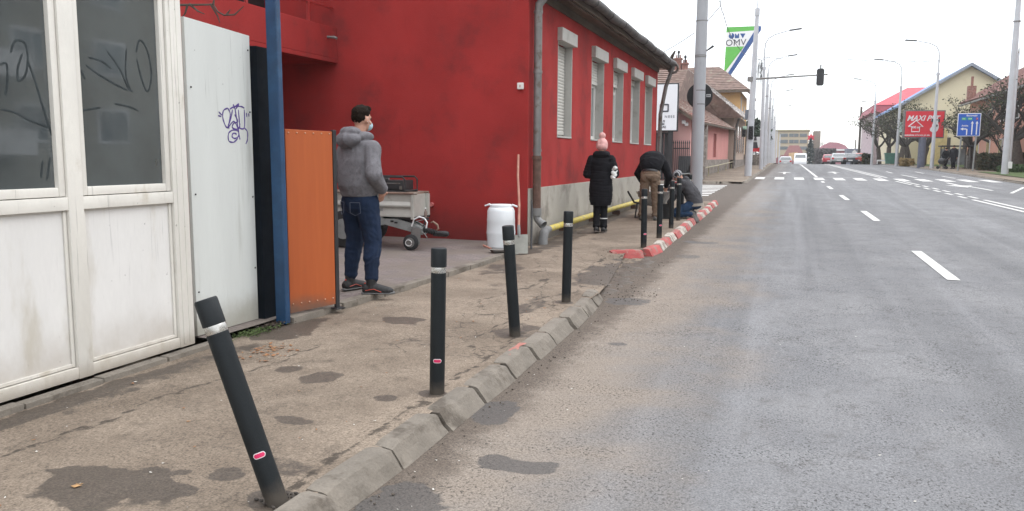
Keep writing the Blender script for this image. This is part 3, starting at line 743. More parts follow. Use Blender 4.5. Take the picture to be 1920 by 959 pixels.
# white sheet panel with purple graffiti
pan = thing('hoarding_panel', 'tall greyish white sheet panel with a purple graffiti tag beside the kiosk', 'panel', (-4.28, 5.28, .15))
mb = MB(); mb.prism([(4.90, .16), (5.645, .155), (5.65, 2.52), (4.90, 2.555)], 'x', -4.305, -4.275)
build('sheet', mb, mat('grey_white_sheet', (.57, .59, .57), .45, .05, 1.2, (.42, .43, .40), .56, .78, 2., grain=.04, gs=40, stretch=(1, 2.5, .25), drip=.7, dust=((.26, .24, .19), .3, .75, 5.)), pan, bevel=.004)
G1 = [[(437, 196), (441, 206), (445, 232), (450, 262)], [(427, 203), (419, 208), (418, 222), (424, 238), (430, 240)], [(427, 203), (432, 215), (428, 238)], [(431, 205), (440, 200), (452, 200), (458, 203)], [(436, 206), (433, 222), (427, 240), (438, 228), (446, 240)],
      [(440, 215), (446, 228), (438, 232), (436, 240), (447, 242), (450, 232)], [(447, 206), (450, 240)], [(458, 206), (458, 240), (446, 239)], [(458, 240), (464, 248), (464, 262), (461, 270)], [(444, 252), (438, 250), (435, 256), (440, 260), (447, 256), (447, 247), (438, 244), (429, 250), (429, 264), (438, 267), (446, 260)],
      [(410, 210), (416, 216)], [(409, 217), (415, 219)], [(462, 212), (463, 220)], [(466, 213), (467, 219)], [(442, 205), (448, 195), (438, 203)]]
S = MB()
for s_ in G1:
    pts = spline(s_); S.tube([atX(p[0], p[1], -4.2735) for p in pts], [.0042 + .003 * abs(math.sin(k * .7)) for k in range(len(pts))], 6)
S.v = [(-4.2735 + (q[0] + 4.2735) * .15, q[1], q[2]) for q in S.v]
build('graffiti', S, mat('purple_marker', (.07, .035, .20), .7, .2, 10.), pan)
for (y, z) in [(4.94, 2.05), (4.94, 1.25), (4.93, .5), (5.62, 1.9), (5.62, 1.2), (5.62, .6), (5.62, 2.4)]: build('screw', MB().ell((-4.272, y, z), .007, n=8, m=5), M_dark, pan)

M_black = mat('black_steel', (.022, .022, .024), .5, .25, 6., (.05, .04, .035), .6, .8, 8.)
mb = MB(); mb.box(-4.33, 5.66, .12, -4.22, 5.88, 2.44)
solo('black_post', mb, mat('black_boards', (.003, .0055, .009), .8, .3, 6., spec=.15), 'black square post between the white sheet panel and the blue post', 'post', bevel=.006)
mb = MB(); mb.hexa([(-4.14, 5.70, .11), (-4.035, 5.70, .11), (-4.035, 5.765, .11), (-4.14, 5.765, .11), (-4.155, 5.70, 3.6), (-4.05, 5.70, 3.6), (-4.05, 5.765, 3.6), (-4.155, 5.765, 3.6)])
solo('blue_post', mb, mat('blue_paint', (.009, .045, .110), .5, .3, 3., (.02, .075, .16), .5, .7, 4., bmp=.15), 'tall blue square steel post between the white panel and the orange gate', 'post', bevel=.01)
gate = thing('orange_gate', 'weathered orange board gate panel with a black end post, hung beside the blue post', 'gate', (-4.02, 6.1, .15))
p0 = Vector((-4.11, 5.87)); p1 = Vector((-3.925, 6.31)); dd = (p1 - p0).normalized(); nn = Vector((dd.y, -dd.x))
def gp2(t, off, z): q = p0 + dd * t + nn * off; return (q.x, q.y, z)
Lg = (p1 - p0).length
mb = MB(); mb.hexa([gp2(0, -.02, .17), gp2(Lg, -.02, .19), gp2(Lg, .0, .19), gp2(0, .0, .17), gp2(0, -.02, 1.77), gp2(Lg, -.02, 1.76), gp2(Lg, .0, 1.76), gp2(0, .0, 1.77)])
m, nt, bs = new_mat('orange_boards')
v = coords(nt); sxyz = nt.nodes.new('ShaderNodeSeparateXYZ'); nt.links.new(v, sxyz.inputs[0])
c = mixc(nt, noise_(nt, coords(nt, (6, 6, .35)), 4., 5), (.33, .064, .012), (.44, .105, .023))
c = mixc(nt, smooth(nt, noise_(nt, coords(nt, (3, 3, 1.)), 5., 6, .7), .6, .75, 0, .6), c, (.20, .07, .03))
gr = math_(nt, 'ADD', sxyz.outputs[2], math_(nt, 'MULTIPLY', noise_(nt, v, 5., 5), .22))
c = mixc(nt, smooth(nt, gr, .13, .30, .8, 0.), c, (.10, .075, .055))
nt.links.new(c, bs.inputs['Base Color']); bs.inputs['Roughness'].default_value = .6
build('board', mb, m, gate, bevel=.003)
for k in range(6):
    for z in (.25, 1.74): build('screw', MB().ell(gp2(.03 + (Lg - .06) * k / 5, .002, z), .007, n=8, m=5), mat('pale_screws', (.5, .3, .2), .4), gate)
mb = MB(); mb.hexa([gp2(Lg + .004, -.03, .14), gp2(Lg + .042, -.03, .14), gp2(Lg + .042, .006, .14), gp2(Lg + .004, .006, .14), gp2(Lg + .004, -.03, 1.775), gp2(Lg + .042, -.03, 1.775), gp2(Lg + .042, .006, 1.775), gp2(Lg + .004, .006, 1.775)])
mb.obox(gp2(Lg + .03, -.01, .15), (.10, .10, .012), math.atan2(dd.y, dd.x))
build('end_post', mb, M_black, gate, bevel=.004)

# bare shrub behind the kiosk whose twigs reach over the panel
def limb(mb, p, d, L, r, depth, rnd, up=.1, n=6, tips=None, kids=(2, 4), curl=.35, shrink=.66):
    pts = [p]; rs = [r]; k = 5
    for i in range(k):
        d = (d + Vector((rnd.gauss(0, curl), rnd.gauss(0, curl), rnd.gauss(0, curl) + up)) * .3).normalized()
        p = p + d * (L / k); pts.append(p); rs.append(r * (1 - .45 * (i + 1) / k))
    mb.tube(pts, rs, n, caps=False)
    if tips is not None and depth <= 1:
        for q in pts[2:]: tips.append((q, d))
    if depth > 0:
        for j in range(rnd.randint(*kids)):
            t = rnd.uniform(.35, 1.); i = min(k, max(1, int(t * k)))
            a = rnd.uniform(0, 6.28); side = Vector((math.cos(a), math.sin(a), rnd.uniform(-.1, .6)))
            nd_ = (d * rnd.uniform(.5, 1.) + side * rnd.uniform(.5, 1.)).normalized()
            limb(mb, pts[i], nd_, L * shrink * rnd.uniform(.75, 1.15), rs[i] * .62, depth - 1, rnd, up, max(4, n - 1), tips, kids, curl, shrink)
M_bark = mat('bark', (.075, .062, .052), .95, .3, 8., bmp=.6)
shr = thing('bare_shrub', 'bare thin shrub twigs showing over the top of the white sheet panel', 'shrub', (-5.3, 5.3, .15))
mb = MB(); a = Vector((-5.3, 5.3, .15)); b = Vector(at(330, 10, 5.6))
mb.tube([a, a * .5 + b * .5 + Vector((.05, 0, .3)), b], [.03, .022, .012], 7)
for pl in ([(330, 10), (400, 9), (408, 22), (420, 29), (440, 28), (457, 12)], [(395, 8), (408, 30), (412, 43)], [(355, 8), (372, 22), (384, 27)], [(425, 28), (432, 18)], [(352, 8), (347, 26), (341, 33)], [(400, 9), (402, -6)]):
    mb.tube([at(x, y, 5.6) for x, y in pl], [.011] + [.007] * (len(pl) - 2) + [.003], 6)
build('twigs', mb, M_bark, shr, smooth_=True)

# ================================================================ FAR LEFT HOUSES
M_pink = mat('pink_plaster', (.50, .22, .20), .9, .08, .6, (.34, .24, .19), .6, .74, .5, grain=.08)
M_pinkp = mat('pale_pink_plaster', (.62, .36, .34), .9, .06, .6)
M_otile = mat('mossy_tiles', (.21, .125, .10), .95, .3, 2.2, (.33, .30, .26), .5, .66, 1.2, grain=.35, gs=3., bmp=.5)
M_otile2 = mat('brown_tiles', (.17, .115, .095), .95, .3, 2.2, (.26, .23, .18), .56, .72, 1.2, grain=.4, gs=3., bmp=.5)
M_stone = mat('rubble_stone', (.19, .165, .145), .95, .4, 4., (.30, .27, .24), .5, .62, 5., bmp=.6)
M_beige = mat('beige_plaster', (.42, .33, .27), .9, .08, .6, (.30, .24, .20), .58, .74, .8)
M_ochre = mat('ochre_plaster', (.55, .34, .15), .9, .08, .5, (.36, .24, .14), .62, .75, .8)
def tile_slope(mb, a, b, c, d, rows, th=.06):     # a,b eave ends; d,c ridge ends; stepped tile courses
    a, b, c, d = map(Vector, (a, b, c, d)); n = (b - a).cross(d - a).normalized()
    if n.z < 0: n = -n
    for k in range(rows):
        t0, t1 = k / rows, (k + 1.25) / rows; t1 = min(t1, 1)
        p = [a.lerp(d, t0), b.lerp(c, t0), b.lerp(c, t1), a.lerp(d, t1)]
        lo = [p[0] - n * .02, p[1] - n * .02, p[2] - n * .02, p[3] - n * .02]
        hi = [p[0] + n * th, p[1] + n * th, p[2] + n * .005, p[3] + n * .005]
        mb.hexa([tuple(q) for q in lo + hi])
ph = thing('pink_house', 'low pink plastered house with mossy tiled roof and stone footing beyond the side street', 'house', (-4.9, 40.5, .5))
X = -4.9
mb = MB(); mb.prism([(X, .3), (X - 9, .3), (X - 9, 3.5), (X - 4.5, 6.3), (X, 3.45)], 'y', 40.5, 40.8)
build('gable_wall', mb, M_pinkp, ph)
mb = MB()
wins = [(42.6, 44.2), (52.5, 54.5)]; ys = [40.8] + [q for w in wins for q in w] + [64.5]
for i in range(0, len(ys), 2): mb.box(X - .3, ys[i], 1.4, X, ys[i + 1], 3.7)
for a, b in wins: mb.box(X - .3, a, 1.4, X, b, 1.55); mb.box(X - .3, a, 3.05, X, b, 3.7); mb.box(X - .3, a, 1.55, X - .14, b, 3.05)
build('wall', mb, M_pink, ph)
mb = MB(); mb.box(X - .3, 40.5, .2, X + .1, 64.5, 1.4); build('stone_footing', mb, M_stone, ph)
mb = MB(); mb.box(X, 47.3, 1.4, X + .12, 47.9, 3.6); mb.hexa([(X, 44.6, 1.4), (X + .05, 44.6, 1.4), (X + .05, 47.3, 1.4), (X, 47.3, 1.4), (X, 46.9, 3.6), (X + .05, 46.9, 3.6), (X + .05, 47.3, 3.6), (X, 47.3, 3.6)])
build('bare_render_patch', mb, mat('old_render', (.27, .2, .165), .95, .2, 3.), ph)
for a, b in wins:
    mb = MB(); mb.box(X - .138, a + .02, 1.57, X - .12, b - .02, 3.03); build('window', mb, mat('dark_red_shutter', (.23, .05, .05), .7), ph)
mb = MB(); tile_slope(mb, (X + .5, 40.0, 3.25), (X + .5, 65, 3.72), (X - 4.5, 65, 6.9), (X - 4.5, 40.0, 6.5), 22)
tile_slope(mb, (X - 9.5, 40.0, 3.25), (X - 9.5, 65, 3.7), (X - 4.5, 65, 6.9), (X - 4.5, 40.0, 6.5), 6)
rf = build('roof', mb, M_otile, ph)
mb = MB(); mb.tube([(X + .45, 40, 3.22), (X + .45, 65, 3.66)], .07, 8); mb.hexa([(X + .45, 39.95, 3.1), (X + .45, 40.05, 3.1), (X - 4.5, 40.05, 6.3), (X - 4.5, 39.95, 6.3), (X + .45, 39.95, 3.25), (X + .45, 40.05, 3.25), (X - 4.5, 40.05, 6.5), (X - 4.5, 39.95, 6.5)])
build('eaves_board', mb, M_wood_old, ph)
mb = MB(); mb.tube([(X + .4, 40.2, .95), (X + .4, 52, 1.05), (X + .4, 64, 1.2)], .035, 6)
for y in (40.2, 46, 52, 58, 63): mb.tube([(X + .4, y, .5), (X + .4, y, 1.05)], .03, 6)
solo('pipe_rail', mb, mat('dull_yellow_rail', (.33, .30, .2), .7), 'low yellowish pipe rail along the footing of the pink house', 'rail')

bh = thing('beige_house', 'beige house with four tall narrow windows and a snow-speckled tiled roof past the pink house', 'house', (-4.6, 65, .7))
X = -4.55
mb = MB(); mb.box(X - 7, 65, .4, X, 80, 4.9); build('wall', mb, M_beige, bh)
mb = MB(); mb.box(X - .2, 65, .4, X + .1, 80.02, 1.35); build('footing', mb, M_stone, bh)
for k in range(4):
    y = 68.2 + k * 2.7; mb = MB(); mb.box(X, y, 1.9, X + .06, y + 1.3, 4.2); f_ = build('window', mb, mat('tan_surround', (.34, .27, .23)), bh)
    mb = MB(); mb.box(X + .061, y + .25, 2.0, X + .08, y + 1.05, 4.05); build('pane', mb, M_glass, f_)
M_snowt = mat('pale_speckled_tiles', (.24, .21, .19), .95, .3, 2.2, (.70, .68, .66), .49, .56, 2.0, grain=.3, gs=3., bmp=.5)
mb = MB(); tile_slope(mb, (X + .7, 64, 4.55), (X + .7, 81, 5.05), (X - 4.5, 81, 9.1), (X - 4.5, 62, 9.0), 20); build('roof', mb, M_snowt, bh)
mb = MB(); tile_slope(mb, (X + .7, 64, 4.55), (X - 4.5, 62, 9.0), (X - 7, 64.2, 7.5), (X - 7, 64.0, 4.6), 6); build('hip', mb, M_otile2, bh)
mb = MB(); mb.tube([(X + .35, 64.8, 4.5), (X + .1, 65.2, 3.6), (X + .1, 65.2, .9)], .09, 8); mb.tube([(X + .72, 64, 4.5), (X + .72, 81, 5.0)], .08, 8); mb.tube([(X + .35, 80, 4.8), (X + .12, 80, 4.2), (X + .12, 80, 1.)], .08, 8)
build('gutter', mb, M_zinc, bh, smooth_=True)

oh = thing('ochre_house', 'ochre two-storey house with a broad brown hipped roof rising behind the beige house', 'house', (-8, 84, .8))
a = at(1388, 170, 84); X = a[0]
mb = MB(); mb.box(X - 8, 84, .5, X, 96, a[2]); build('wall', mb, M_ochre, oh)
build('window', MB().box(X, 85.5, a[2] - 4.2, X + .05, 86.6, a[2] - .5), M_jamb, oh); build('window', MB().box(X, 90, a[2] - 3.2, X + .05, 91.4, a[2] - 1.2), M_jamb, oh)
e = a[2]; mb = MB()
tile_slope(mb, (X - 9, 83, e), (X + .9, 83, e), (X - 2.6, 89, e + 2.9), (X - 6.8, 89, e + 2.9), 14)
tile_slope(mb, (X + .9, 83, e), (X + .9, 97, e), (X - 2.6, 91, e + 2.9), (X - 2.6, 89, e + 2.9), 12)
build('roof', mb, M_otile2, oh)
mb = MB(); mb.box(X - 9, 82.95, e - .25, X + .95, 83.1, e + .02); mb.box(X + .8, 83, e - .25, X + .95, 97, e + .02); build('eaves_board', mb, M_wood_old, oh)

gh = thing('brown_roofed_house', 'house with a big brown tiled roof and two brick chimneys behind the white sign board', 'house', (-11, 50, .5))
a = at(1256, 132, 55); b = at(1302, 150, 66); e = 4.2
mb = MB(); mb.box(-16, 49, .3, -7.6, 62, e); build('wall', mb, M_pinkp, gh)
mb = MB(); tile_slope(mb, (-16.5, 48.5, e), (-7.0, 48.5, e), (a[0] + 1.2, 55, a[2]), (a[0] - 6, 55, a[2]), 20)
tile_slope(mb, (-7.0, 48.5, e), (-7.0, 63, e), (a[0] + 1.2, 60, a[2]), (a[0] + 1.2, 55, a[2]), 20)
rf = build('roof', mb, M_otile2, gh)
M_brick = mat('chimney_brick', (.24, .12, .095), .9, .3, 7., (.3, .22, .19), .55, .7, 6.)
for (x0, x1, yt, yb) in [(1266, 1276, 112, 150), (1279, 1288, 121, 150)]:
    p = at(x0, yt, 55.5); q = at(x1, yb, 55.5); mb = MB(); mb.box(p[0], 55.5, q[2] - 1, q[0], 55.9, p[2]); mb.box(p[0] - .06, 55.44, p[2], q[0] + .06, 55.96, p[2] + .1)
    for xx in (p[0] + .08, q[0] - .08): mb.box(xx - .04, 55.6, p[2] + .1, xx + .04, 55.7, p[2] + .3)
    ch = build('chimney', mb, M_brick, rf)
    mb = MB(); xx = (p[0] + q[0]) / 2; mb.tube([(xx, 55.7, p[2] + .1), (xx, 55.7, p[2] + .45)], .05, 8); mb.ell((xx, 55.7, p[2] + .5), (.09, .09, .12)); build('cowl', mb, M_black, ch)
# ================================================================ BOLLARDS
M_bol = mat('anthracite_powder_coat', (.0125, .0155, .0175), .5, .12, 5., (.022, .022, .021), .6, .78, 6., grain=.25, gs=120, bmp=.12, bs_=160, spec=.22, dust=((.085, .07, .056), .10, .7, 14.))
M_band = mat('reflective_band', (.50, .49, .46), .28, .22, 30., metal=.75)
M_pinkb = mat('pink_badge', (.62, .02, .11), .4, .1)
M_wh = mat('white_plain', (.68, .68, .68), .5, .05)
def make_bollard():
    t = thing('bollard', '', 'bollard')
    r = .046
    mb = MB(); mb.cyl((0, 0, -.12), (0, 0, .752), r, n=40); build('post', mb, M_bol, t, smooth_=True, world_=False)
    mb = MB(); mb.tube([(0, 0, .752), (0, 0, .757), (0, 0, .783), (0, 0, .787)], [r - .001, r + .0002, r + .0002, r - .001], 40); build('reflective_band', mb, M_band, t, smooth_=True, world_=False)
    mb = MB(); mb.tube([(0, 0, .787), (0, 0, .789), (0, 0, .893), (0, 0, .900), (0, 0, .902)], [r - .001, r + .002, r + .002, r - .001, r - .006], 40); build('cap', mb, M_bol, t, smooth_=True, world_=False)
    mb = MB(); mb.tube([(0, 0, .892), (0, 0, .8925)], [r + .003, r + .003], 40)
    return t
def badge(t, ang, z=.215):
    r = .046; W = .026; Hh = .0125
    def patch(w, h, off):
        mb = MB(); n = 14; vs = []; fs = []
        for k in range(n + 1):
            u = -w + 2 * w * k / n; e = max(0, abs(u) - (w - h)); hh = max(.0006, math.sqrt(max(0, h * h - e * e))); th = ang + u / r
            for rr, q in ((r - .002, -hh), (r + off, -hh), (r + off, hh), (r - .002, hh)): vs.append((rr * math.cos(th), rr * math.sin(th), z + q))
        for k in range(n):
            for j in range(3): fs.append((k * 4 + j, k * 4 + j + 1, k * 4 + j + 5, k * 4 + j + 4))
        mb.add(vs, fs)
        return mb
    b = build('badge', patch(W, Hh, .0016), M_wh, t, world_=False)
    build('badge_face', patch(W - .0035, Hh - .0035, .0028), M_pinkb, b, world_=False)
B = [(-2.0, 2.72, 'leaning black bollard in the foreground with a pink badge low on its post', -1), (-2.01, 4.36, 'upright black bollard second from the camera, with a pink badge above the stone kerb', 2),
     (-2.08, 6.03, 'slightly tilted black bollard standing in cracked asphalt in front of the white drum', 0), (-2.08, 7.58, 'upright black bollard at the far end of the grey stone kerb', 0),
     (-2.13, 12.21, 'black bollard nearest the camera in the row along the red and white kerb', 1), (-2.13, 13.71, 'black bollard with a pink badge right before the bending man in khaki trousers', 2),
     (-2.18, 15.47, 'black bollard between the bending man and the kneeling man', 0), (-2.26, 17.43, 'black bollard right in front of the kneeling man in the striped hat', 0),
     (-2.46, 21.6, 'black bollard just right of the base of the big pale pole', 0), (-2.72, 21.9, 'black bollard partly hidden left of the big pale pole, behind the kneeling man', 0)]
proto = make_bollard()
for i, (x, y, lb, bd) in enumerate(B):
    t = proto if i == 0 else dup(proto)
    if i == 9: y = 19.6; x = -2.52
    if i == 8: x, y = -2.32, 19.4
    if i == 7: x, y = -2.28, 17.2
    t.location = (x, y, side_h(x, y)); t['label'] = lb; t['group'] = 'black bollards along the kerb'
    t.rotation_euler = (0, 0, 0)
for i, t in enumerate([o for o in COL.objects if o.name.startswith('bollard')]):
    if i == 0: t.rotation_euler = (rad(3), rad(-18.5), 0); t.location.z -= .0
    if i == 1: t.rotation_euler = (0, rad(1.2), 0)
    if i == 2: t.rotation_euler = (rad(2.5), rad(-3.4), 0)
    if i == 3: t.rotation_euler = (0, rad(.8), 0)
    if i == 4: t.rotation_euler = (0, rad(-.5), 0)
    fc = math.atan2(-t.location.y, -t.location.x)
    if B[i][3]: badge(t, fc - .02 if i < 2 else fc + .5)
mb = MB()
for k in range(40):
    a = random.uniform(0, 6.28); r_ = random.uniform(.045, .10)
    p = (-1.985 + r_ * math.cos(a) * 1.2, 2.735 + r_ * math.sin(a), side_h(-2, 2.7) + random.uniform(-.012, .0)); mb.ell(p, (random.uniform(.006, .015), random.uniform(.006, .012), .006), n=6, m=4)
build('broken_asphalt', mb, mat('dark_rubble', (.05, .042, .036), .95, .4, 20.))['kind'] = 'structure'

# ================================================================ YARD THINGS
M_hdpe = mat('white_plastic', (.66, .69, .71), .4, .05, 4.)
bx, by = -4.06, 11.1; bz = fc_h(bx, by)
dr = thing('plastic_drum', 'white plastic drum with lid and side handles standing against the red wall', 'drum', (bx, by, bz))
prof = [(.0, .0), (.185, .0), (.2, .015), (.205, .1), (.212, .2), (.215, .22), (.212, .24), (.206, .38), (.21, .41), (.205, .44), (.203, .54), (.185, .585), (.165, .60)]
mb = MB(); mb.tube([(bx, by, bz + h) for r_, h in prof], [max(r_, .01) for r_, h in prof], 32); build('body', mb, M_hdpe, dr, smooth_=True)
mb = MB(); mb.tube([(bx, by, bz + h) for h in (.595, .60, .632, .64)], [.16, .168, .166, .15], 32); build('lid', mb, M_hdpe, dr, smooth_=True)
for s_ in (-1, 1):
    mb = MB(); mb.tube([(bx + s_ * .14, by, bz + .60), (bx + s_ * .18, by, bz + .635), (bx + s_ * .255, by, bz + .61)], [.016, .016, .012], 8); build('handle', mb, M_hdpe, dr, smooth_=True)

M_shaft = mat('faded_wood_shaft', (.34, .15, .11), .7, .15, 8., (.42, .28, .2), .5, .7, 6.)
b0 = Vector((-3.74, 10.98, side_h(-3.7, 10.9) + .36)); t0 = Vector(at(972, 291, 11.78))
sh = thing('shovel', 'shovel with a reddish wooden shaft leaning on the corner of the red house', 'shovel', (-3.68, 10.85, side_h(-3.7, 10.9)))
mb = MB(); mb.tube([b0, b0.lerp(t0, .3) + Vector((.012, -.01, 0)), b0.lerp(t0, .7) + Vector((-.01, 0, 0)), t0], .0185, 12); build('shaft', mb, M_shaft, sh, smooth_=True)
mb = MB(); bc = Vector((-3.69, 10.88, b0.z - .2)); ax_ = (b0 - Vector((-3.67, 10.8, b0.z - .38))).normalized()
rows = []
for j in range(7):
    v_ = j / 6; rr = []
    for i in range(9):
        u = (i / 8 - .5) * 2; wz = .128 * (1 - .08 * (1 - v_)); rr.append((u * wz, v_ * .30, .018 * u * u))
    rows.append(rr)
base = Vector((-3.665, 10.80, side_h(-3.7, 10.8) + .01)); upv = (b0 - base).normalized(); rt = Vector((1, .12, 0)); rt = (rt - upv * rt.dot(upv)).normalized(); nv = rt.cross(upv)
vs = []
for o_ in (0, .004):
    for rr in rows: vs += [tuple(base + rt * a + upv * b - nv * (c_ + o_)) for a, b, c_ in rr]
fs = [(r_ * 9 + i, r_ * 9 + i + 1, (r_ + 1) * 9 + i + 1, (r_ + 1) * 9 + i) for r_ in range(6) for i in range(8)]
fs += [tuple(63 + q for q in reversed(f)) for f in fs]
mb.add(vs, fs); build('blade', mb, mat('cement_grey_steel', (.22, .22, .195), .7, .15, 8., (.15, .12, .1), .55, .7, 6.), sh, smooth_=True, fix=False)
mb = MB(); mb.tube([base + upv * .26 + nv * .0, base + upv * .33, b0 + upv * .05], [.012, .026, .022], 10); build('socket', mb, M_pipe_pvc, sh, smooth_=True)
mb = MB(); mb.tube([(-3.70, 11.45, side_h(-3.7, 11.4)), (-3.78, 11.72, side_h(-3.7, 11.7) + .62)], .016, 8); mb.tube([(-3.78, 11.72, side_h(-3.7, 11.7) + .60), (-3.80, 11.76, side_h(-3.7, 11.7) + .72)], [.016, .008], 8)
solo('crowbar', mb, M_black, 'black iron bar leaning against the house corner beside the downspout', 'bar', smooth_=True)
p = at(925, 466, 10.55); tz = fc_h(-4, 10.5)
tr = thing('masonry_trowel', 'small grey scoop with a wooden handle lying at the foot of the white drum', 'trowel', (p[0], 10.55, tz))
mb = MB(); mb.tube([(p[0] + .09, 10.5, tz + .012), (p[0] + .09, 10.5, tz + .018), (p[0] + .09, 10.5, tz + .05)], [.07, .10, .125], 20); build('bowl', mb, M_zinc, tr, smooth_=True)
mb = MB(); mb.tube([(p[0] - .02, 10.52, tz + .05), (p[0] - .17, 10.6, tz + .085)], .014, 8); build('handle', mb, M_shaft, tr, smooth_=True)

# ---- trailer
TY = 10.35
def T(px, py, dy=0): return Vector(at(px, py, TY + dy))
M_alu = mat('trailer_sheet', (.42, .415, .38), .45, .1, 4., (.25, .2, .15), .6, .75, 5., metal=.25)
M_galv = mat('galvanised_steel', (.26, .275, .27), .5, .15, 8., metal=.35)
M_rub = mat('rubber', (.02, .02, .021), .85, .2, 9.)
tl = thing('utility_trailer', 'small box trailer with ribbed pale side and galvanised drawbar by the red wall', 'trailer', (-6.2, 10.7, fc_h(-6, 10.7)))
gz = fc_h(-6, 10.4)
xr = T(776, 390)[0]; ztop = T(776, 366)[2]; zbot = T(776, 408)[2]
mb = MB(); xl = xr - 2.0
zz = [ztop, ztop - .02, ztop - .10, ztop - .15, ztop - .17, ztop - .20, ztop - .22, zbot + .02, zbot]
yy = [0, 0, 0, -.035, -.035, 0, 0, -.02, -.02]
prof = [(TY + a, z) for a, z in zip(yy, zz)] + [(TY + .04, zbot), (TY + .04, ztop)]
mb.prism(prof, 'x', xl, xr - .04); build('side_panel', mb, M_alu, tl)
mb = MB(); mb.prism([(a + .52, b) for a, b in prof], 'x', xl, xr - .04); mb.box(xl, TY + .04, zbot, xl + .03, TY + .52, ztop); mb.box(xr - .07, TY + .04, zbot, xr - .04, TY + .52, ztop); build('side_panel', mb, M_alu, tl)
mb = MB(); mb.box(xl, TY, zbot - .03, xr, TY + .54, zbot); build('floor', mb, M_black, tl)
mb = MB(); mb.box(xr - .038, TY - .03, zbot - .03, xr, TY + .03, ztop); mb.box(xr - .038, TY + .48, zbot - .03, xr, TY + .54, ztop); build('corner_post', mb, M_alu, tl, bevel=.004)
mb = MB(); mb.tube([(xl, TY - .01, ztop + .02), (xr + .06, TY - .02, ztop + .02)], .018, 8); mb.tube([(xl, TY + .5, ztop + .02), (xr, TY + .5, ztop + .02)], .018, 8)
mb.box(xl + .03, TY + .04, ztop - .02, xr - .07, TY + .5, ztop + .028); build('top_rail', mb, mat('rusty_rail', (.17, .11, .085), .8, .3, 9., (.30, .27, .23), .5, .7, 8.), tl, smooth_=True)
for yy_ in (TY - .12, TY + .62):
    mb = MB(); mb.cyl((xl + .9, yy_, gz + .28), (xl + .9, yy_ + .16, gz + .28), .27, n=28); w_ = build('wheel', mb, M_rub, tl, smooth_=True, bevel=.02)
    mb = MB(); mb.cyl((xl + .9, yy_ - .005, gz + .28), (xl + .9, yy_ + .165, gz + .28), .15, n=20); build('rim', mb, M_galv, w_, smooth_=True)
a0, a1 = T(716, 402), T(716, 420); b0, b1 = T(791, 426), T(791, 441)
mb = MB()
for dy in (0., .5):     # the two drawbar rails converge on the coupling
    e = .0 if dy == 0 else -.38
    mb.hexa([(a1.x, TY + dy, a1.z), (b1.x, TY + dy + e, b1.z), (b1.x, TY + dy + e + .045, b1.z), (a1.x, TY + dy + .045, a1.z), (a0.x, TY + dy, a0.z), (b0.x, TY + dy + e, b0.z), (b0.x, TY + dy + e + .045, b0.z), (a0.x, TY + dy + .045, a0.z)])
mb.prism([(a0.x - .06, a0.z + .06), (a0.x + .02, a0.z + .10), (a0.x + .02, a1.z - .02), (a0.x - .04, a1.z - .02)], 'y', TY - .006, TY + .04)
mb.hexa([(a0.x, TY + .02, a0.z - .02), (b0.x, TY + .05, b0.z - .03), (b0.x, TY + .12, b0.z - .03), (a0.x, TY + .5, a0.z - .02), (a0.x, TY + .02, a0.z - .012), (b0.x, TY + .05, b0.z - .022), (b0.x, TY + .12, b0.z - .022), (a0.x, TY + .5, a0.z - .012)])
db = build('drawbar', mb, M_galv, tl, bevel=.004)
mb = MB()
for u in (.25, .35): 
    q = a0.lerp(b0, u); mb.box(q.x - .02, TY - .006, q.z - .07, q.x + .03, TY - .001, q.z - .045)
build('slot', mb, M_dark, db)
mb = MB(); c0 = T(792, 430, .06); c1 = T(818, 437, .06)
for k in range(7):
    u = k / 6; q = c0.lerp(c1, u); mb.tube([q - Vector((.011, 0, 0)), q, q + Vector((.011, 0, 0))], [.03, .047, .03], 14)
build('bellows', mb, M_rub, tl, smooth_=True)
mb = MB(); c2 = T(841, 439, .06); mb.tube([c1, c1.lerp(c2, .4), c1.lerp(c2, .8), c2], [.028, .036, .04, .028], 12); mb.tube([T(812, 441, .06), T(838, 443, .06)], [.014, .016], 8)
build('coupling_head', mb, M_black, tl, smooth_=True)
mb = MB(); mb.tube([T(808, 418, .06), T(812, 416, .06), T(820, 422, .06), T(822, 429, .06), T(817, 434, .06)], [.008, .014, .016, .014, .01], 8); build('coupling_handle', mb, mat('worn_copper_grey', (.22, .14, .1), .6), tl, smooth_=True)
wc = T(771, 457, -.02); wc.z = gz + .115
mb = MB(); mb.tube([(wc.x, TY - .06, wc.z), (wc.x, TY - .05, wc.z), (wc.x, TY - .01, wc.z), (wc.x, TY, wc.z)], [.10, .115, .115, .10], 26); jw = build('jockey_wheel', mb, M_rub, tl, smooth_=True)
mb = MB(); mb.cyl((wc.x, TY - .065, wc.z), (wc.x, TY + .005, wc.z), .07, n=20); mb.tube([(wc.x, TY + .02, wc.z), (wc.x, TY + .02, a1.z)], .022, 8); mb.prism([(wc.x + .01, wc.z - .09), (wc.x + .13, wc.z - .03), (wc.x + .16, wc.z + .2), (wc.x + .02, wc.z + .22)], 'y', TY - .02, TY - .012)
build('fork', mb, M_zinc, jw)
mb = MB(); mb.tube([T(772, 425), T(776, 412), T(786, 407), T(796, 410), T(801, 418), T(799, 428)], .012, 8); build('white_hose', mb, M_wh, tl, smooth_=True)
mb = MB(); mb.tube([T(765, 428), T(782, 415), T(795, 412), T(799, 406)], .006, 6); mb.tube([T(775, 426), T(790, 433), T(797, 440), T(801, 446)], .005, 6); mb.tube([T(768, 430), T(783, 425), T(792, 430)], .006, 6); build('cable', mb, M_galv, tl, smooth_=True)
mb = MB(); q = T(766, 456, -.08); mb.tube([q + Vector((.05 * math.cos(a), -.0, .045 * math.sin(a))) for a in np.linspace(0, 6.0, 12)], .005, 6); build('coiled_cable', mb, M_wh, tl, smooth_=True)
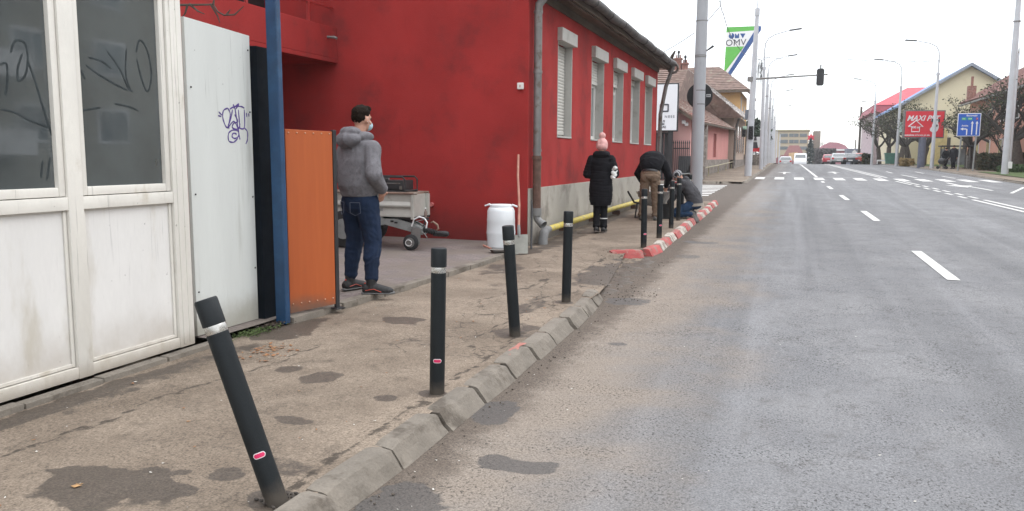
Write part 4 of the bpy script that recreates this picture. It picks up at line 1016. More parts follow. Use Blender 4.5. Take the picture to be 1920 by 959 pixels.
mb = MB(); q = T(748, 413, .1); mb.obox((q.x + .08, TY + .12, q.z), (.22, .12, .07)); build('tool_tray', mb, M_black, tl, bevel=.005)
# bottles on the drawbar
def bottle(loc, h, m_, lb, cap_m, g=None):
    t = thing('bottle', lb, 'bottle', loc, group=g)
    mb = MB(); pr = [(.25, 0), (.27, .03), (.27, .5), (.2, .62), (.1, .78), (.1, .86)]; mb.tube([(0, 0, q[1] * h) for q in pr], [q[0] * h * .55 for q in pr], 14); build('bottle_body', mb, m_, t, smooth_=True, world_=False)
    mb = MB(); mb.cyl((0, 0, .87 * h), (0, 0, h), .075 * h, n=12); build('cap', mb, cap_m, t, smooth_=True, world_=False)
for px_, lb in ((731, 'left one of two small white bottles on the trailer drawbar'), (740, 'right one of two small white bottles on the trailer drawbar')):
    q = T(px_, 423, .02); tq = a0.lerp(b0, (q.x - a0.x) / (b0.x - a0.x)); bottle((q.x, TY + .03, tq.z + .001), .17, mat('milky_plastic', (.55, .55, .52), .3), lb, M_wh, 'bottles on the trailer drawbar')
q = T(798, 409, .1); bottle((q.x, TY + .1, q.z), .15, mat('brown_liquid', (.17, .12, .1), .25), 'single brownish bottle standing by the hose above the trailer coupling', M_wh)
mb = MB(); mb.cyl((q.x, TY + .1, q.z - .03), (q.x, TY + .1, q.z - .001), .05, n=14); mb.tube([(q.x, TY + .1, q.z - .02), (q.x - .02, TY + .07, b0.z)], .012, 6)
build('cup_bracket', mb, M_black, tl, smooth_=True)
mb = MB(); q = Vector(at(808, 384, 11.8)); mb.cyl((q.x, 11.80, q.z), (q.x, 11.846, q.z), .035, n=12); build('valve_cap', mb, mat('pinkish_cap', (.5, .15, .14), .5), house)
# generator on the trailer
g0 = Vector(at(764, 361, 10.5)); gt = Vector(at(764, 335, 10.5))
gn = thing('generator', 'black framed portable generator sitting on top of the trailer', 'generator', (g0.x - .3, 10.62, ztop + .03))
zb = ztop + .03; zt = zb + (gt.z - g0.z) + .02; gx1 = g0.x; gx0 = g0.x - .62
mb = MB(); mb.box(gx0 + .05, 10.45, zb + .03, gx1 - .05, 10.80, zb + .17); build('housing', mb, M_black, gn, bevel=.015, smooth_=True)
mb = MB(); mb.box(gx0 + .12, 10.443, zb + .12, gx1 - .09, 10.449, zb + .135); mb.box(gx1 - .1, 10.44, zb + .04, gx1 - .06, 10.449, zb + .09); mb.tube([(gx0 + .16, 10.5, zb + .19), (gx1 - .3, 10.5, zb + .20)], .03, 10); build('grille', mb, M_zinc, gn)
mb = MB()
for y in (10.42, 10.82):
    pts = [(gx0, y, zb + .01), (gx0, y, zt - .04), (gx0 + .04, y, zt), (gx1 - .04, y, zt), (gx1, y, zt - .04), (gx1, y, zb + .01), (gx0, y, zb + .01)]; mb.tube(pts, .014, 8)
for x in (gx0, gx1): mb.tube([(x, 10.42, zb + .02), (x, 10.82, zb + .02)], .014, 8)
build('tube_frame', mb, M_rub, gn, smooth_=True)

# ================================================================ BIG POLE WITH THE BACK OF A ROUND SIGN
M_pole = mat('pale_grey_pole_paint', (.34, .35, .37), .6, .07, 3., (.25, .255, .26), .58, .75, 3.5, bmp=.15, stretch=(1, 1, .4))
PX, PY = -2.35, 20.9; pz = side_h(PX, PY)
bp = thing('utility_pole', 'thick pale grey steel pole on the pavement corner carrying the back of a round sign', 'pole', (PX, PY, pz))
mb = MB(); mb.tube([(PX, PY, pz - .05), (PX + .01, PY, pz + 3), (PX + .03, PY, pz + 9.5)], [.165, .148, .112], 28); build('shaft', mb, M_pole, bp, smooth_=True)
mb = MB()
for zz_ in (2.86, 3.20, 4.02, 4.06, 4.9): mb.tube([(PX + .012, PY, zz_), (PX + .012, PY, zz_ + .025)], .15 - .004 * (zz_ - 3), 28)
build('strap', mb, M_zinc, bp, smooth_=True)
mb = MB(); mb.tube([(PX + .1, PY, 4.15), (PX + .32, PY, 4.30)], [.012, .03], 8); build('stub_bracket', mb, M_black, bp, smooth_=True)
sgn = Vector(at(1312, 180, PY + .17))
rs = thing('round_sign', 'black back of a round traffic sign strapped to the thick pale pole', 'traffic sign', (sgn.x, PY + .17, sgn.z))
mb = MB(); mb.cyl((sgn.x, PY + .165, sgn.z), (sgn.x, PY + .18, sgn.z), .315, n=48); build('plate', mb, M_dark if False else mat('sign_back', (.012, .012, .013), .6), rs, smooth_=True)
mb = MB(); mb.tube([(sgn.x + .315 * math.cos(a), PY + .17, sgn.z + .315 * math.sin(a)) for a in np.linspace(0, 6.2832, 49)], .008, 6); build('rim', mb, M_black, rs, smooth_=True)
mb = MB(); mb.box(sgn.x + .16, PY + .158, sgn.z - .035, sgn.x + .27, PY + .166, sgn.z + .035); lab = build('maker_sticker', mb, mat('pale_sticker', (.45, .45, .45), .5), rs)
mb = MB()
for k in range(3): mb.box(sgn.x + .175 + k * .03, PY + .155, sgn.z - .018, sgn.x + .192 + k * .03, PY + .158, sgn.z + .018)
build('sticker_print', mb, M_dark, lab)

# ================================================================ PEOPLE
M_skin = mat('skin', (.46, .25, .18), .55, .08, 12., spec=.4)
def fold_fn(seed, amp, sc=(9, 9, 16), ridge=True):
    def f(co, n):
        p = Vector((co.x * sc[0], co.y * sc[1], co.z * sc[2])) + Vector((seed, seed * .7, 0))
        q = Vector((noise.noise(p * .35), noise.noise(p * .35 + Vector((9, 0, 0))), 0)) * 2.2
        v = noise.noise(p * .55 + q)
        w = (1 - abs(v) * 2.6)
        return amp * (max(w, -.6) * .8 + .5 * noise.noise(p * 1.6 + q))
    return f
def fingers(mb, wrist, d, n, side, s=1., curl=.5):
    """palm, four unequal curled fingers and a thumb leaving the palm's side; d along hand, n palm normal, side toward thumb"""
    d = Vector(d).normalized(); n = Vector(n); n = (n - d * n.dot(d)).normalized(); sd = Vector(side); sd = (sd - d * sd.dot(d) - n * sd.dot(n)).normalized()
    w = Vector(wrist); mb.cap(w, w + d * .05 * s, .026 * s, .034 * s)
    rt = Matrix((sd, n, d)).transposed()
    mb.ell(w + d * .06 * s, (.042 * s, .017 * s, .05 * s), rt)
    for k, (off, ln) in enumerate([(.03, .068), (.011, .078), (-.009, .073), (-.028, .056)]):
        b = w + d * .1 * s + sd * off * s; m_ = b + (d * math.cos(curl) + n * math.sin(curl)) * ln * .5 * s; e = m_ + (d * math.cos(curl * 2.4) + n * math.sin(curl * 2.4)) * ln * .5 * s
        mb.cap(b - d * .02 * s, m_, .0095 * s, .0088 * s, 8); mb.cap(m_, e, .0088 * s, .0072 * s, 8)
    b = w + d * .03 * s + sd * .034 * s; m_ = b + (d * .6 + sd * .8).normalized() * .035 * s; e = m_ + (d * .9 + n * .4).normalized() * .032 * s
    mb.cap(b, m_, .0125 * s, .011 * s, 8); mb.cap(m_, e, .011 * s, .009 * s, 8)
def head_mb(mb, c, yaw, pitch, s=1.):
    """face looks along +y turned by yaw (left positive) and pitch (down positive); eyes half way, nose, mouth, ears"""
    M = (Matrix.Rotation(yaw, 3, 'Z') @ Matrix.Rotation(-pitch, 3, 'X')); c = Vector(c)
    P = lambda x, y, z: c + M @ (Vector((x, y, z)) * s)
    mb.ell(P(0, -.012, .02), (.075 * s, .094 * s, .098 * s), M, 20, 14); mb.ell(P(0, .03, -.045), (.055 * s, .058 * s, .068 * s), M, 16, 12); mb.ell(P(0, .062, -.088), (.026 * s, .022 * s, .022 * s), M)
    mb.tube([P(0, .085, .012), P(0, .098, -.012), P(0, .108, -.032), P(0, .09, -.042)], [.009 * s, .012 * s, .016 * s, .012 * s], 10)
    mb.ell(P(0, .084, -.063), (.024 * s, .010 * s, .007 * s), M); mb.ell(P(0, .082, -.073), (.020 * s, .010 * s, .007 * s), M)
    for k in (-1, 1):
        mb.ell(P(k * .078, -.008, -.012), (.010 * s, .020 * s, .032 * s), M); mb.ell(P(k * .03, .074, .028), (.022 * s, .012 * s, .007 * s), M); mb.ell(P(k * .042, .058, -.03), (.024 * s, .02 * s, .022 * s), M)
    return P, M
def person(label, loc, rz, J, S, vox, mats, extra=None, group=None):
    t = thing('person', label, 'person', loc, rz, group)
    b = MB(); w = S.get('w', 1.)
    tor = J['torso']; tr_ = S['torso']
    b.loft(tor, tr_, n=22); b.ell(tor[0], (tr_[0][0], tr_[0][1], .08)); b.ell(tor[-1], (tr_[-1][0], tr_[-1][1], .05))
    P, HM = head_mb(b, J['head'], J.get('yaw', 0), J.get('pitch', 0), S.get('head', 1.))
    b.cap(J['neck'], Vector(J['head']) + HM @ Vector((0, -.02, -.05)), .058 * w, .052)
    for s_ in 'LR':
        sh_, el, wr = J['sh' + s_], J['el' + s_], J['wr' + s_]
        b.ell(sh_, .066 * w); b.cap(sh_, el, .054 * w, .041 * w); b.cap(el, wr, .041 * w, .029)
        h = J.get('hand' + s_)
        if h: fingers(b, wr, h[0], h[1], h[2], S.get('hand', 1.), h[3] if len(h) > 3 else .5)
        hp, kn, an = J['hip' + s_], J['kn' + s_], J['an' + s_]
        b.cap(hp, kn, .088 * w, .056 * w); b.cap(kn, Vector(kn).lerp(Vector(an), .35), .056 * w, .056 * w); b.cap(Vector(kn).lerp(Vector(an), .35), an, .056 * w, .036)
        f_ = J['ft' + s_]; b.cap(an, Vector(an) + Vector(f_).normalized() * .10 + Vector((0, 0, -.045)), .034, .022)
    place_mesh('body', remeshed(b, vox, 3), M_skin, t)
    # jacket
    j = MB(); o_ = S['joff']
    n0 = S.get('jstart', 0)
    j.loft([Vector(q) for q in S['jt']], S['jr'], n=26)
    for s_ in 'LR':
        sh_, el, wr = [Vector(J[k + s_]) for k in ('sh', 'el', 'wr')]
        a = S['sleeve']; j.ell(sh_, a[0]); j.cap(sh_, sh_.lerp(el, .5), a[0], a[1]); j.cap(sh_.lerp(el, .5), el, a[1], a[1] * .98); j.cap(el, el.lerp(wr, .93), a[1] * .98, a[2])
        j.tube([el.lerp(wr, .9), el.lerp(wr, .96)], a[2] * 1.06, 12)
    for e in S.get('jx', []): j.ell(*e)
    place_mesh(S.get('jname', 'jacket'), remeshed(j, vox, S.get('jsm', 3), fold_fn(S.get('seed', 1), S.get('jf', .007), S.get('jsc', (9, 9, 14)))), mats['j'], t)
    # trousers
    p_ = MB(); L = S['leg']
    hl, hr = Vector(J['hipL']), Vector(J['hipR']); pc = (hl + hr) / 2
    pd = (Vector(tor[1]) - Vector(tor[0])).normalized()
    p_.loft([pc - pd * .08, pc - pd * .02, pc + pd * .06, pc + pd * .13], S['pel'], n=22); p_.ell(pc - pd * .04, (S['pel'][1][0] * .95, S['pel'][1][1], .1))
    for s_ in 'LR':
        hp, kn, an = [Vector(J[k + s_]) for k in ('hip', 'kn', 'an')]
        p_.cap(hp, kn, L[0], L[1]); c_ = kn.lerp(an, .35) + Vector((0, -.012, 0)); p_.cap(kn, c_, L[1], L[2]); p_.cap(c_, kn.lerp(an, S.get('hem', .93)), L[2], L[3]); p_.tube([kn.lerp(an, S.get('hem', .93) - .05), kn.lerp(an, S.get('hem', .93) + .02)], L[3] * 1.12, 14)
    for e in S.get('px', []): p_.ell(*e)
    place_mesh('trousers', remeshed(p_, vox, S.get('psm', 3), fold_fn(S.get('seed', 1) + 5, S.get('pf', .006), (13, 13, 15))), mats['p'], t)
    for s_ in 'LR':
        an = Vector(J['an' + s_]); f_ = Vector(J['ft' + s_]).normalized(); sd = Vector((f_.y, -f_.x, 0))
        if sd.length < .1: sd = Vector((1, 0, 0))
        up = sd.cross(f_)
        q = MB(); z0 = Vector((0, 0, 0)); bs = an - up * (an.dot(up) - Vector(J.get('sole' + s_, (an.x, an.y, 0))).dot(up)) if False else an - up * S.get('anh', .085)
        q.loft([bs - f_ * .085 + up * .045, bs - f_ * .06 + up * .05, bs + f_ * .02 + up * .055, bs + f_ * .1 + up * .045, bs + f_ * .17 + up * .036, bs + f_ * .205 + up * .03], [(.032, .035), (.044, .055), (.048, .062), (.050, .047), (.045, .036), (.024, .022)], side=sd, n=16)
        q.cap(an - up * .03, an + up * (.06 if S.get('hem') else .03), .048, .05)
        sh_o = place_mesh('shoe', remeshed(q, vox * .8, 2), mats['s'], t)
        q = MB(); q.loft([bs - f_ * .095 + up * .014, bs - f_ * .05 + up * .014, bs + f_ * .1 + up * .014, bs + f_ * .19 + up * .016, bs + f_ * .222 + up * .02], [(.03, .014), (.045, .014), (.051, .014), (.043, .014), (.02, .012)], side=sd, n=16)
        place_mesh('sole', remeshed(q, vox * .8, 1), mats.get('sole', mats['s']), sh_o)
    if extra: extra(t, P, HM, vox)
    return t
def fabric(name, col, var=.12, vs=8., **k): return mat(name, col, .9, var, vs, grain=.25, gs=160, bmp=.35, bs_=90, spec=.2, **k)

# the man in the grey hooded jacket, seen from behind, looking right
zf = fc_h(-4.1, 7.1)
J = dict(torso=[(0, 0, .90), (0, -.01, 1.02), (0, 0, 1.14), (0, .01, 1.30), (0, 0, 1.44), (0, -.01, 1.50)], head=(.01, .035, 1.70), neck=(0, -.005, 1.50), yaw=.14, pitch=.06,
         shL=(-.20, 0, 1.415), shR=(.20, 0, 1.415), elL=(-.285, -.07, 1.19), elR=(.295, -.07, 1.17), wrL=(-.22, .08, 1.03), wrR=(.225, .09, 1.02),
         handL=((.45, .2, -1), (1, 0, 0), (0, 1, 0), .4), handR=((-.45, .2, -1), (-1, 0, 0), (0, 1, 0), .4),
         hipL=(-.10, 0, .90), hipR=(.10, 0, .90), knL=(-.135, .035, .50), knR=(.15, .03, .50), anL=(-.15, -.02, .09), anR=(.20, -.04, .09), ftL=(-.1, 1, 0), ftR=(.75, .66, 0))
S = dict(torso=[(.165, .125), (.165, .12), (.155, .115), (.185, .125), (.165, .10), (.07, .07)], joff=.03, jt=[(0, -.005, .97), (0, -.005, 1.0), (0, -.01, 1.06), (0, -.005, 1.16), (0, 0, 1.30), (0, -.005, 1.41), (0, -.01, 1.48), (0, -.005, 1.53)],
         jr=[(.20, .155), (.205, .158), (.225, .175), (.228, .178), (.238, .170), (.225, .140), (.165, .115), (.085, .09)], sleeve=(.080, .076, .052), leg=(.118, .084, .078, .056), pel=[(.15, .12), (.182, .145), (.185, .14), (.168, .128)],
         jx=[((0, -.125, 1.50), (.155, .085, .085)), ((0, -.10, 1.575), (.125, .075, .05)), ((-.10, -.01, 1.53), (.05, .10, .05)), ((.10, -.01, 1.53), (.05, .10, .05))],
         jf=.0075, pf=.006, hem=.84, seed=3, jsm=3, psm=2, w=1.08, jname='hooded_jacket', jsc=(10, 10, 7))
def ex_man(t, P, HM, vox):
    q = MB(); q.ell(P(0, -.022, .060), (.0800, .092, .072), HM, 24, 16); q.ell(P(0, -.048, .022), (.0745, .064, .070), HM, 20, 12); q.ell(P(.01, .045, .104), (.045, .040, .030), HM); q.ell(P(-.02, .0, .118), (.05, .05, .026), HM)
    place_mesh('hair', remeshed(q, .006, 2, fold_fn(2, .006, (55, 55, 40))), mat('dark_brown_hair', (.014, .009, .006), .8, .5, 60., bmp=.8, bs_=180, spec=.1), t)
    q = MB()
    for k in (-1, 1): q.ell(P(k * .03, .083, .012), (.012, .008, .008), HM)
    build('eye', q, M_dark, t, world_=False)
    q = MB(); q.ell(P(0, .066, -.055), (.058, .056, .052), HM, 18, 12); mk = place_mesh('face_mask', remeshed(q, .007, 2), mat('mask_blue', (.40, .58, .66), .8), t)
    q = MB()
    for k in (-1, 1): q.tube([P(k * .05, .075, -.03), P(k * .078, .02, -.02), P(k * .088, -.015, .012)], .0022, 5); q.tube([P(k * .05, .07, -.075), P(k * .075, .02, -.05), P(k * .087, -.02, -.02)], .0022, 5)
    build('ear_loop', q, M_wh, mk, world_=False)
    # rib hem, back yoke seam, pockets
    q = MB(); q.loft([(0, -.005, .955), (0, -.005, .962), (0, -.005, 1.01), (0, -.005, 1.018)], [(.19, .148), (.197, .154), (.199, .156), (.195, .153)], n=36); build('rib_hem', q, mat('grey_rib', (.125, .122, .13), .9, .1, 8., stretch=(8, 8, .5)), t, smooth_=True, world_=False)
    for k in (-1, 1):
        q = MB(); 
        a_, b_ = (k * .045, -.156, .90), (k * .145, -.118, .90); 
        q.tube([a_, b_], .0035, 5); q.tube([(k * .045, -.154, .90), (k * .05, -.157, .80), (k * .10, -.14, .775), (k * .148, -.112, .80), (k * .145, -.118, .90)], .0028, 5)
        build('back_pocket_seam', q, mat('denim_seam', (.07, .085, .12), .9), t, world_=False)
    for s_, a_ in (('L', J['anL']), ('R', J['anR'])):
        q = MB(); f_ = Vector(J['ft' + s_]).normalized(); sd = Vector((f_.y, -f_.x, 0)); an = Vector(a_)
        q.tube([an + sd * .046 - f_ * .05 + Vector((0, 0, -.04)), an + sd * .052 + f_ * .03 + Vector((0, 0, -.025)), an + sd * .05 + f_ * .10 + Vector((0, 0, -.055))], .003, 5)
        q.tube([an - f_ * .05 + Vector((0, 0, .0)), an - f_ * .062 + Vector((0, 0, .03))], .008, 6)
        build('shoe_stripe', q, mat('red_stripe', (.5, .07, .04), .6), t, world_=False)
mj = fabric('grey_jacket', (.155, .15, .162), .10, 5., col2=(.125, .12, .128), c2lo=.45, c2hi=.65, c2s=30.)
M_denim = fabric('dark_denim', (.012, .022, .048), .3, 6., col2=(.04, .065, .12), c2lo=.6, c2hi=.85, c2s=4.)
person('man in a grey hooded jacket and dark jeans beside the orange gate, back turned', (-4.12, 7.12, zf), rad(-22), J, S, .0085,
       dict(j=mj, p=M_denim, s=mat('black_trainer', (.016, .015, .016), .7, .3, 20.), sole=mat('grey_sole', (.12, .12, .12), .7)), ex_man)

[o for o in COL.objects if o.get('category') == 'person'][-1].scale = (1.06, 1.06, 1.025)
# the woman in the long black coat
zf = side_h(-3.23, 14.14)
Jw = dict(torso=[(0, 0, .84), (0, 0, .96), (0, 0, 1.06), (0, 0, 1.20), (0, 0, 1.32), (0, 0, 1.37)], head=(0, .035, 1.53), neck=(0, 0, 1.37), pitch=.3,
          shL=(-.17, 0, 1.31), shR=(.17, 0, 1.31), elL=(-.25, -.02, 1.06), elR=(.245, -.03, 1.07), wrL=(-.13, .16, 1.02), wrR=(.15, .17, 1.08),
          handL=((.8, .6, 0), (0, 0, -1), (0, 1, 0), .6), handR=((-.3, .9, .2), (-1, 0, 0), (0, 0, 1), .5),
          hipL=(-.085, 0, .84), hipR=(.085, 0, .84), knL=(-.07, .02, .46), knR=(.05, .08, .47), anL=(-.06, -.10, .10), anR=(.055, .03, .085), ftL=(0, 1, -.1), ftR=(.05, 1, 0))
Sw = dict(torso=[(.15, .11), (.14, .10), (.13, .10), (.15, .11), (.14, .09), (.055, .055)], joff=.03, jt=[(0, -.01, .50), (0, -.01, .60), (0, -.01, .78), (0, -.01, .95), (0, -.01, 1.08), (0, 0, 1.22), (0, 0, 1.33), (0, 0, 1.40), (0, .005, 1.45)],
          jr=[(.18, .145), (.205, .165), (.21, .17), (.20, .16), (.185, .15), (.205, .155), (.18, .13), (.12, .11), (.09, .095)], sleeve=(.085, .082, .055), leg=(.085, .068, .064, .062), pel=[(.13, .11), (.15, .12), (.15, .12), (.14, .11)],
          jx=[((0, -.07, 1.40), (.15, .08, .07)), ((-.08, .0, 1.42), (.07, .09, .05)), ((.08, .0, 1.42), (.07, .09, .05))], jf=.007, pf=.004, seed=8, w=.88, jname='long_coat', jsc=(3, 3, 26))
def ex_w(t, P, HM, vox):
    q = MB(); q.ell(P(0, -.01, .055), (.105, .118, .11), HM, 20, 12); q.ell(P(0, -.025, .0), (.10, .108, .07), HM); q.ell(P(0, -.055, .205), .06, None, 14, 10)
    place_mesh('pompom_hat', remeshed(q, .010, 2, fold_fn(4, .007, (16, 16, 5))), fabric('pink_knit', (.66, .38, .36), .12, 20.), t)
    q = MB(); q.tube([(-.075 + .07 * 0, -.0, .0)] * 2, .01) if False else None
    for (x, y) in ((.053, .03),): q.tube([(x, y, .255), (x, y, .27)], .071, 16)
    build('reflective_ankle_tape', q, M_wh, t, world_=False)
    q = MB()
    rn = random.Random(4)
    for k in range(7): q.ell((.235 + rn.uniform(-.02, .03), -.09 + rn.uniform(-.03, .03), 1.06 + .03 * k - .07), (rn.uniform(.025, .045), .03, .035), Matrix.Rotation(rn.uniform(0, 3), 3, 'Y'))
    o = place_mesh('crumpled_bag', remeshed(q, .009, 1, fold_fn(6, .012, (22, 22, 22))), mat('white_bag', (.62, .64, .62), .5), None)
    M_ = Matrix.Translation(t.location) @ Matrix.Rotation(t.rotation_euler.z, 4, 'Z')
    c_ = Vector((.225, .02, .98)); 
    for v_ in o.data.vertices: v_.co -= c_
    o.location = M_ @ c_; o.rotation_euler = t.rotation_euler; tag(o, 'crumpled white bag tucked under the arm of the woman in the black coat', 'bag')
M_blk = fabric('black_quilted', (.0085, .0085, .011), .2, 6.)
person('woman in a long black coat and pink pompom hat walking away along the grey plinth', (-3.26, 14.14, zf), rad(6), Jw, Sw, .0105,
       dict(j=M_blk, p=fabric('black_trousers', (.009, .009, .011)), s=mat('black_boot', (.014, .013, .013), .6), sole=mat('brown_sole', (.10, .08, .07), .7)), ex_w)

# the man bending over the wheelbarrow
zf = side_h(-2.86, 17.0)
Jb = dict(torso=[(0, 0, .99), (0, .06, 1.12), (0, .18, 1.24), (0, .36, 1.30), (0, .50, 1.26), (0, .56, 1.22)], head=(0, .72, 1.10), neck=(0, .57, 1.21), pitch=1.2,
          shL=(-.20, .48, 1.20), shR=(.20, .48, 1.20), elL=(-.33, .46, .98), elR=(.33, .50, .93), wrL=(-.24, .60, .77), wrR=(.26, .66, .70),
          handL=((.1, .3, -1), (0, -1, 0), (1, 0, 0), .8), handR=((-.1, .3, -1), (0, -1, 0), (-1, 0, 0), .8),
          hipL=(-.095, 0, .97), hipR=(.095, 0, .97), knL=(-.13, .02, .52), knR=(.12, .03, .52), anL=(-.155, -.02, .085), anR=(.13, .06, .085), ftL=(-.25, 1, 0), ftR=(.2, 1, 0))
Sb = dict(torso=[(.165, .125), (.17, .13), (.18, .13), (.20, .13), (.17, .11), (.07, .07)], joff=.03, jt=[(0, .0, 1.04), (0, .035, 1.10), (0, .10, 1.20), (0, .22, 1.29), (0, .36, 1.32), (0, .48, 1.28), (0, .56, 1.22)],
          jr=[(.185, .15), (.215, .17), (.25, .165), (.265, .16), (.25, .15), (.19, .13), (.08, .08)], sleeve=(.10, .088, .055), leg=(.115, .09, .08, .078), pel=[(.15, .12), (.185, .15), (.18, .145), (.165, .13)],
          px=[((-.10, -.07, .90), (.085, .07, .10)), ((.10, -.07, .90), (.085, .07, .10))], jf=.006, pf=.011, seed=14, w=1.05, jname='sweater')
def ex_b(t, P, HM, vox):
    q = MB(); q.ell(P(0, -.02, .045), (.082, .098, .085), HM, 20, 12); place_mesh('hair', remeshed(q, .01, 2), mat('dark_brown_hair', (.028, .018, .012)), t)
    q = MB(); q.loft([(.0, -.005, 1.005), (0, .01, 1.045)], [(.18, .155), (.178, .15)], n=24); build('belt', q, M_black, t, world_=False)
    q = MB(); q.box(-.245, -.06, .50, -.215, .06, .62); q.box(.215, -.06, .56, .235, .07, .70); build('leg_pocket', q, mat('khaki_cargo', (.12, .09, .07)), t, world_=False, bevel=.008)
person('man in a black sweater and khaki trousers bending forward over the wheelbarrow', (-2.86, 17.0, zf), rad(2), Jb, Sb, .0105,
       dict(j=fabric('black_knit', (.0075, .0075, .010)), p=fabric('khaki_drill', (.165, .118, .085), .15, 5.), s=mat('grey_work_shoe', (.14, .135, .13), .8), sole=mat('black_sole', (.02, .02, .02), .8)), ex_b)

# the kneeling man with the striped hat
zf = side_h(-2.2, 17.9)
Jk = dict(torso=[(0, -.10, .36), (0, -.06, .46), (0, .00, .56), (0, .08, .68), (0, .15, .78), (0, .18, .82)], head=(0, .27, .91), neck=(0, .18, .82), pitch=.7,
          shL=(-.18, .12, .76), shR=(.18, .14, .77), elL=(-.235, .24, .52), elR=(.22, .38, .68), wrL=(-.16, .42, .33), wrR=(.13, .60, .60),
          handL=((.2, .5, -.9), (0, -1, 0), (1, 0, 0), .7), handR=((-.3, .9, .1), (-1, 0, 0), (0, 0, 1), .9),
          hipL=(-.10, -.10, .33), hipR=(.10, -.10, .33), knL=(-.16, .24, .10), knR=(.16, .30, .14), anL=(-.13, -.10, .10), anR=(.12, -.08, .10), ftL=(.1, -.5, -.75), ftR=(-.1, -.5, -.75))
Sk = dict(torso=[(.16, .125), (.16, .12), (.155, .12), (.17, .12), (.16, .10), (.065, .065)], joff=.03, jt=[(0, -.13, .30), (0, -.11, .38), (0, -.06, .50), (0, .0, .60), (0, .08, .70), (0, .15, .79), (0, .19, .84)],
          jr=[(.20, .16), (.205, .165), (.205, .165), (.21, .16), (.215, .15), (.17, .12), (.08, .08)], sleeve=(.088, .074, .05), leg=(.11, .085, .072, .06), pel=[(.15, .13), (.18, .15), (.18, .14), (.165, .13)],
          jx=[((0, .10, .86), (.10, .07, .05))], jf=.009, pf=.009, seed=21, w=1., anh=.07)
def ex_k(t, P, HM, vox):
    q = MB(); q.ell(P(0, -.012, .045), (.09, .108, .095), HM, 24, 14); q.ell(P(0, -.02, .0), (.086, .10, .05), HM)
    m, nt, bs = new_mat('striped_knit'); v = coords(nt); w_ = nt.nodes.new('ShaderNodeTexWave'); w_.inputs['Scale'].default_value = 11.; w_.bands_direction = 'X'; nt.links.new(v, w_.inputs['Vector'])
    nt.links.new(mixc(nt, smooth(nt, w_.outputs['Fac'], .55, .7), (.03, .03, .035), (.45, .45, .46)), bs.inputs['Base Color']); bs.inputs['Roughness'].default_value = .9
    place_mesh('striped_hat', remeshed(q, .01, 2), m, t)
    q = MB(); q.loft([(0, -.145, .27), (0, -.14, .33)], [(.205, .165), (.207, .167)], n=28); build('pale_hem', q, mat('pale_knit', (.32, .29, .25), .9), t, smooth_=True, world_=False)
    for s_, f in (('L', -1), ('R', 1)):
        q = MB(); h = Jk['hand' + s_]; w_ = Vector(Jk['wr' + s_]); d_ = Vector(h[0]).normalized(); fingers(q, w_, h[0], h[1], h[2], 1.22, h[3])
        place_mesh('work_glove', remeshed(q, .007, 1), mat('cream_glove', (.52, .50, .42), .85), t)
person('man in a striped knit hat, grey jacket and blue jeans kneeling at the kerb', (-2.13, 17.85, zf), rad(84), Jk, Sk, .0105,
       dict(j=fabric('charcoal_jacket', (.058, .057, .062), .2, 5.), p=fabric('blue_denim', (.03, .06, .12), .3, 6.), s=mat('grey_work_shoe', (.14, .135, .13)), sole=M_rub), ex_k)

# wheelbarrow in front of the bending man, bucket and cement bag
wb = thing('wheelbarrow', 'wheelbarrow with black handles standing in front of the bending man', 'wheelbarrow', (-2.95, 17.7, side_h(-2.9, 17.7)))
gz = side_h(-2.9, 17.7)
mb = MB(); mb.hexa([(-3.15, 17.75, gz + .30), (-2.72, 17.75, gz + .30), (-2.72, 18.3, gz + .25), (-3.15, 18.3, gz + .25), (-3.28, 17.6, gz + .58), (-2.58, 17.6, gz + .58), (-2.58, 18.5, gz + .58), (-3.28, 18.5, gz + .58)]); build('tray', mb, mat('cement_splashed_tray', (.36, .35, .33), .7, .3, 6.), wb, bevel=.02)
for s_ in (-1, 1):
    mb = MB(); x = -2.93; mb.tube([(x + s_ * .15, 18.6, gz + .22), (x + s_ * .2, 17.9, gz + .28), (x + s_ * .30, 17.2, gz + .36), (x + s_ * .37, 16.85, gz + .60)], .02, 8); build('handle', mb, M_black, wb, smooth_=True)
    mb = MB(); mb.tube([(x + s_ * .27, 17.4, gz + .33), (x + s_ * .30, 17.35, gz + .02), (x + s_ * .24, 17.6, gz + .02), (x + s_ * .22, 17.8, gz + .28)], .016, 8); build('leg', mb, M_black, wb, smooth_=True)
mb = MB(); mb.cyl((-2.98, 18.8, gz + .19), (-2.88, 18.8, gz + .19), .19, n=24); build('wheel', mb, M_rub, wb, smooth_=True, bevel=.02)
gz = side_h(-2.55, 17.6)
bk = thing('bucket', 'black mortar bucket standing between the bending man and the kneeling man', 'bucket', (-2.58, 17.55, gz))
mb = MB(); n = 24; mb.tube([(-2.58, 17.55, gz), (-2.58, 17.55, gz + .30), (-2.58, 17.55, gz + .315)], [.115, .15, .158], n, False); mb.tube([(-2.58, 17.55, gz + .25), (-2.58, 17.55, gz + .255)], [.14, .14], n); mb.tube([(-2.58, 17.55, gz), (-2.58, 17.55, gz + .004)], .115, n); build('pail', mb, M_rub, bk, smooth_=True)
mb = MB(); mb.tube([(-2.58 + .15 * math.cos(a), 17.55 - .11 * math.sin(a), gz + .30 - .05 * math.sin(a)) for a in np.linspace(0, math.pi, 12)], .004, 6); build('handle', mb, M_galv, bk, smooth_=True)
p = at(1263, 350, 24.5)
br = thing('work_barrier', 'small red and white board barrier on the pavement behind the kneeling man', 'barrier', (-3.0, 24.3, side_h(-3, 24.3)))
mb = MB(); mb.box(-3.55, 24.3, .62, -2.55, 24.34, .82); bb = build('board', mb, M_wh, br, bevel=.005)
mb = MB()
for k in range(3): x = -3.48 + k * .36; mb.prism([(x, .622), (x + .15, .622), (x + .22, .818), (x + .07, .818)], 'y', 24.293, 24.299)
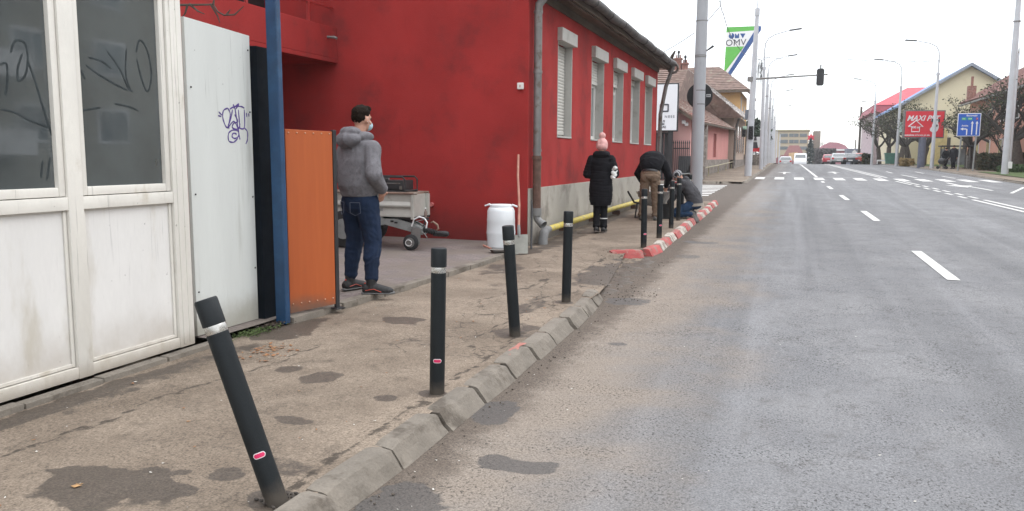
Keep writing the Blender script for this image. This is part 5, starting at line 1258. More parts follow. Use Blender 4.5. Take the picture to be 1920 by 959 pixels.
build('red_stripes', mb, mat('barrier_red', (.5, .04, .04), .5), bb)
mb = MB()
for x in (-3.45, -2.65): mb.tube([(x, 24.32, .27), (x, 24.32, .7)], .018, 8); mb.tube([(x, 24.1, .27), (x, 24.55, .27)], .018, 8)
mb.tube([(-3.1, 24.0, 1.05), (-2.55, 24.0, 1.1), (-2.5, 24.0, .9)], .018, 8); mb.tube([(-3.1, 24.0, 1.05), (-3.1, 24.0, .3)], .018, 8)
build('legs', mb, M_galv, br, smooth_=True)

# litter and leaves
def scatter(name, label, cat, m_, n, fn, smin, smax, seed, curl=.3):
    rn = random.Random(seed); mb = MB()
    for k in range(n):
        x, y, z = fn(rn); s = rn.uniform(smin, smax); a = rn.uniform(0, 6.28); c_, s_ = math.cos(a), math.sin(a); w = s * rn.uniform(.3, .6)
        P_ = lambda u, v, h: (x + u * c_ - v * s_, y + u * s_ + v * c_, z + .004 + h)
        h1, h2 = rn.uniform(0, s * curl), rn.uniform(0, s * curl)
        mb.add([P_(-s, 0, h1), P_(-s * .2, -w, 0), P_(s, 0, h2), P_(-s * .1, w, s * .1)], [(0, 1, 2), (0, 2, 3)])
    return solo(name, mb, m_, label, cat, kind='stuff', fix=False)
M_leaf = mat('dead_leaf', (.22, .10, .045), .8, .5, 30., (.30, .17, .08), .5, .6, 25.)
scatter('fallen_leaves', 'small heap of brown fallen leaves at the foot of the panel and blue post', 'leaves', M_leaf, 60, lambda r: (lambda x, y: (x, y, sx_h(x, y)))(-3.62 + r.gauss(0, .09), 4.9 + r.gauss(0, .13)), .012, .032, 3)
scatter('fallen_leaves', 'single brown leaves strewn thinly over the near pavement', 'leaves', M_leaf, 46, lambda r: (lambda x, y: (x, y, sx_h(x, y)))(r.uniform(-4.05, -2.1), r.uniform(2.2, 9)), .008, .022, 4)
scatter('litter', 'cigarette ends and white paper scraps scattered over the pavement and gutter', 'litter', mat('scrap_white', (.55, .53, .48), .8), 150, lambda r: (lambda x, y: (x, y, sx_h(x, y) if x < -1.96 else zp(y)))(r.choice([r.uniform(-4.0, -2.0), r.gauss(-1.6, .12), r.uniform(-1.5, 3)]), r.uniform(2.3, 12)), .004, .013, 5, .2)
scatter('moss', 'tuft of green moss and weed at the foot of the white sheet panel', 'moss', mat('moss_green', (.05, .075, .02), .9, .4, 30.), 500, lambda r: (lambda x, y: (x, y, sx_h(max(x, -4.1), y) + r.uniform(0, .02)))(-4.1 + r.gauss(0, .045), 5.38 + r.gauss(0, .13)), .006, .016, 6, 1.2)
scatter('leaf_rubbish', 'dark wet leaf rubbish around the foot of the blue post', 'leaves', mat('wet_leaf', (.035, .022, .015), .8, .5, 30.), 500, lambda r: (lambda x, y: (x, y, sx_h(max(x, -4.1), y) + r.uniform(0, .03)))(-4.12 + r.gauss(0, .05), 5.72 + r.gauss(0, .16)), .008, .022, 7, .8)
p = (-2.91, 2.53); scatter('dry_leaf', 'yellow-brown dead leaf lying in the dark damp patch', 'leaf', mat('tan_leaf', (.34, .20, .09), .8, .4, 30.), 5, lambda r: (p[0] + r.gauss(0, .012), p[1] + r.gauss(0, .012), sx_h(*p)), .012, .026, 8, .4)

rb = MB(); rn = random.Random(12)
def crumb(x, y, z, s):
    rb.ell((x, y, z), (s, s * rn.uniform(.6, 1.), s * rn.uniform(.4, .7)), Matrix.Rotation(rn.uniform(0, 3), 3, 'Z'), 6, 4)
for k in range(300):
    t = rn.random()
    if t < .55: y = rn.uniform(8.4, 11.9); x = float(np.interp(y, [8.4, 10, 11.9], [-1.9, -2.05, -2.5])) + rn.gauss(0, .14)
    else: y = rn.uniform(2.4, 12) if t < .85 else rn.uniform(8.3, 9.0); x = (-1.74 + abs(rn.gauss(0, .05))) if t < .85 else rn.uniform(-1.8, -1.3)
    crumb(x, y, (side_h(x, y) if x < -1.97 else zp(y)) + .006, rn.uniform(.003, .010))
solo('asphalt_crumbs', rb, mat('crumb_brown', (.085, .070, .056), .95, .5, 30.), 'loose dark asphalt crumbs and grit along the kerb and the broken driveway edge', 'rubble', kind='stuff', fix=False)
# ================================================================ SIGN BOARD, BLACK GATE, FENCE (beyond the side street)
SY = 39.6
def bd(px, py, Y=SY): return Vector(at(px, py, Y))
a = bd(1230, 157); b = bd(1271, 247); sb = thing('advertising_sign', 'tall white rounded sign board on a black post between the red and pink houses', 'sign', (bd(1259, 345)[0], SY, zp(SY) + .1))
xl = b.x - 1.9; zt, zb_ = a.z, b.z
mb = MB(); mb.box(xl, SY - .08, zb_, b.x, SY + .08, zt); build('frame', mb, M_black, sb, bevel=.03)
mb = MB(); mb.box(xl + .05, SY - .095, zb_ + .06, b.x - .06, SY - .083, zt - .06); fc_ = build('face', mb, mat('sign_white', (.74, .76, .79), .4, .02), sb)
Mfr = lambda x, z, y=SY - .1: face_frame((x, y, z), (1, 0, 0))
mb = MB(); q = bd(1246, 203)
ring = []
mb.tube([(q.x + .19 * max(-1, min(1, 1.5 * math.cos(a_))), SY - .10, q.z + .16 * max(-1, min(1, 1.5 * math.sin(a_)))) for a_ in np.linspace(0, 6.2832, 33)], .035, 6)
build('letter', mb, mat('sign_ink', (.05, .055, .07), .5), fc_)
for s_, px_, py_, sz, m_ in (('FITNESS', 1248, 219.5, .17, 'sign_grey'), ('PLUS', 1244, 228, .15, 'sign_ink'), ('GYM', 1244, 233.5, .15, 'sign_ink'), ('CARE', 1244, 239, .15, 'sign_ink')):
    q = bd(px_, py_)
    if s_ == 'FITNESS': s_ = 'NESS'; q = bd(1256, 219.5)
    if s_ == 'PLUS': s_ = 'US'
    if s_ == 'GYM': s_ = 'M'
    if s_ == 'CARE': s_ = 'ARE'
    t_ = text_mb(s_, sz, .002, space=1.4 if s_ == 'NESS' else 1., bold=.004).xf(Mfr(q.x, q.z)); build('lettering', t_, mat(m_, (.18, .19, .21) if m_ == 'sign_grey' else (.05, .055, .07), .5), fc_, fix=False)
mb = MB(); q = bd(1258, 250); mb.box(q.x - .13, SY - .06, zp(SY), q.x + .10, SY + .06, zb_); build('post', mb, M_black, sb)
mb = MB(); q0, q1 = bd(1237, 250, 39.9), bd(1254, 250, 39.9)
bg = thing('black_gate', 'black sheet metal gate below the white sign board', 'gate', ((q0.x + q1.x) / 2, 39.9, zp(40) + .1))
mb.box(q0.x - 2.5, 39.88, zp(40) + .1, (q0.x + q1.x) / 2 - .02, 39.94, q0.z); mb.box((q0.x + q1.x) / 2 + .02, 39.88, zp(40) + .1, q1.x, 39.94, q0.z); build('leaf', mb, M_black, bg, bevel=.01)
mb = MB(); mb.box(q0.x - 2.5, 39.95, q0.z - .06, q1.x, 39.99, q0.z + .06); build('top_bar', mb, M_zinc, bg)
fe = thing('iron_fence', 'dark wrought iron fence with spear tops left of the thick pale pole', 'fence', (-5.6, 40.0, zp(40) + .1))
x0, x1 = bd(1262, 300, 40.2).x, bd(1292, 300, 40.2).x; zt = bd(1270, 270, 40.2).z
for k in range(9):
    x = x0 + (x1 - x0) * k / 8; mb = MB(); mb.tube([(x, 40.2, zp(40) + .1), (x, 40.2, zt), (x, 40.2, zt + .05), (x, 40.2, zt + .18)], [.018, .018, .035, .002], 6); build('picket', mb, M_black, fe)
for z in (zp(40) + .25, zt - .25): mb = MB(); mb.box(x0, 40.18, z, x1, 40.22, z + .05); build('rail', mb, M_black, fe)
mb = MB(); p = bd(1280, 290, 40.35); mb.box(p.x - .2, 40.3, zp(40), p.x + .5, 40.5, 1.6); mb.box(p.x + .02, 40.29, 1.0, p.x + .3, 40.3, 1.5)
solo('meter_cabinet', mb, mat('grey_cabinet', (.10, .105, .11), .6), 'grey metal cabinet behind the iron fence in front of the pink gable', 'cabinet', bevel=.02)
mb = MB(); mb.prism([(bd(1292, 235, 40.42).x + .9, bd(1292, 235, 40.42).z), (bd(1283, 330, 40.42).x, .5), (bd(1283, 330, 40.42).x + 1.0, .5)], 'y', 40.30, 40.49); build('stone_buttress', mb, M_stone, ph)
mb = MB()
for k in range(2):
    q = bd(1282 + 5 * k, 229 + 4 * k, 40.3); mb.obox((q.x, 40.25, q.z), (.16, .2, .12), .3, .4)
build('floodlight', mb, M_wh, ph)

# ================================================================ POLES
M_lp = mat('pale_lamp_post', (.44, .45, .475), .5, .08, 2.)
M_lh = mat('dark_lamp_head', (.05, .05, .055), .5)
def lamp_proto(arm, name):
    t = thing('street_lamp', '', 'street lamp')
    mb = MB(); mb.tube([(0, 0, -.1), (0, 0, .4), (0, 0, 7.4)], [.155, .15, .095], 12); mb.tube([(0, 0, 7.3), (0, 0, 7.5)], .13, 12); build('post', mb, M_lp, t, smooth_=True, world_=False)
    mb = MB(); pts = [(0, 0, 7.4), (0, 0, 8.7), (.05 * arm, 0, 9.2), (.25 * arm, 0, 9.55), (.7 * arm, 0, 9.8), (1.3 * arm, 0, 9.95), (1.75 * arm, 0, 10.05)]; mb.tube(pts, [.06, .05, .045, .04, .04, .035, .03], 8); build('arm', mb, M_lp, t, smooth_=True, world_=False)
    mb = MB(); mb.obox((2.1 * arm, 0, 10.08), (.85, .26, .09), 0, 0, -.10 * arm); build('lamp_head', mb, M_lh, t, world_=False, bevel=.03)
    return t
lpL = lamp_proto(1, 'l'); first = True
for i, (px_, Y, hgt) in enumerate([(1427, 63, 0), (1435, 80, 0), (1441, 99, 0), (1446, 119, 0), (1451, 146, 0), (1455, 178, 0)]):
    t = lpL if i == 0 else dup(lpL)
    q = at(px_, 308, Y); t.location = (q[0], Y, zp(Y) + .1); t.rotation_euler.y = rad(-.6)
    t['label'] = ['curved-arm street lamp nearest the traffic light pole, tallest of the row on the left kerb', 'second curved-arm street lamp counted from the traffic light pole', 'third curved-arm street lamp counted from the traffic light pole', 'fourth curved-arm street lamp counted from the traffic light pole', 'fifth curved-arm street lamp counted from the traffic light pole', 'last and smallest street lamp of the row on the left kerb'][i]
    t['group'] = 'curved-arm street lamps'
lpR = lamp_proto(-1, 'r')
for i, (px_, Y) in enumerate([(1747, 72), (1680, 86), (1634, 106), (1641, 140), (1609, 186)]):
    t = lpR if i == 0 else dup(lpR)
    q = at(px_, 312, Y); t.location = (q[0], Y, zp(Y) + .1)
    t['label'] = ['curved-arm street lamp in front of the red billboard', 'curved-arm street lamp left of the red billboard beside the green bin', 'taller of the two lamps standing close together left of the trees', 'shorter of the two lamps standing close together left of the trees', 'smallest street lamp behind the parked queue on the right'][i]
    t['group'] = 'curved-arm street lamps'
# straight trolley poles between the lamps
def straight_pole(label, px_, Y, h, r=.13, grp='straight pale poles'):
    q = at(px_, 312, Y); t = thing('straight_pole', label, 'pole', (q[0], Y, zp(Y) + .1), group=grp)
    mb = MB(); mb.tube([(0, 0, -.1), (0, 0, h * .6), (0, 0, h)], [r, r * .85, r * .6], 12); build('shaft', mb, M_lp, t, smooth_=True, world_=False)
    mb = MB(); mb.tube([(0, 0, h), (0, 0, h + .35)], [.05, .02], 8); mb.tube([(0, 0, h * .78), (0, 0, h * .78 + .05)], r, 12); build('finial', mb, M_zinc, t, smooth_=True, world_=False); return t
for k, (px_, Y, h) in enumerate([(1432, 71, 7.5), (1438.5, 90, 7.4), (1443.5, 108, 7.), (1448, 132, 7.2), (1460, 160, 6.)]):
    straight_pole(['straight pole right behind the nearest lamp of the left row', 'straight pole between the second and third lamps of the left row', 'straight pole between the third and fourth lamps of the left row', 'straight pole between the fourth and fifth lamps of the left row', 'short straight pole at the far end of the left row'][k], px_, Y, h)
straight_pole('thick pale straight pole nearest the camera on the right grass verge', 1885, 55.6, 11.5, .21)
mb = MB(); q = at(1893, 310, 55.5); mb.box(q[0] - .1, 55.4, q[2] - .2, q[0] + .12, 55.6, q[2] + .2); solo('junction_box', mb, M_wh, 'small white junction box at the foot of the thick pale pole on the right verge', 'box', bevel=.02)
straight_pole('thin straight pole close behind the thick pole on the right verge', 1893, 62, 7.8, .09)
q = at(1609, 309, 150); t = thing('wooden_pole', 'dark wooden pole left of the bare trees on the right', 'pole', (q[0], 150, 0)); mb = MB(); mb.tube([(0, 0, -.5), (0, 0, 10.2)], [.2, .16], 8); build('shaft', mb, M_bark, t, world_=False)
q = at(1602, 309, 175); t = thing('wooden_pole', 'thin short dark pole beside the queue of cars on the right', 'pole', (q[0], 175, -1)); mb = MB(); mb.tube([(0, 0, -.5), (0, 0, 6.2)], [.12, .1], 8); build('shaft', mb, M_bark, t, world_=False)

# traffic light mast with its long arm
TYp = 47.0
q = at(1402, 330, TYp); tp = thing('traffic_light_mast', 'tall pale mast with a long horizontal arm reaching over the road', 'mast', (q[0], TYp, zp(TYp) + .1))
top = at(1421, 2, TYp); X0 = q[0]
mb = MB(); mb.tube([(X0, TYp, .3), (X0 + .06, TYp, 3.4), (top[0] - .02, TYp, 8.6), (top[0], TYp, top[2] - .8)], [.20, .175, .12, .1], 16); mb.tube([(top[0], TYp, top[2] - .8), (top[0], TYp, top[2] - .4), (top[0], TYp, top[2] - .4), (top[0], TYp, top[2] + .3)], [.13, .13, .03, .02], 10); build('shaft', mb, M_lp, tp, smooth_=True)
p0_, p1_ = at(1408, 149, TYp), at(1552, 140, TYp)
mb = MB(); mb.tube([p0_, p1_], [.055, .035], 8); mb.tube([(p0_[0], TYp, p0_[2] - .12), (p0_[0], TYp, p0_[2] + .12)], .19, 12); build('arm', mb, M_zinc, tp, smooth_=True)
c_ = at(1538, 145, TYp)
tlh = thing('traffic_light', 'dark back of the traffic light hanging from the long arm over the road', 'traffic light', (c_[0], TYp, c_[2] - .4))
mb = MB(); mb.box(c_[0] - .15, TYp - .12, c_[2] - .45, c_[0] + .15, TYp + .1, c_[2] + .45); build('housing', mb, M_black, tlh, bevel=.03)
for k in range(3):
    mb = MB(); z = c_[2] - .29 + k * .29; mb.tube([(c_[0], TYp + .1, z), (c_[0], TYp + .26, z - .02)], .11, 14, False); build('visor', mb, M_black, tlh)
mb = MB(); mb.cyl((c_[0], TYp, c_[2] + .45), (c_[0], TYp, c_[2] + .66), .03, n=8); mb.box(c_[0] - .19, TYp - .02, c_[2] - .4, c_[0] + .19, TYp, c_[2] + .4); build('back_plate', mb, M_black, tlh)
a_, b_ = at(1397, 206, TYp + .15), at(1416, 223, TYp + .15)
mb = MB(); mb.box(a_[0], TYp + .22, b_[2], b_[0], TYp + .25, a_[2]); solo('sign_panel', mb, mat('sign_panel_back', (.17, .19, .22), .4, metal=.3), 'grey back of a rectangular sign on the traffic light mast', 'traffic sign', bevel=.01)
for (px0, px1, py0, py1, lb, col) in [(1392, 1398, 238, 257, 'pedestrian signal on the left side of the traffic light mast', 0), (1404, 1412, 237, 262, 'black cluster of signal lights on the right side of the traffic light mast', 0)]:
    a_, b_ = at(px0, py0, TYp - .1), at(px1, py1, TYp - .1); t = thing('traffic_light', lb, 'traffic light', ((a_[0] + b_[0]) / 2, TYp - .1, b_[2]))
    mb = MB(); mb.box(a_[0], TYp - .25, b_[2], b_[0], TYp - .02, a_[2]); build('housing', mb, M_black, t, bevel=.03)
    n = 2 if px1 < 1400 else 3
    for k in range(n):
        z = b_[2] + (a_[2] - b_[2]) * (k + .5) / n; mb = MB(); mb.tube([((a_[0] + b_[0]) / 2, TYp - .25, z), ((a_[0] + b_[0]) / 2, TYp - .36, z - .01)], .075, 12, False); build('visor', mb, M_black, t)
a_, b_ = at(1393, 237, TYp - .3), at(1400, 243, TYp - .3); mb = MB(); mb.box(a_[0], TYp - .31, b_[2], b_[0], TYp - .28, a_[2]); solo('green_label', mb, mat('pale_green', (.35, .5, .38), .5), 'small pale green plate above the pedestrian signal on the mast', 'plate')

# ================================================================ FUEL STATION PYLON
OY = 96.
def O(px, py): return at(px, py, OY)
M_og = mat('pylon_green', (.10, .42, .06), .4, .03); M_ob = mat('pylon_blue', (.015, .07, .24), .4, .03); M_ow = mat('pylon_white', (.74, .75, .76), .4, .02)
om = thing('fuel_station_pylon', 'tall wedge-shaped green, white and blue fuel station pylon above the roofs', 'sign', (O(1364, 150)[0], OY, .8))
def poly_xz(px_pts, y0, y1):
    mb = MB(); mb.prism([(O(x, y)[0], O(x, y)[2]) for x, y in px_pts], 'y', y0, y1)
    vs = mb.v; return mb
def xzpoly(px_pts, y0, y1):
    pts = [O(x, y) for x, y in px_pts]; n = len(pts); mb = MB()
    vs = [(p[0], y0, p[2]) for p in pts] + [(p[0], y1, p[2]) for p in pts]
    mb.add(vs, [tuple(range(n)), tuple(reversed(range(n, 2 * n)))] + [(i, n + i, n + (i + 1) % n, (i + 1) % n) for i in range(n)]); return mb
build('green_body', xzpoly([(1363, 52), (1416, 50), (1418, 58), (1362, 62)], OY - .3, OY + .3), M_og, om)
build('white_band', xzpoly([(1362, 62), (1417, 58), (1397, 88), (1361, 89)], OY - .3, OY + .3), M_ow, om)
build('green_body', xzpoly([(1361, 89), (1395, 88), (1358, 138)], OY - .3, OY + .3), M_og, om)
build('white_stripe', xzpoly([(1396, 88), (1421, 52), (1424, 52), (1362, 143), (1358, 138)], OY - .28, OY + .28), M_ow, om)
build('blue_spar', xzpoly([(1421, 50), (1427, 50), (1427, 56), (1370, 141), (1362, 143)], OY - .35, OY + .35), M_ob, om)
q = O(1380, 81.5); t_ = text_mb('OMV', 1.0, .01, space=1.05).xf(face_frame((q[0], OY - .32, q[2]), (1, 0, 0))); build('lettering', t_, mat('pylon_ink', (.05, .055, .07), .5), om, fix=False)
lg = MB(); q = O(1372, 68.5); lg.tube([(q[0], OY - .32, q[2]), (q[0], OY - .305, q[2])], .31, 24); build('logo_disc', lg, M_ob, om)
lg = MB(); q = O(1371.5, 65); lg.box(q[0] - .05, OY - .33, q[2] - .15, q[0] + .05, OY - .321, q[2] + .15); build('logo_notch', lg, M_ow, om)
a_, b_ = O(1378.5, 64.5), O(1386, 72.5); lg = MB(); lg.box(a_[0], OY - .32, b_[2], b_[0], OY - .305, a_[2]); build('logo_block', lg, M_ob, om)
lg = MB(); n0 = (a_[0] + b_[0]) / 2; lg.add([(n0 - .12, OY - .33, a_[2]), (n0 + .12, OY - .33, a_[2]), (n0, OY - .33, a_[2] - .22)], [(0, 1, 2)]); build('logo_notch', lg, M_ow, om)
a_, b_ = O(1388, 64), O(1398, 64); c_ = O(1393, 73); lg = MB(); lg.add([(a_[0], OY - .32, a_[2]), (b_[0], OY - .32, b_[2]), (c_[0], OY - .32, c_[2]), (a_[0], OY - .305, a_[2]), (b_[0], OY - .305, b_[2]), (c_[0], OY - .305, c_[2])], [(0, 1, 2), (3, 5, 4), (0, 3, 4, 1), (1, 4, 5, 2), (2, 5, 3, 0)]); build('logo_wedge', lg, M_ob, om)
mb = MB(); q = O(1363, 140); mb.box(q[0] - .3, OY - .2, .5, q[0] + .5, OY + .2, q[2] + .4); build('mast', mb, M_lp, om)

# poster stand and low wall behind the mast
PYp = 76.
def PP(px, py, Y=PYp): return at(px, py, Y)
ps = thing('poster_board', 'white and red poster board showing a figure in a dark skirt behind the mast', 'billboard', (PP(1416, 310)[0], PYp, zp(PYp)))
a_, b_ = PP(1407, 257), PP(1425, 285); mb = MB(); mb.box(a_[0], PYp, b_[2], b_[0] + .3, PYp + .15, a_[2]); build('board', mb, M_wh, ps)
mb = MB(); c_ = PP(1416, 277); mb.box(a_[0], PYp - .012, b_[2], b_[0] + .3, PYp - .002, c_[2]); build('red_band', mb, mat('poster_red', (.55, .02, .03), .5), ps)
mb = MB(); c_ = PP(1416, 270); mb.add([(c_[0] - .16, PYp - .02, c_[2] + .15), (c_[0] + .16, PYp - .02, c_[2] + .15), (c_[0] + .27, PYp - .02, c_[2] - .4), (c_[0] - .27, PYp - .02, c_[2] - .4)], [(0, 1, 2, 3)]); mb.tube([(c_[0], PYp - .03, c_[2] + .3), (c_[0], PYp - .02, c_[2] + .62)], [.13, .08], 8)
build('figure_print', mb, mat('print_dark', (.05, .045, .05), .6), ps)
mb = MB()
for x in (a_[0] + .1, b_[0]): mb.box(x, PYp + .02, zp(PYp), x + .1, PYp + .1, b_[2])
build('leg', mb, M_black, ps)
a_, b_ = PP(1405, 290, 79), PP(1426, 307, 79); mb = MB(); mb.box(a_[0] - 3, 79, zp(79), b_[0], 79.3, a_[2]); solo('low_wall', mb, M_stone, 'low dark grey wall below the white and red poster board', 'wall', bevel=.02)

# ================================================================ RIGHT-HAND BUILDINGS
def facade_windows(parent, Xf, ys, z0, z1, w, Mf, Mg, nrm=-1):
    for y in ys:
        mb = MB(); mb.box(Xf + nrm * .06, y, z0, Xf + nrm * .003, y + w, z1); f_ = build('window', mb, Mf, parent)
        mb = MB(); mb.box(Xf + nrm * .075, y + .12, z0 + .12, Xf + nrm * .062, y + w - .12, z1 - .12); build('pane', mb, Mg, f_)
M_salmon = mat('salmon_plaster', (.52, .27, .21), .9, .07, .4, (.42, .25, .2), .6, .75, .5)
pr = thing('salmon_apartment_house', 'long salmon pink two-storey apartment house with a dark red tiled roof on the right', 'building', (16, 70, 1))
mb = MB(); mb.box(16, 50, .4, 28, 90, 7.0); build('wall', mb, M_salmon, pr)
facade_windows(pr, 16, [53, 57.5, 62, 66.5, 71, 75.5, 80, 84.5], 1.8, 3.2, 1.3, M_wh, M_glass); facade_windows(pr, 16, [53, 57.5, 62, 66.5, 71, 75.5, 80, 84.5], 4.6, 6.0, 1.3, M_wh, M_glass)
for x in (17.2, 19.4, 21.6): 
    mb = MB(); mb.box(x, 49.93, 2.2, x + 1., 49.997, 3.5); build('window', mb, M_glass, pr)
M_rtile = mat('dark_red_tiles', (.20, .095, .08), .95, .25, 2.5, (.26, .2, .18), .55, .7, 1.2, grain=.3, gs=3., bmp=.4)
mb = MB(); tile_slope(mb, (15.3, 92, 7.0), (15.3, 49, 6.8), (22, 51, 11.4), (22, 88, 11.4), 18); tile_slope(mb, (15.3, 49, 6.8), (28.7, 49, 6.8), (22, 51, 11.4), (22, 51.1, 11.4), 6)
tile_slope(mb, (28.7, 92, 7.0), (15.3, 92, 7.0), (22, 88, 11.4), (22, 88.1, 11.4), 6); build('roof', mb, M_rtile, pr)
mb = MB(); mb.box(15.25, 49, 6.68, 15.4, 92, 6.86); build('eaves_board', mb, M_zinc, pr)
p = at(1822, 162, 88); mb = MB(); mb.box(p[0] - .35, 87.6, p[2] - 1.2, p[0] + .35, 88.2, p[2]); mb.box(p[0] - .1, 87.8, p[2], p[0] + .1, 88., p[2] + .9); build('chimney', mb, M_brick, pr)

M_cream = mat('cream_gable', (.60, .55, .40), .9, .06, .3, (.52, .46, .33), .58, .75, .4)
yh = thing('cream_gabled_house', 'cream gabled house with a blue roof edge behind the red billboard', 'building', (17, 98, 1))
A, Bp, Lw = at(1820, 124, 98), at(1884, 190, 98), at(1697, 194, 98)
mb = MB(); xm, zm = A[0], A[2]; hw = xm - Lw[0]; ze = Lw[2]
mb.prism([(Lw[0], .4), (xm + hw, .4), (xm + hw, ze), (xm, zm), (Lw[0], ze)], 'y', 98, 98.4) ; build('gable_wall', mb, M_cream, yh)
mb = MB(); mb.box(Lw[0], 98.4, .4, xm + hw, 125, ze); build('wall', mb, M_cream, yh)
mb = MB(); mb.hexa([(Lw[0] - .7, 97.4, ze - .45), (xm, 97.4, zm), (xm, 126, zm), (Lw[0] - .7, 126, ze - .45), (Lw[0] - .7, 97.4, ze - .2), (xm, 97.4, zm + .3), (xm, 126, zm + .3), (Lw[0] - .7, 126, ze - .2)])
mb.hexa([(xm, 97.4, zm), (xm + hw + .7, 97.4, ze - .45), (xm + hw + .7, 126, ze - .45), (xm, 126, zm), (xm, 97.4, zm + .3), (xm + hw + .7, 97.4, ze - .2), (xm + hw + .7, 126, ze - .2), (xm, 126, zm + .3)])
build('roof', mb, mat('blue_metal_roof', (.07, .17, .38), .5, .1), yh)
mb = MB(); mb.hexa([(Lw[0] - .7, 97.3, ze - .5), (xm, 97.3, zm - .05), (xm, 97.38, zm - .05), (Lw[0] - .7, 97.38, ze - .5), (Lw[0] - .7, 97.3, ze - .2), (xm, 97.3, zm + .3), (xm, 97.38, zm + .3), (Lw[0] - .7, 97.38, ze - .2)])
mb.hexa([(xm, 97.3, zm - .05), (xm + hw + .7, 97.3, ze - .5), (xm + hw + .7, 97.38, ze - .5), (xm, 97.38, zm - .05), (xm, 97.3, zm + .3), (xm + hw + .7, 97.3, ze - .2), (xm + hw + .7, 97.38, ze - .2), (xm, 97.38, zm + .3)]); build('barge_board', mb, mat('grey_blue_trim', (.22, .25, .30), .6), yh)
for (px_, py_) in [(1742, 168), (1752, 162), (1731, 176)]:
    q = at(px_, py_, 103); mb = MB(); mb.box(q[0] - .2, 103, q[2] - 1.2, q[0] + .2, 103.4, q[2] + .1); build('chimney', mb, M_brick, yh)
for (x, z) in [(14.6, 2.2), (17., 2.2), (19.6, 2.2)]:
    mb = MB(); mb.box(x, 97.93, z, x + 1.2, 97.997, z + 1.6); build('window', mb, M_glass, yh)
mb = MB(); q = at(1740, 260, 96); mb.box(13.0, 90, .5, 14.2, 97.9, 4.4); build('entrance_porch', mb, mat('pale_yellow', (.62, .52, .26), .8), yh)

M_rroof = mat('red_sheet_roof', (.42, .05, .07), .6, .1, 1.)
rh = thing('red_roofed_house', 'house with a bright red mansard roof left of the cream gabled house', 'building', (12, 130, 1))
q = lambda x, y, Y=128: at(x, y, Y)
a_, b_, c_, d_, e_, f_ = q(1636, 198), q(1740, 190), q(1726, 162), q(1712, 163), q(1650, 186), q(1630, 213)
mb = MB(); mb.box(a_[0] + .3, 128, 0, b_[0] + 4, 150, q(1630, 212)[2]); build('wall', mb, mat('pale_lilac_plaster', (.45, .36, .38), .9), rh)
mb = MB()
zr, zb2 = c_[2], f_[2]
mb.hexa([(f_[0], 127, zb2), (b_[0] + 4, 127, zb2), (b_[0] + 4, 151, zb2), (f_[0], 151, zb2), (a_[0] + .2, 127.6, a_[2]), (b_[0] + 4, 127.6, a_[2]), (b_[0] + 4, 150, a_[2]), (a_[0] + .2, 150, a_[2])]); lo_ = build('mansard', mb, mat('dark_red_sheet', (.26, .035, .055), .6), rh)
mb = MB(); mb.hexa([(a_[0] + .1, 127.5, a_[2] + .01), (b_[0] + 4.2, 127.5, a_[2] + .01), (b_[0] + 4.2, 150, a_[2] + .01), (a_[0] + .1, 150, a_[2] + .01), (d_[0], 134, zr + .3), (b_[0] + 3, 134, zr + .3), (b_[0] + 3, 144, zr + .3), (d_[0], 144, zr + .3)]); build('roof', mb, M_rroof, rh)

# apartment block across the street: outside the frame, mirrored in the kiosk glass
op = thing('apartment_block', 'beige apartment block across the road whose windows mirror in the kiosk glass', 'building', (21, 22, 0))
mb = MB(); mb.box(21, -6, 0, 31, 44, 11.5); build('wall', mb, mat('block_beige', (.34, .31, .25), .9, .1, .5), op)
for z in (2., 5., 8.):
    for k in range(12):
        mb = MB(); y = -4 + k * 4; mb.box(20.92, y, z, 20.996, y + 1.8, z + 1.6); f_ = build('window', mb, M_wh, op)
        mb = MB(); mb.box(20.9, y + .15, z + .15, 20.917, y + .85, z + 1.45); mb.box(20.9, y + .95, z + .15, 20.917, y + 1.65, z + 1.45); build('pane', mb, M_glass, f_)
    mb = MB(); mb.box(19.9, 20, z - .5, 20.99, 24, z + .5); build('balcony', mb, M_wh, op)

# ================================================================ BILLBOARD, ROAD SIGN, BUS STOP
BY = 76.
def Bq(px, py, Y=BY): return Vector(at(px, py, Y))
tl_, bl_, tr2, br2 = Bq(1699, 209), Bq(1698, 257), Bq(1771, 209, 77), Bq(1771, 258, 77)
bb_ = thing('billboard', 'red billboard with white lettering and an arrow on a thick dark column', 'billboard', ((tl_.x + tr2.x) / 2, 76.5, zp(76.5)))
dv_ = Vector((tr2.x - tl_.x, tr2.y - tl_.y, 0)); Lb = dv_.length; rt_ = dv_.normalized(); nr_ = Vector((rt_.y, -rt_.x, 0))
zt_, zb3 = tl_.z, bl_.z
def BBp(u, z, off=0): return (tl_.x + rt_.x * u + nr_.x * off, tl_.y + rt_.y * u + nr_.y * off, z)
def bbox(u0, u1, z0, z1, o0, o1): return [BBp(u0, z0, o1), BBp(u1, z0, o1), BBp(u1, z0, o0), BBp(u0, z0, o0), BBp(u0, z1, o1), BBp(u1, z1, o1), BBp(u1, z1, o0), BBp(u0, z1, o0)]
mb = MB(); mb.hexa(bbox(-.1, Lb + .1, zb3 - .1, zt_ + .1, -.3, 0.)); build('frame', mb, M_zinc, bb_)
mb = MB(); mb.hexa(bbox(0, Lb, zb3, zt_, .01, .03)); fcb = build('face', mb, mat('billboard_red', (.60, .035, .05), .5, .03), bb_)
def on_board(mbx, u, z, nm='lettering', m_=M_wh):
    return build(nm, mbx.xf(face_frame(BBp(u, z, .045), rt_)), m_, fcb, fix=False)
Hb = zt_ - zb3
on_board(text_mb('MAXI PET', .29 * Hb, .003, shear=.35, bold=.012), Lb * .44, zb3 + Hb * .72)
on_board(text_mb('300 m', .12 * Hb, .003, bold=.008), Lb * .26, zb3 + Hb * .37)
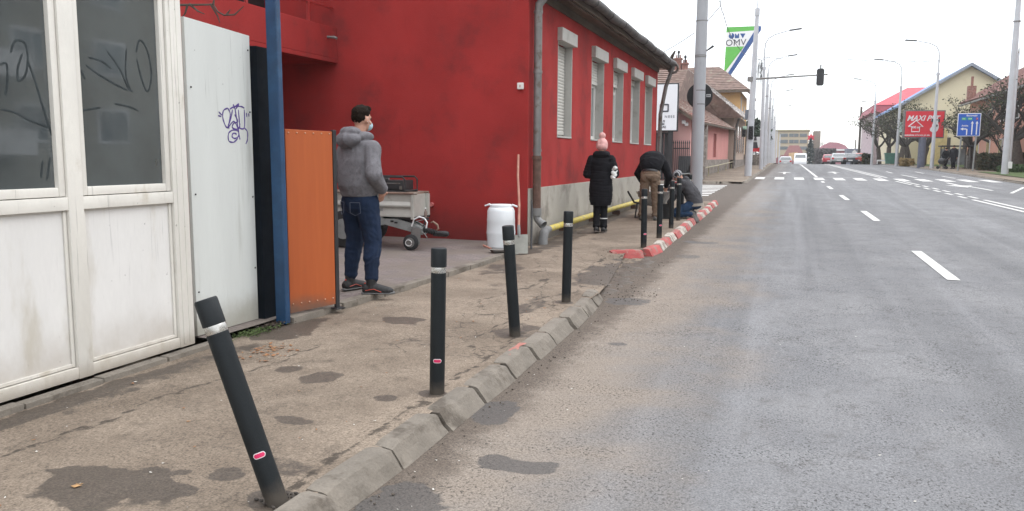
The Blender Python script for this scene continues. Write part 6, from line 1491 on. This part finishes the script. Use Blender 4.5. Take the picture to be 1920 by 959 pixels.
on_board(text_mb('vânzare și îngrijire', .12 * Hb, .003, bold=.004) if False else text_mb('animalute si hrana pt ele', .10 * Hb, .003, bold=.004), Lb * .32, zb3 + Hb * .07)
ar = MB(); aw = Lb * .38; pts = [(-.5, .0), (0, .5), (.5, .0), (.27, .0), (.27, -.42), (-.27, -.42), (-.27, .0), (-.5, .0)]
ar.tube([(x * aw, y * Hb * .42 / .92 * 1.05, 0) for x, y in pts], .045, 6); on_board(ar, Lb * .27, zb3 + Hb * .40, 'arrow')
dg_ = MB()      # plain spotted shape in place of the pictured dog
dg_.ell((0, 0, 0), (.26, .22, .01)); dg_.ell((.0, -.5, 0), (.3, .45, .01)); dg_.ell((-.12, -.72, 0), (.33, .25, .01)); on_board(dg_, Lb * .78, zb3 + Hb * .63, 'dog_print')
dg_ = MB(); dg_.ell((-.28, .03, .015), (.09, .17, .01)); dg_.ell((.28, .03, .015), (.09, .17, .01)); dg_.ell((.03, -.06, .02), (.05, .04, .01)); dg_.ell((.12, -.4, .02), (.08, .1, .01)); dg_.ell((-.1, -.62, .02), (.07, .06, .01)); dg_.ell((.1, .08, .02), (.06, .07, .01)); on_board(dg_, Lb * .78, zb3 + Hb * .63, 'dog_spots', M_black)
mb = MB(); c_ = BBp(Lb * .5, 0, -.15); mb.tube([(c_[0], c_[1], zp(76)), (c_[0], c_[1], zb3)], .30, 12); build('column', mb, mat('column_blue_grey', (.11, .12, .16), .7), bb_)
RY_ = 64.
def Rq(px, py, Y=RY_): return Vector(at(px, py, Y))
a_, b_ = Rq(1796.5, 213), Rq(1837, 256)
ds = thing('direction_sign', 'blue road direction sign with white arrows on two grey posts', 'traffic sign', ((a_.x + b_.x) / 2, RY_, zp(RY_) + .1))
mb = MB(); mb.box(a_.x, RY_, b_.z, b_.x, RY_ + .04, a_.z); pl_ = build('plate', mb, mat('sign_rim_white', (.72, .72, .74), .4), ds, bevel=.02)
mb = MB(); mb.box(a_.x + .045, RY_ - .012, b_.z + .045, b_.x - .045, RY_ - .003, a_.z - .045); bf_ = build('blue_face', mb, mat('road_sign_blue', (.012, .085, .42), .4, .02), pl_)
W_, H_ = b_.x - a_.x, a_.z - b_.z
def onS(mbx, u, v_, nm='lettering', m_=M_wh): return build(nm, mbx.xf(face_frame((a_.x + W_ * u, RY_ - .016, b_.z + H_ * v_), (1, 0, 0))), m_, bf_, fix=False)
onS(text_mb('București', .17, .002, bold=.003), .60, .90); onS(text_mb('Agnita', .16, .002, bold=.003), .33, .46)
gp3 = mat('route_green', (.02, .30, .16), .4)
for u, s_ in ((.27, 'E81'), (.53, 'E68')):
    mb = MB(); mb.box(-.15, -.09, -.001, .15, .09, .001); onS(mb, u, .76, 'route_patch', gp3); t_ = onS(text_mb(s_, .13, .002), u, .76); t_.location.y -= .004
mb = MB(); mb.box(-.06, -.08, -.001, .06, .08, .001); onS(mb, .83, .76, 'route_patch', mat('route_red', (.4, .05, .08), .4)); t_ = onS(text_mb('7', .13, .002), .83, .76); t_.location.y -= .004
for u in (.64, .84):
    mb = MB(); mb.box(-.035, -.78, 0, .035, .0, .003); mb.add([(-.09, -.01, .003), (.09, -.01, .003), (0, .16, .003)], [(0, 1, 2)]); onS(mb, u, .56, 'arrow')
mb = MB(); mb.box(-.0, -.42, 0, .07, .0, .003); mb.box(-.2, -.035, 0, .0, .035, .003); mb.add([(-.2, -.1, .003), (-.2, .1, .003), (-.38, 0, .003)], [(0, 1, 2)]); onS(mb, .40, .32, 'arrow')
for px_ in (1796, 1824):
    q = Rq(px_, 321); mb = MB(); mb.tube([(q.x, RY_ + .08, zp(RY_)), (q.x + .1, RY_ + .08, a_.z - .2)], .06, 10); build('post', mb, M_galv, ds, smooth_=True)

SYb = 71.
def Sq(px, py, Y=SYb): return Vector(at(px, py, Y))
sh2 = thing('bus_shelter', 'glass bus shelter with a dark roof under the red billboard and blue sign', 'shelter', (Sq(1800, 312).x, SYb, zp(SYb) + .1))
a_, b_ = Sq(1771, 273), Sq(1816, 312); g_ = zp(SYb) + .1
mb = MB(); mb.box(a_.x - .2, SYb - .2, a_.z - .1, b_.x + .3, SYb + 1.7, a_.z); build('roof', mb, M_black, sh2, bevel=.02)
for (x, y) in ((a_.x, SYb), (b_.x, SYb), (a_.x, SYb + 1.5), (b_.x, SYb + 1.5)): mb = MB(); mb.box(x - .04, y - .04, g_, x + .04, y + .04, a_.z - .1); build('post', mb, M_zinc, sh2)
mb = MB(); mb.box(a_.x + .05, SYb + 1.49, g_ + .3, b_.x - .05, SYb + 1.52, a_.z - .25); build('back_pane', mb, mat('shelter_glass', (.42, .46, .48), .15, .1), sh2)
mb = MB(); mb.box(a_.x + .3, SYb + 1.0, g_ + .42, b_.x - .3, SYb + 1.35, g_ + .47); build('bench', mb, M_zinc, sh2)
for lb, px_, Y, hh, colr in (('person in a black coat waiting beside a pushchair at the bus shelter', 1772, 69.6, .98, (.012, .012, .014)), ('taller person in dark clothes standing under the bus shelter roof', 1787, 70.2, 1.10, (.018, .018, .022))):
    q = Sq(px_, 312, Y); Jq = {k: v for k, v in Jw.items()}; Jq['wrL'] = (-.24, .05, .84); Jq['wrR'] = (.24, .05, .84); Jq['handL'] = ((0, .1, -1), (1, 0, 0), (0, 1, 0), .5); Jq['handR'] = ((0, .1, -1), (-1, 0, 0), (0, 1, 0), .5)
    Sq2 = {k: v for k, v in Sw.items()}
    def exh(t, P, HM, vox):
        q_ = MB(); q_.ell(P(0, -.02, .05), (.084, .1, .085), HM); place_mesh('hair', remeshed(q_, .015, 1), mat('dark_brown_hair', (.028, .018, .012)), t)
    t = person(lb, (q.x, Y, zp(Y) + .1), rad(200 if px_ < 1780 else 150), Jq, Sq2, .018, dict(j=fabric('waiting_coat_%d' % px_, colr), p=M_blk, s=M_black), exh); t.scale = (hh,) * 3
pc_ = thing('pushchair', 'dark pushchair beside the waiting person at the bus shelter', 'pushchair', (Sq(1766, 310, 69.4).x, 69.4, zp(69.4) + .1)); q = pc_.location.copy()
mb = MB(); mb.ell((q.x, q.y, q.z + .6), (.3, .22, .25)); build('hood', mb, M_black, pc_)
mb = MB(); mb.tube([(q.x - .3, q.y, q.z + .1), (q.x + .25, q.y, q.z + .7), (q.x + .45, q.y, q.z + .95)], .02, 6); mb.tube([(q.x + .3, q.y, q.z + .1), (q.x - .2, q.y, q.z + .5)], .02, 6); build('frame', mb, M_zinc, pc_)
for s_ in (-.3, .3): mb = MB(); mb.cyl((q.x + s_, q.y - .2, q.z + .11), (q.x + s_, q.y - .16, q.z + .11), .11, n=14); build('wheel', mb, M_rub, pc_)
q = Sq(1822, 305, 73); bn = thing('litter_bin', 'grey litter bin on the pavement behind the blue sign post', 'bin', (q.x, 73, zp(73) + .1)); mb = MB(); mb.box(q.x - .35, 72.7, zp(73) + .1, q.x + .35, 73.3, zp(73) + 1.1); build('body', mb, M_zinc, bn, bevel=.03); mb = MB(); mb.box(q.x - .38, 72.66, zp(73) + 1.1, q.x + .38, 73.34, zp(73) + 1.16); build('lid', mb, M_black, bn)
q = Sq(1672, 305, 86); bn = thing('wheelie_bin', 'green wheeled bin at the foot of the lamp left of the red billboard', 'bin', (q.x, 86.5, zp(86) + .1)); mb = MB(); mb.hexa([(q.x - .5, 86.2, 1.0), (q.x + .5, 86.2, 1.0), (q.x + .5, 86.9, 1.0), (q.x - .5, 86.9, 1.0), (q.x - .62, 86.1, 1.95), (q.x + .62, 86.1, 1.95), (q.x + .62, 87, 1.95), (q.x - .62, 87, 1.95)]); build('body', mb, mat('bin_green', (.06, .16, .12), .6), bn, bevel=.04); mb = MB(); mb.box(q.x - .65, 86.05, 1.95, q.x + .65, 87.05, 2.05); build('lid', mb, mat('bin_green', (.06, .16, .12)), bn)
q = Sq(1683, 300, 84); t = thing('bus_stop_sign', 'slim bus stop pole with a small pale green plate left of the red billboard', 'sign', (q.x, 84, zp(84))); mb = MB(); mb.tube([(q.x, 84, .8), (q.x, 84, 4.9)], .05, 8); build('post', mb, M_galv, t); mb = MB(); mb.box(q.x - .0, 83.95, 4.0, q.x + .6, 84.0, 4.9); build('plate', mb, mat('plate_pale_green', (.3, .42, .38), .5), t)
mb = MB(); q0, q1 = at(1644, 302, 97), at(1668, 300, 97); mb.box(q0[0], 97, 1.2, q1[0] + 2, 97.1, q0[2] + .12); mb.box(q0[0], 97.0, .9, q0[0] + .1, 97.1, 1.2); mb.box(q1[0], 97.0, .9, q1[0] + .1, 97.1, 1.2)
solo('guard_rail', mb, M_wh, 'pale horizontal guard rail on the grass behind the paired lamps', 'rail')

# ================================================================ CARS
M_tyre = M_rub
def car(label, loc, rz, paint, L=4.4, W=1.78, Hh=1.45, kind='sedan', cat='car', grp=None):
    t = thing('parked_car' if False else 'car', label, cat, loc, rz, grp)
    mb = MB()     # body: side profile swept across the width with tumblehome; local +y is the front
    if kind == 'sedan': prof = [(-.5, .22), (-.505, .42), (-.495, .62), (-.47, .66), (-.34, .69), (-.24, .95), (-.12, 1.0), (.08, .985), (.22, .70), (.36, .64), (.47, .56), (.5, .40), (.495, .22)]
    elif kind == 'hatch': prof = [(-.49, .2), (-.5, .45), (-.495, .66), (-.42, .95), (-.2, 1.0), (.05, .99), (.2, .70), (.38, .62), (.48, .52), (.5, .35), (.49, .2)]
    else: prof = [(-.5, .14), (-.5, .5), (-.495, .93), (-.44, 1.0), (.12, 1.0), (.28, .98), (.38, .56), (.48, .45), (.5, .3), (.49, .14)]
    n = len(prof); secs = [(-1, .93), (-.96, 1.), (-.0, 1.), (.96, 1.), (1, .93)]
    vs = []
    for sx_, sc_ in secs:
        for (y, z) in prof:
            tum = 1 - .16 * max(0, (z - .62) / .38) if kind != 'van' else 1 - .04 * z
            vs.append((sx_ * W / 2 * tum, y * L, z * Hh * (sc_ if z > .3 else 1)))
    fs = [(j * n + i, j * n + (i + 1) % n, (j + 1) * n + (i + 1) % n, (j + 1) * n + i) for j in range(4) for i in range(n)]
    fs += [tuple(range(n)), tuple(4 * n + i for i in reversed(range(n)))]
    mb.add(vs, fs); build('body', mb, paint, t, world_=False, smooth_=True, bevel=.02)
    mb = MB()
    if kind == 'van':
        mb.box(-W * .36, L * .5 * -1 - .012, Hh * .62, W * .36, -L * .5 + .01, Hh * .86); build('rear_window', mb, M_glass, t, world_=False); mb = MB(); mb.hexa([(-W * .42, L * .375, Hh * .58), (W * .42, L * .375, Hh * .58), (W * .42, L * .37, Hh * .57), (-W * .42, L * .37, Hh * .57), (-W * .38, L * .30, Hh * .9), (W * .38, L * .30, Hh * .9), (W * .38, L * .28, Hh * .9), (-W * .38, L * .28, Hh * .9)]); build('windscreen', mb, M_glass, t, world_=False)
    else:
        y0, z0, y1, z1 = (-.335, .70, -.25, .93) if kind == 'sedan' else (-.49, .69, -.435, .92)
        for s_, (ya, za, yb, zb) in ((0, (y0, z0, y1, z1)), (1, (.21, .72, .095, .95))):
            o = -.02 if s_ == 0 else .02; mb = MB()
            mb.hexa([(-W * .40, ya * L + o, za * Hh), (W * .40, ya * L + o, za * Hh), (W * .40, ya * L, za * Hh - .03), (-W * .40, ya * L, za * Hh - .03), (-W * .36, yb * L + o, zb * Hh), (W * .36, yb * L + o, zb * Hh), (W * .36, yb * L, zb * Hh), (-W * .36, yb * L, zb * Hh)])
            build('windscreen' if s_ else 'rear_window', mb, M_glass, t, world_=False)
    for s_ in (-1, 1):
        mb = MB(); mb.hexa([(s_ * W * .485, -L * .2, Hh * .70), (s_ * W * .485, L * .17, Hh * .70), (s_ * W * .47, L * .17, Hh * .7), (s_ * W * .47, -L * .2, Hh * .7), (s_ * W * .445, -L * .13, Hh * .93), (s_ * W * .445, L * .08, Hh * .93), (s_ * W * .42, L * .08, Hh * .93), (s_ * W * .42, -L * .13, Hh * .93)]); build('side_window', mb, M_glass, t, world_=False)
        mb = MB(); mb.box(s_ * W * .33, -L * .506, Hh * .46, s_ * W * .47, -L * .49, Hh * .62); build('tail_light', mb, mat('tail_red', (.5, .015, .02), .3), t, world_=False, bevel=.01)
        for y in (-.31, .31):
            mb = MB(); mb.cyl((s_ * W * .5 - s_ * .2, y * L, .31), (s_ * W * .5 + s_ * .01, y * L, .31), .31, n=20); w_ = build('wheel', mb, M_tyre, t, world_=False, bevel=.02); mb = MB(); mb.cyl((s_ * W * .5, y * L, .31), (s_ * W * .5 + s_ * .018, y * L, .31), .19, n=16); build('rim', mb, M_galv, w_, world_=False)
    mb = MB(); mb.box(-.26, -L * .508, Hh * .34, .26, -L * .5, Hh * .42); build('number_plate', mb, M_wh, t, world_=False)
    mb = MB(); mb.box(-W * .49, -L * .506, Hh * .2, W * .49, -L * .49, Hh * .30); build('bumper', mb, M_black, t, world_=False, bevel=.01)
    return t
def paint(n, c): return mat('paint_' + n, c, .35, .05, 2., coat=.6)
def cpos(px_, Y): q = at(px_, 308, Y); return (q[0], Y, zp(Y))
car('silver sedan waiting in the queue on the right lane of the crest', cpos(1571, 112), 0, paint('silver', (.30, .32, .32)))
car('black sedan with red tail lights right of the silver sedan', cpos(1592, 112), 0, paint('black', (.03, .032, .04)))
car('small red car half hidden left of the silver sedan', cpos(1553, 120), 0, paint('red', (.42, .03, .05)), 3.9, 1.65, 1.40, 'hatch')
car('red and white car at the right end of the queue', cpos(1606, 113), 0, paint('bright_red', (.5, .08, .06)), 3.9, 1.3, 1.5, 'hatch')
car('white motorhome-like van coming over the crest in the left lane', cpos(1500, 150), rad(180), paint('white', (.70, .71, .72)), 5.6, 2.1, 2.3, 'van', 'van')
car('silver car roof just showing over the crest beside the white van', cpos(1473, 124), 0, paint('pale_silver', (.42, .43, .44)), 4.4, 1.75, 1.5, 'hatch').location.z -= .35

# ================================================================ FAR END OF THE STREET
EY = 232.
def E(px, py, Y=EY): return Vector(at(px, py, Y))
M_yb = mat('yellow_block_plaster', (.42, .36, .26), .9, .06, .3); M_yg = mat('block_window', (.13, .15, .16), .4)
yb_ = thing('yellow_block', 'yellowish four-storey block closing the street beyond the crest', 'building', (E(1488, 300).x, EY, -2))
a_, b_ = E(1449, 246), E(1517, 246); mb = MB(); mb.box(a_.x, EY, -3, b_.x, EY + 14, a_.z); build('wall', mb, M_yb, yb_)
mb = MB(); mb.box(a_.x - .3, EY - .4, a_.z, b_.x + .3, EY + 14.3, a_.z + .3); build('parapet', mb, mat('khaki_parapet', (.33, .31, .2), .8), yb_)
for r_, (y0, y1) in enumerate(((251, 257), (262.5, 269), (275, 281))):
    for (x0, x1) in ((1463, 1477), (1480, 1488), (1489, 1497), (1500, 1513)):
        p, q = E(x0, y0), E(x1, y1); mb = MB(); mb.box(p.x, EY - .12, q.z, q.x, EY - .004, p.z); build('window', mb, M_yg, yb_)
a_, b_ = E(1526, 246, 240), E(1539, 246, 240); mb = MB(); mb.box(a_.x, 240, -3, b_.x, 250, a_.z); solo('stair_tower', mb, mat('brown_grey_tower', (.24, .20, .17), .9), 'brown grey tower block right of the yellow block and the red star sign', 'building', bevel=.05)
mk = lambda name, pts, Y, d, m_, lb, cat: solo(name, (lambda mb: (mb.add([(E(x, y, Y).x, Y, E(x, y, Y).z) for x, y in pts] + [(E(x, y, Y).x, Y + d, E(x, y, Y).z) for x, y in pts], [tuple(range(len(pts))), tuple(reversed(range(len(pts), 2 * len(pts))))] + [(i, len(pts) + i, len(pts) + (i + 1) % len(pts), (i + 1) % len(pts)) for i in range(len(pts))]), mb)[1])(MB()), m_, lb, cat)
mk('house', [(1474, 312), (1505, 312), (1505, 285), (1498, 273), (1480, 273), (1470, 290)], 205, 10, mat('rose_roof', (.33, .16, .16), .9, .1), 'house with a rose red roof below the yellow block', 'house')
mk('house', [(1455, 312), (1490, 312), (1488, 302), (1478, 292), (1466, 291), (1455, 297)], 170, 8, mat('dull_red_roof', (.27, .13, .14), .9, .1), 'low dull red roofed house beside the left lamp row', 'house')
mk('kiosk', [(1479, 312), (1496, 312), (1496, 286), (1479, 287)], 200, 3, mat('pale_orange_wall', (.55, .38, .22), .9), 'pale orange low building behind the white van', 'kiosk')
mk('hall', [(1535, 312), (1592, 312), (1592, 281), (1585, 273), (1572, 268), (1556, 267), (1545, 272), (1535, 281)], 215, 20, mat('hall_mauve_roof', (.36, .17, .20), .9, .1), 'long hall with a rounded mauve roof right of the dark spruce', 'hall')
mb = MB(); p, q = E(1541, 280, 214.5), E(1590, 283, 214.5); mb.box(p.x, 214.4, q.z, q.x, 214.9, p.z); solo('hall_fascia', mb, M_wh, 'white fascia band along the front of the mauve roofed hall', 'fascia')
mk('shop', [(1588, 312), (1640, 312), (1640, 280), (1588, 279)], 170, 8, mat('blue_grey_shop', (.16, .17, .21), .8), 'blue grey flat shop behind the car queue on the right', 'shop')
mb = MB(); q = E(1627, 284, 168.); mb.box(q.x - .55, 168.3, q.z - .45, q.x + .55, 168.5, q.z + .45); solo('red_sign', mb, mat('shop_red', (.5, .02, .06), .5), 'small red square sign on the blue grey shop', 'sign')
q = E(1520.5, 258.5, 200); st = thing('red_star_sign', 'small red star-shaped sign high above the far spruce', 'sign', (q.x, 200, -1)); mb = MB()
pts = []
for k in range(12): r_ = .95 if k % 2 == 0 else .55; pts.append((q.x + r_ * math.sin(k * math.pi / 6), q.z + r_ * math.cos(k * math.pi / 6)))
n = 12; mb.add([(x, 200, z) for x, z in pts] + [(x, 200.3, z) for x, z in pts], [tuple(range(n)), tuple(reversed(range(n, 2 * n)))] + [(i, n + i, n + (i + 1) % n, (i + 1) % n) for i in range(n)]); build('star', mb, mat('star_red', (.55, .02, .05), .5), st)
mb = MB(); mb.cyl((q.x, 200.4, -1.2), (q.x, 200.4, q.z), .12, n=8); build('post', mb, M_lp, st)
q = E(1602, 286, 120); ws = thing('diamond_sign', 'small white diamond road sign above the queue of cars', 'traffic sign', (q.x, 120, .6)); mb = MB(); mb.obox((q.x, 120, q.z), (.5, .03, .5), 0, 0, rad(45)); build('plate', mb, M_wh, ws); mb = MB(); mb.cyl((q.x, 120.05, .5), (q.x, 120.05, q.z), .04, n=8); build('post', mb, M_galv, ws)

# ================================================================ TREES
M_twig = mat('twigs', (.05, .044, .038), .95, .3, 8.)
M_foliage = mat('late_leaves', (.034, .042, .018), .85, .45, 1.6, (.075, .066, .030), .5, .62, 2.5)
M_foliage2 = mat('dark_evergreen', (.022, .04, .02), .9, .5, 1.5)
def leaves_mb(tips, n, rnd, spread, size, mb):
    for k in range(n):
        p, d = rnd.choice(tips); c_ = p + Vector((rnd.gauss(0, spread), rnd.gauss(0, spread), rnd.gauss(0, spread * .8)))
        a = Vector((rnd.gauss(0, 1), rnd.gauss(0, 1), rnd.gauss(0, 1))).normalized(); b = a.cross(Vector((rnd.gauss(0, 1), rnd.gauss(0, 1), .3))).normalized(); s = size * rnd.uniform(.5, 1.4)
        mb.add([c_ - a * s, c_ + b * s * .5, c_ + a * s, c_ - b * s * .5], [(0, 1, 2, 3)])
def tree(label, x, Y, h, seed, leaves=1500, lean=0, r=.22, fork=.24, group='pollarded street trees on the right', kind='street_tree', depth=4, fol=None, L=None, spread=.22, lsize=.10, z=None):
    rnd = random.Random(seed); z = zp(Y) + .1 if z is None else z
    t = thing(kind, label, 'tree', (x, Y, z), group=group)
    tips = []; mb = MB(); fz = h * fork; pts = [Vector((0, 0, -.2)), Vector((lean * .3, 0, fz * .5)), Vector((lean, 0, fz))]; mb.tube(pts, [r * 1.2, r * .95, r * .85], 10); build('trunk', mb, M_bark, t, smooth_=True, world_=False)
    cb = MB(); L = L or h * .37
    for k in range(rnd.randint(4, 6)):
        a = k * 1.3 + rnd.uniform(-.3, .3); d = Vector((math.cos(a) * .7, math.sin(a) * .7, rnd.uniform(.35, 1.3))).normalized()
        limb(cb, pts[-1], d, L, r * .5, depth - (0 if kind == 'street_tree' else 1), rnd, .10, 6, tips, (2, 4), .45, .66)
    cr = build('crown', cb, M_twig, t, smooth_=True, world_=False, fix=False)
    if leaves:
        lb = MB(); leaves_mb(tips, int(leaves * (.4 if kind == 'street_tree' else 1)), rnd, spread, lsize, lb); build('foliage', lb, fol or M_foliage, cr, world_=False, fix=False)
    return t
TR = [('big dark leaning street tree at the right edge whose branches spread over the grey pole', 1910, 66, 8.8, 11, 3000, -.35, .36), ('street tree whose forked trunk stands right behind the blue direction sign', 1832, 72, 6.6, 12, 2600, -.5, .30), ('street tree with a dark trunk directly left of the blue sign post', 1816, 75, 6.4, 13, 1800, .1, .28),
      ('ivy-dark street tree beside the column of the red billboard', 1728, 84, 7.2, 14, 2600, .3, .34), ('street tree with twin trunks left of the red billboard', 1703, 88, 7.4, 15, 1600, -.3, .3), ('street tree between the green bin and the paired lamps', 1688, 95, 7.8, 16, 1500, .2, .28),
      ('street tree behind the paired lamps', 1665, 104, 8.2, 17, 1900, 0, .28), ('leftmost dark street tree of the right-hand row', 1648, 112, 8.4, 18, 2200, -.2, .28), ('tree with brownish leaves behind the blue sign in front of the salmon house', 1862, 80, 7.8, 19, 3000, 0, .3), ('thin young tree before the salmon house wall', 1876, 68, 5.4, 20, 500, 0, .1)]
for lb, px_, Y, h, sd, lv, ln, r_ in TR:
    q = at(px_, 308, Y); tree(lb, q[0], Y, h, sd, lv, ln, r_)
q = at(1546, 309, 235); tree('bare pale tree behind the brown grey tower', q[0] + 1, 236, 10.5, 31, 0, 0, .3, group=None, kind='bare_tree', depth=5, z=-1.5)
q = at(1532, 309, 210); tree('bare grey tree right of the dark spruce', q[0] + .5, 208, 7., 32, 0, 0, .2, group=None, kind='bare_tree', depth=4, z=-1.5)
q = at(1412, 290, 104); tree('dark evergreen tree showing behind the traffic light mast', q[0] - .6, 104, 6., 33, 5000, 0, .3, group=None, kind='evergreen_tree', depth=4, fol=M_foliage2, spread=.35, lsize=.2)
# spruce
q = at(1518, 309, 185); sp_ = thing('spruce', 'dark conical spruce in the middle distance beyond the crest', 'tree', (q[0], 185, -1.2)); mb = MB(); mb.tube([(0, 0, -.2), (0, 0, 6.6)], [.2, .03], 8); build('trunk', mb, M_bark, sp_, world_=False)
rnd = random.Random(5); mb = MB()
for k in range(5200):
    z = rnd.uniform(.1, 1) ** .8 * 7.0; rr = (7.2 - z) * .34 * (rnd.random() ** .5) * (1 + .25 * math.sin(z * 7)); a = rnd.uniform(0, 6.28); c_ = Vector((rr * math.cos(a), rr * math.sin(a), z - rr * .25)); s = rnd.uniform(.1, .24)
    d = Vector((math.cos(a), math.sin(a), -.4)); u = Vector((-math.sin(a), math.cos(a), rnd.uniform(-.5, .5))); mb.add([c_ - d * s, c_ + u * s * .35, c_ + d * s, c_ - u * s * .35], [(0, 1, 2, 3)])
build('foliage', mb, mat('spruce_green', (.028, .042, .038), .9, .4, 2.), sp_, world_=False, fix=False)
# hedges
def hedge(label, x0, x1, y0, y1, z1, n, seed, m_, size=.11):
    rn = random.Random(seed); mb = MB()
    for k in range(n):
        x = rn.uniform(x0, x1); y = rn.uniform(y0, y1); zt_ = z1 + .15 * noise.noise(Vector((x * 1.3, y, 0))); z = rn.uniform(zp(y) + .05, zt_); c_ = Vector((x, y, z)); a = Vector((rn.gauss(0, 1), rn.gauss(0, 1), rn.gauss(0, 1))).normalized(); b = a.cross(Vector((rn.gauss(0, 1), rn.gauss(0, 1), .3))).normalized(); s = size * rn.uniform(.6, 1.4)
        mb.add([c_ - a * s, c_ + b * s * .5, c_ + a * s, c_ - b * s * .5], [(0, 1, 2, 3)])
    return solo('hedge', mb, m_, label, 'hedge', fix=False)
M_hedge = mat('hedge_leaf', (.04, .045, .02), .9, .5, 2., (.09, .065, .035), .5, .6, 2.)
hedge('dark clipped hedge in front of the salmon apartment house', 12.6, 21, 66, 67.4, 1.95, 9000, 1, M_hedge)
hedge('low green bushes at the foot of the thick pole on the right verge', 12.7, 16, 60, 61.2, 1.15, 1600, 2, mat('bush_green', (.05, .09, .03), .9, .4, 2.), .08)
hedge('dark rounded bush between the car queue and the paired lamps', at(1617, 300, 108)[0], at(1634, 300, 108)[0], 107, 109, 2.0, 1800, 3, M_hedge, .16)
hedge('straw coloured dry bush at the foot of the twin-trunk tree', at(1688, 306, 84)[0], at(1712, 306, 84)[0], 83, 85, 1.5, 1800, 4, mat('dry_straw', (.24, .17, .07), .9, .3, 3.), .1)
hedge('grey bare thicket beyond the crest left of the silver sedan', at(1528, 306, 160)[0], at(1566, 306, 160)[0], 158, 164, 3.2, 6000, 5, mat('grey_thicket', (.12, .11, .11), .95, .3, 2.), .2)
hedge('reddish brown shrub behind the black gate under the sign board', at(1253, 300, 42)[0], at(1268, 300, 42)[0], 41.2, 42.2, 3.0, 2600, 6, mat('russet_shrub', (.10, .055, .045), .9, .4, 3.), .07)
hb = MB()
rn = random.Random(9)
for k in range(15000):
    x = rn.uniform(-110, 200); y = rn.uniform(300, 312); zt_ = 1.2 + 2.2 * noise.noise(Vector((x * .09, 0, 0))); z = rn.uniform(-4.2, zt_ + 2); s = rn.uniform(.4, .9); a = Vector((rn.gauss(0, 1), rn.gauss(0, 1), rn.gauss(0, 1))).normalized(); b = a.cross(Vector((.2, .3, 1))).normalized(); c_ = Vector((x, y, z)); hb.add([c_ - a * s, c_ + b * s * .6, c_ + a * s, c_ - b * s * .6], [(0, 1, 2, 3)])
solo('far_wood', hb, mat('far_wood_grey', (.13, .125, .12), .95, .3, .3), 'distant grey line of bare woods closing the horizon', 'wood', kind='stuff', fix=False)

# ================================================================ OVERHEAD WIRES
def wire(label, pts, r=.012, sag=.0, m_=None):
    out = []
    for a, b in zip(pts, pts[1:]):
        a, b = Vector(a), Vector(b)
        for k in range(12):
            t_ = k / 12; p = a.lerp(b, t_); p.z -= sag * 4 * t_ * (1 - t_); out.append(p)
    out.append(Vector(pts[-1])); mb = MB(); mb.tube(out, r, 5)
    return solo('overhead_wire', mb, m_ or mat('wire_grey', (.10, .10, .11), .6), label, 'wire', group='overhead wires')
wire('wire running from the gutter corner of the red house up to the thick pale pole', [at(1242, 99, 25), at(1302, 62, 21)], .009, .02)
wire('wire rising from the thick pale pole to the top of the picture', [at(1325, 42, 21), at(1352, 10, 21), at(1349, 2, 21)], .009)
wire('slack twisted cable from the top of the picture down to the traffic light mast', [at(1350, 0, 30), at(1356, 25, 32), at(1372, 70, 38), at(1400, 104, 47)], .014, .1)
wire('long thin wire spanning the road from the traffic light mast to the right', [at(1412, 105, 47), at(1560, 109, 60), at(1765, 114, 72)], .012, .15)
wire('drooping wire with icicle-like lights between mast and nearest lamp', [at(1412, 105, 47), at(1440, 108, 58), at(1450, 93, 63)], .02, .2)
wire('high thin wire crossing above the roofs on the right', [at(1580, 111, 80), at(1690, 114, 90), at(1840, 115, 95)], .012, .1)
mb = MB(); rn = random.Random(3)
for k in range(26):
    x = at(1421 + rn.uniform(0, 10), 110, 52)[0]; z0_ = at(1425, rn.uniform(112, 125), 52)[2]; z1_ = at(1425, rn.uniform(125, 165), 52)[2]; mb.tube([(x, 52, z0_), (x + rn.uniform(-.12, .12), 52, z1_)], .008, 4)
mb.tube([at(1421, 111, 52), at(1432, 110, 52)], .012, 4)
solo('light_garland', mb, mat('wire_grey', (.1, .1, .11)), 'hanging net of string lights beside the traffic light mast', 'garland')

# ================================================================ AIR
hz = MB(); hz.box(-260, -40, -4.4, 260, 345, 20.5)
hzm = bpy.data.materials.new('haze_air'); hzm.use_nodes = True; _n = hzm.node_tree; _n.nodes.clear()
_o = _n.nodes.new('ShaderNodeOutputMaterial'); _v = _n.nodes.new('ShaderNodeVolumePrincipled')
_v.inputs['Color'].default_value = (.92, .94, .97, 1); _v.inputs['Density'].default_value = .00045; _v.inputs['Anisotropy'].default_value = .2
_n.links.new(_v.outputs[0], _o.inputs['Volume'])
o = build('haze', hz, hzm); o['kind'] = 'stuff'
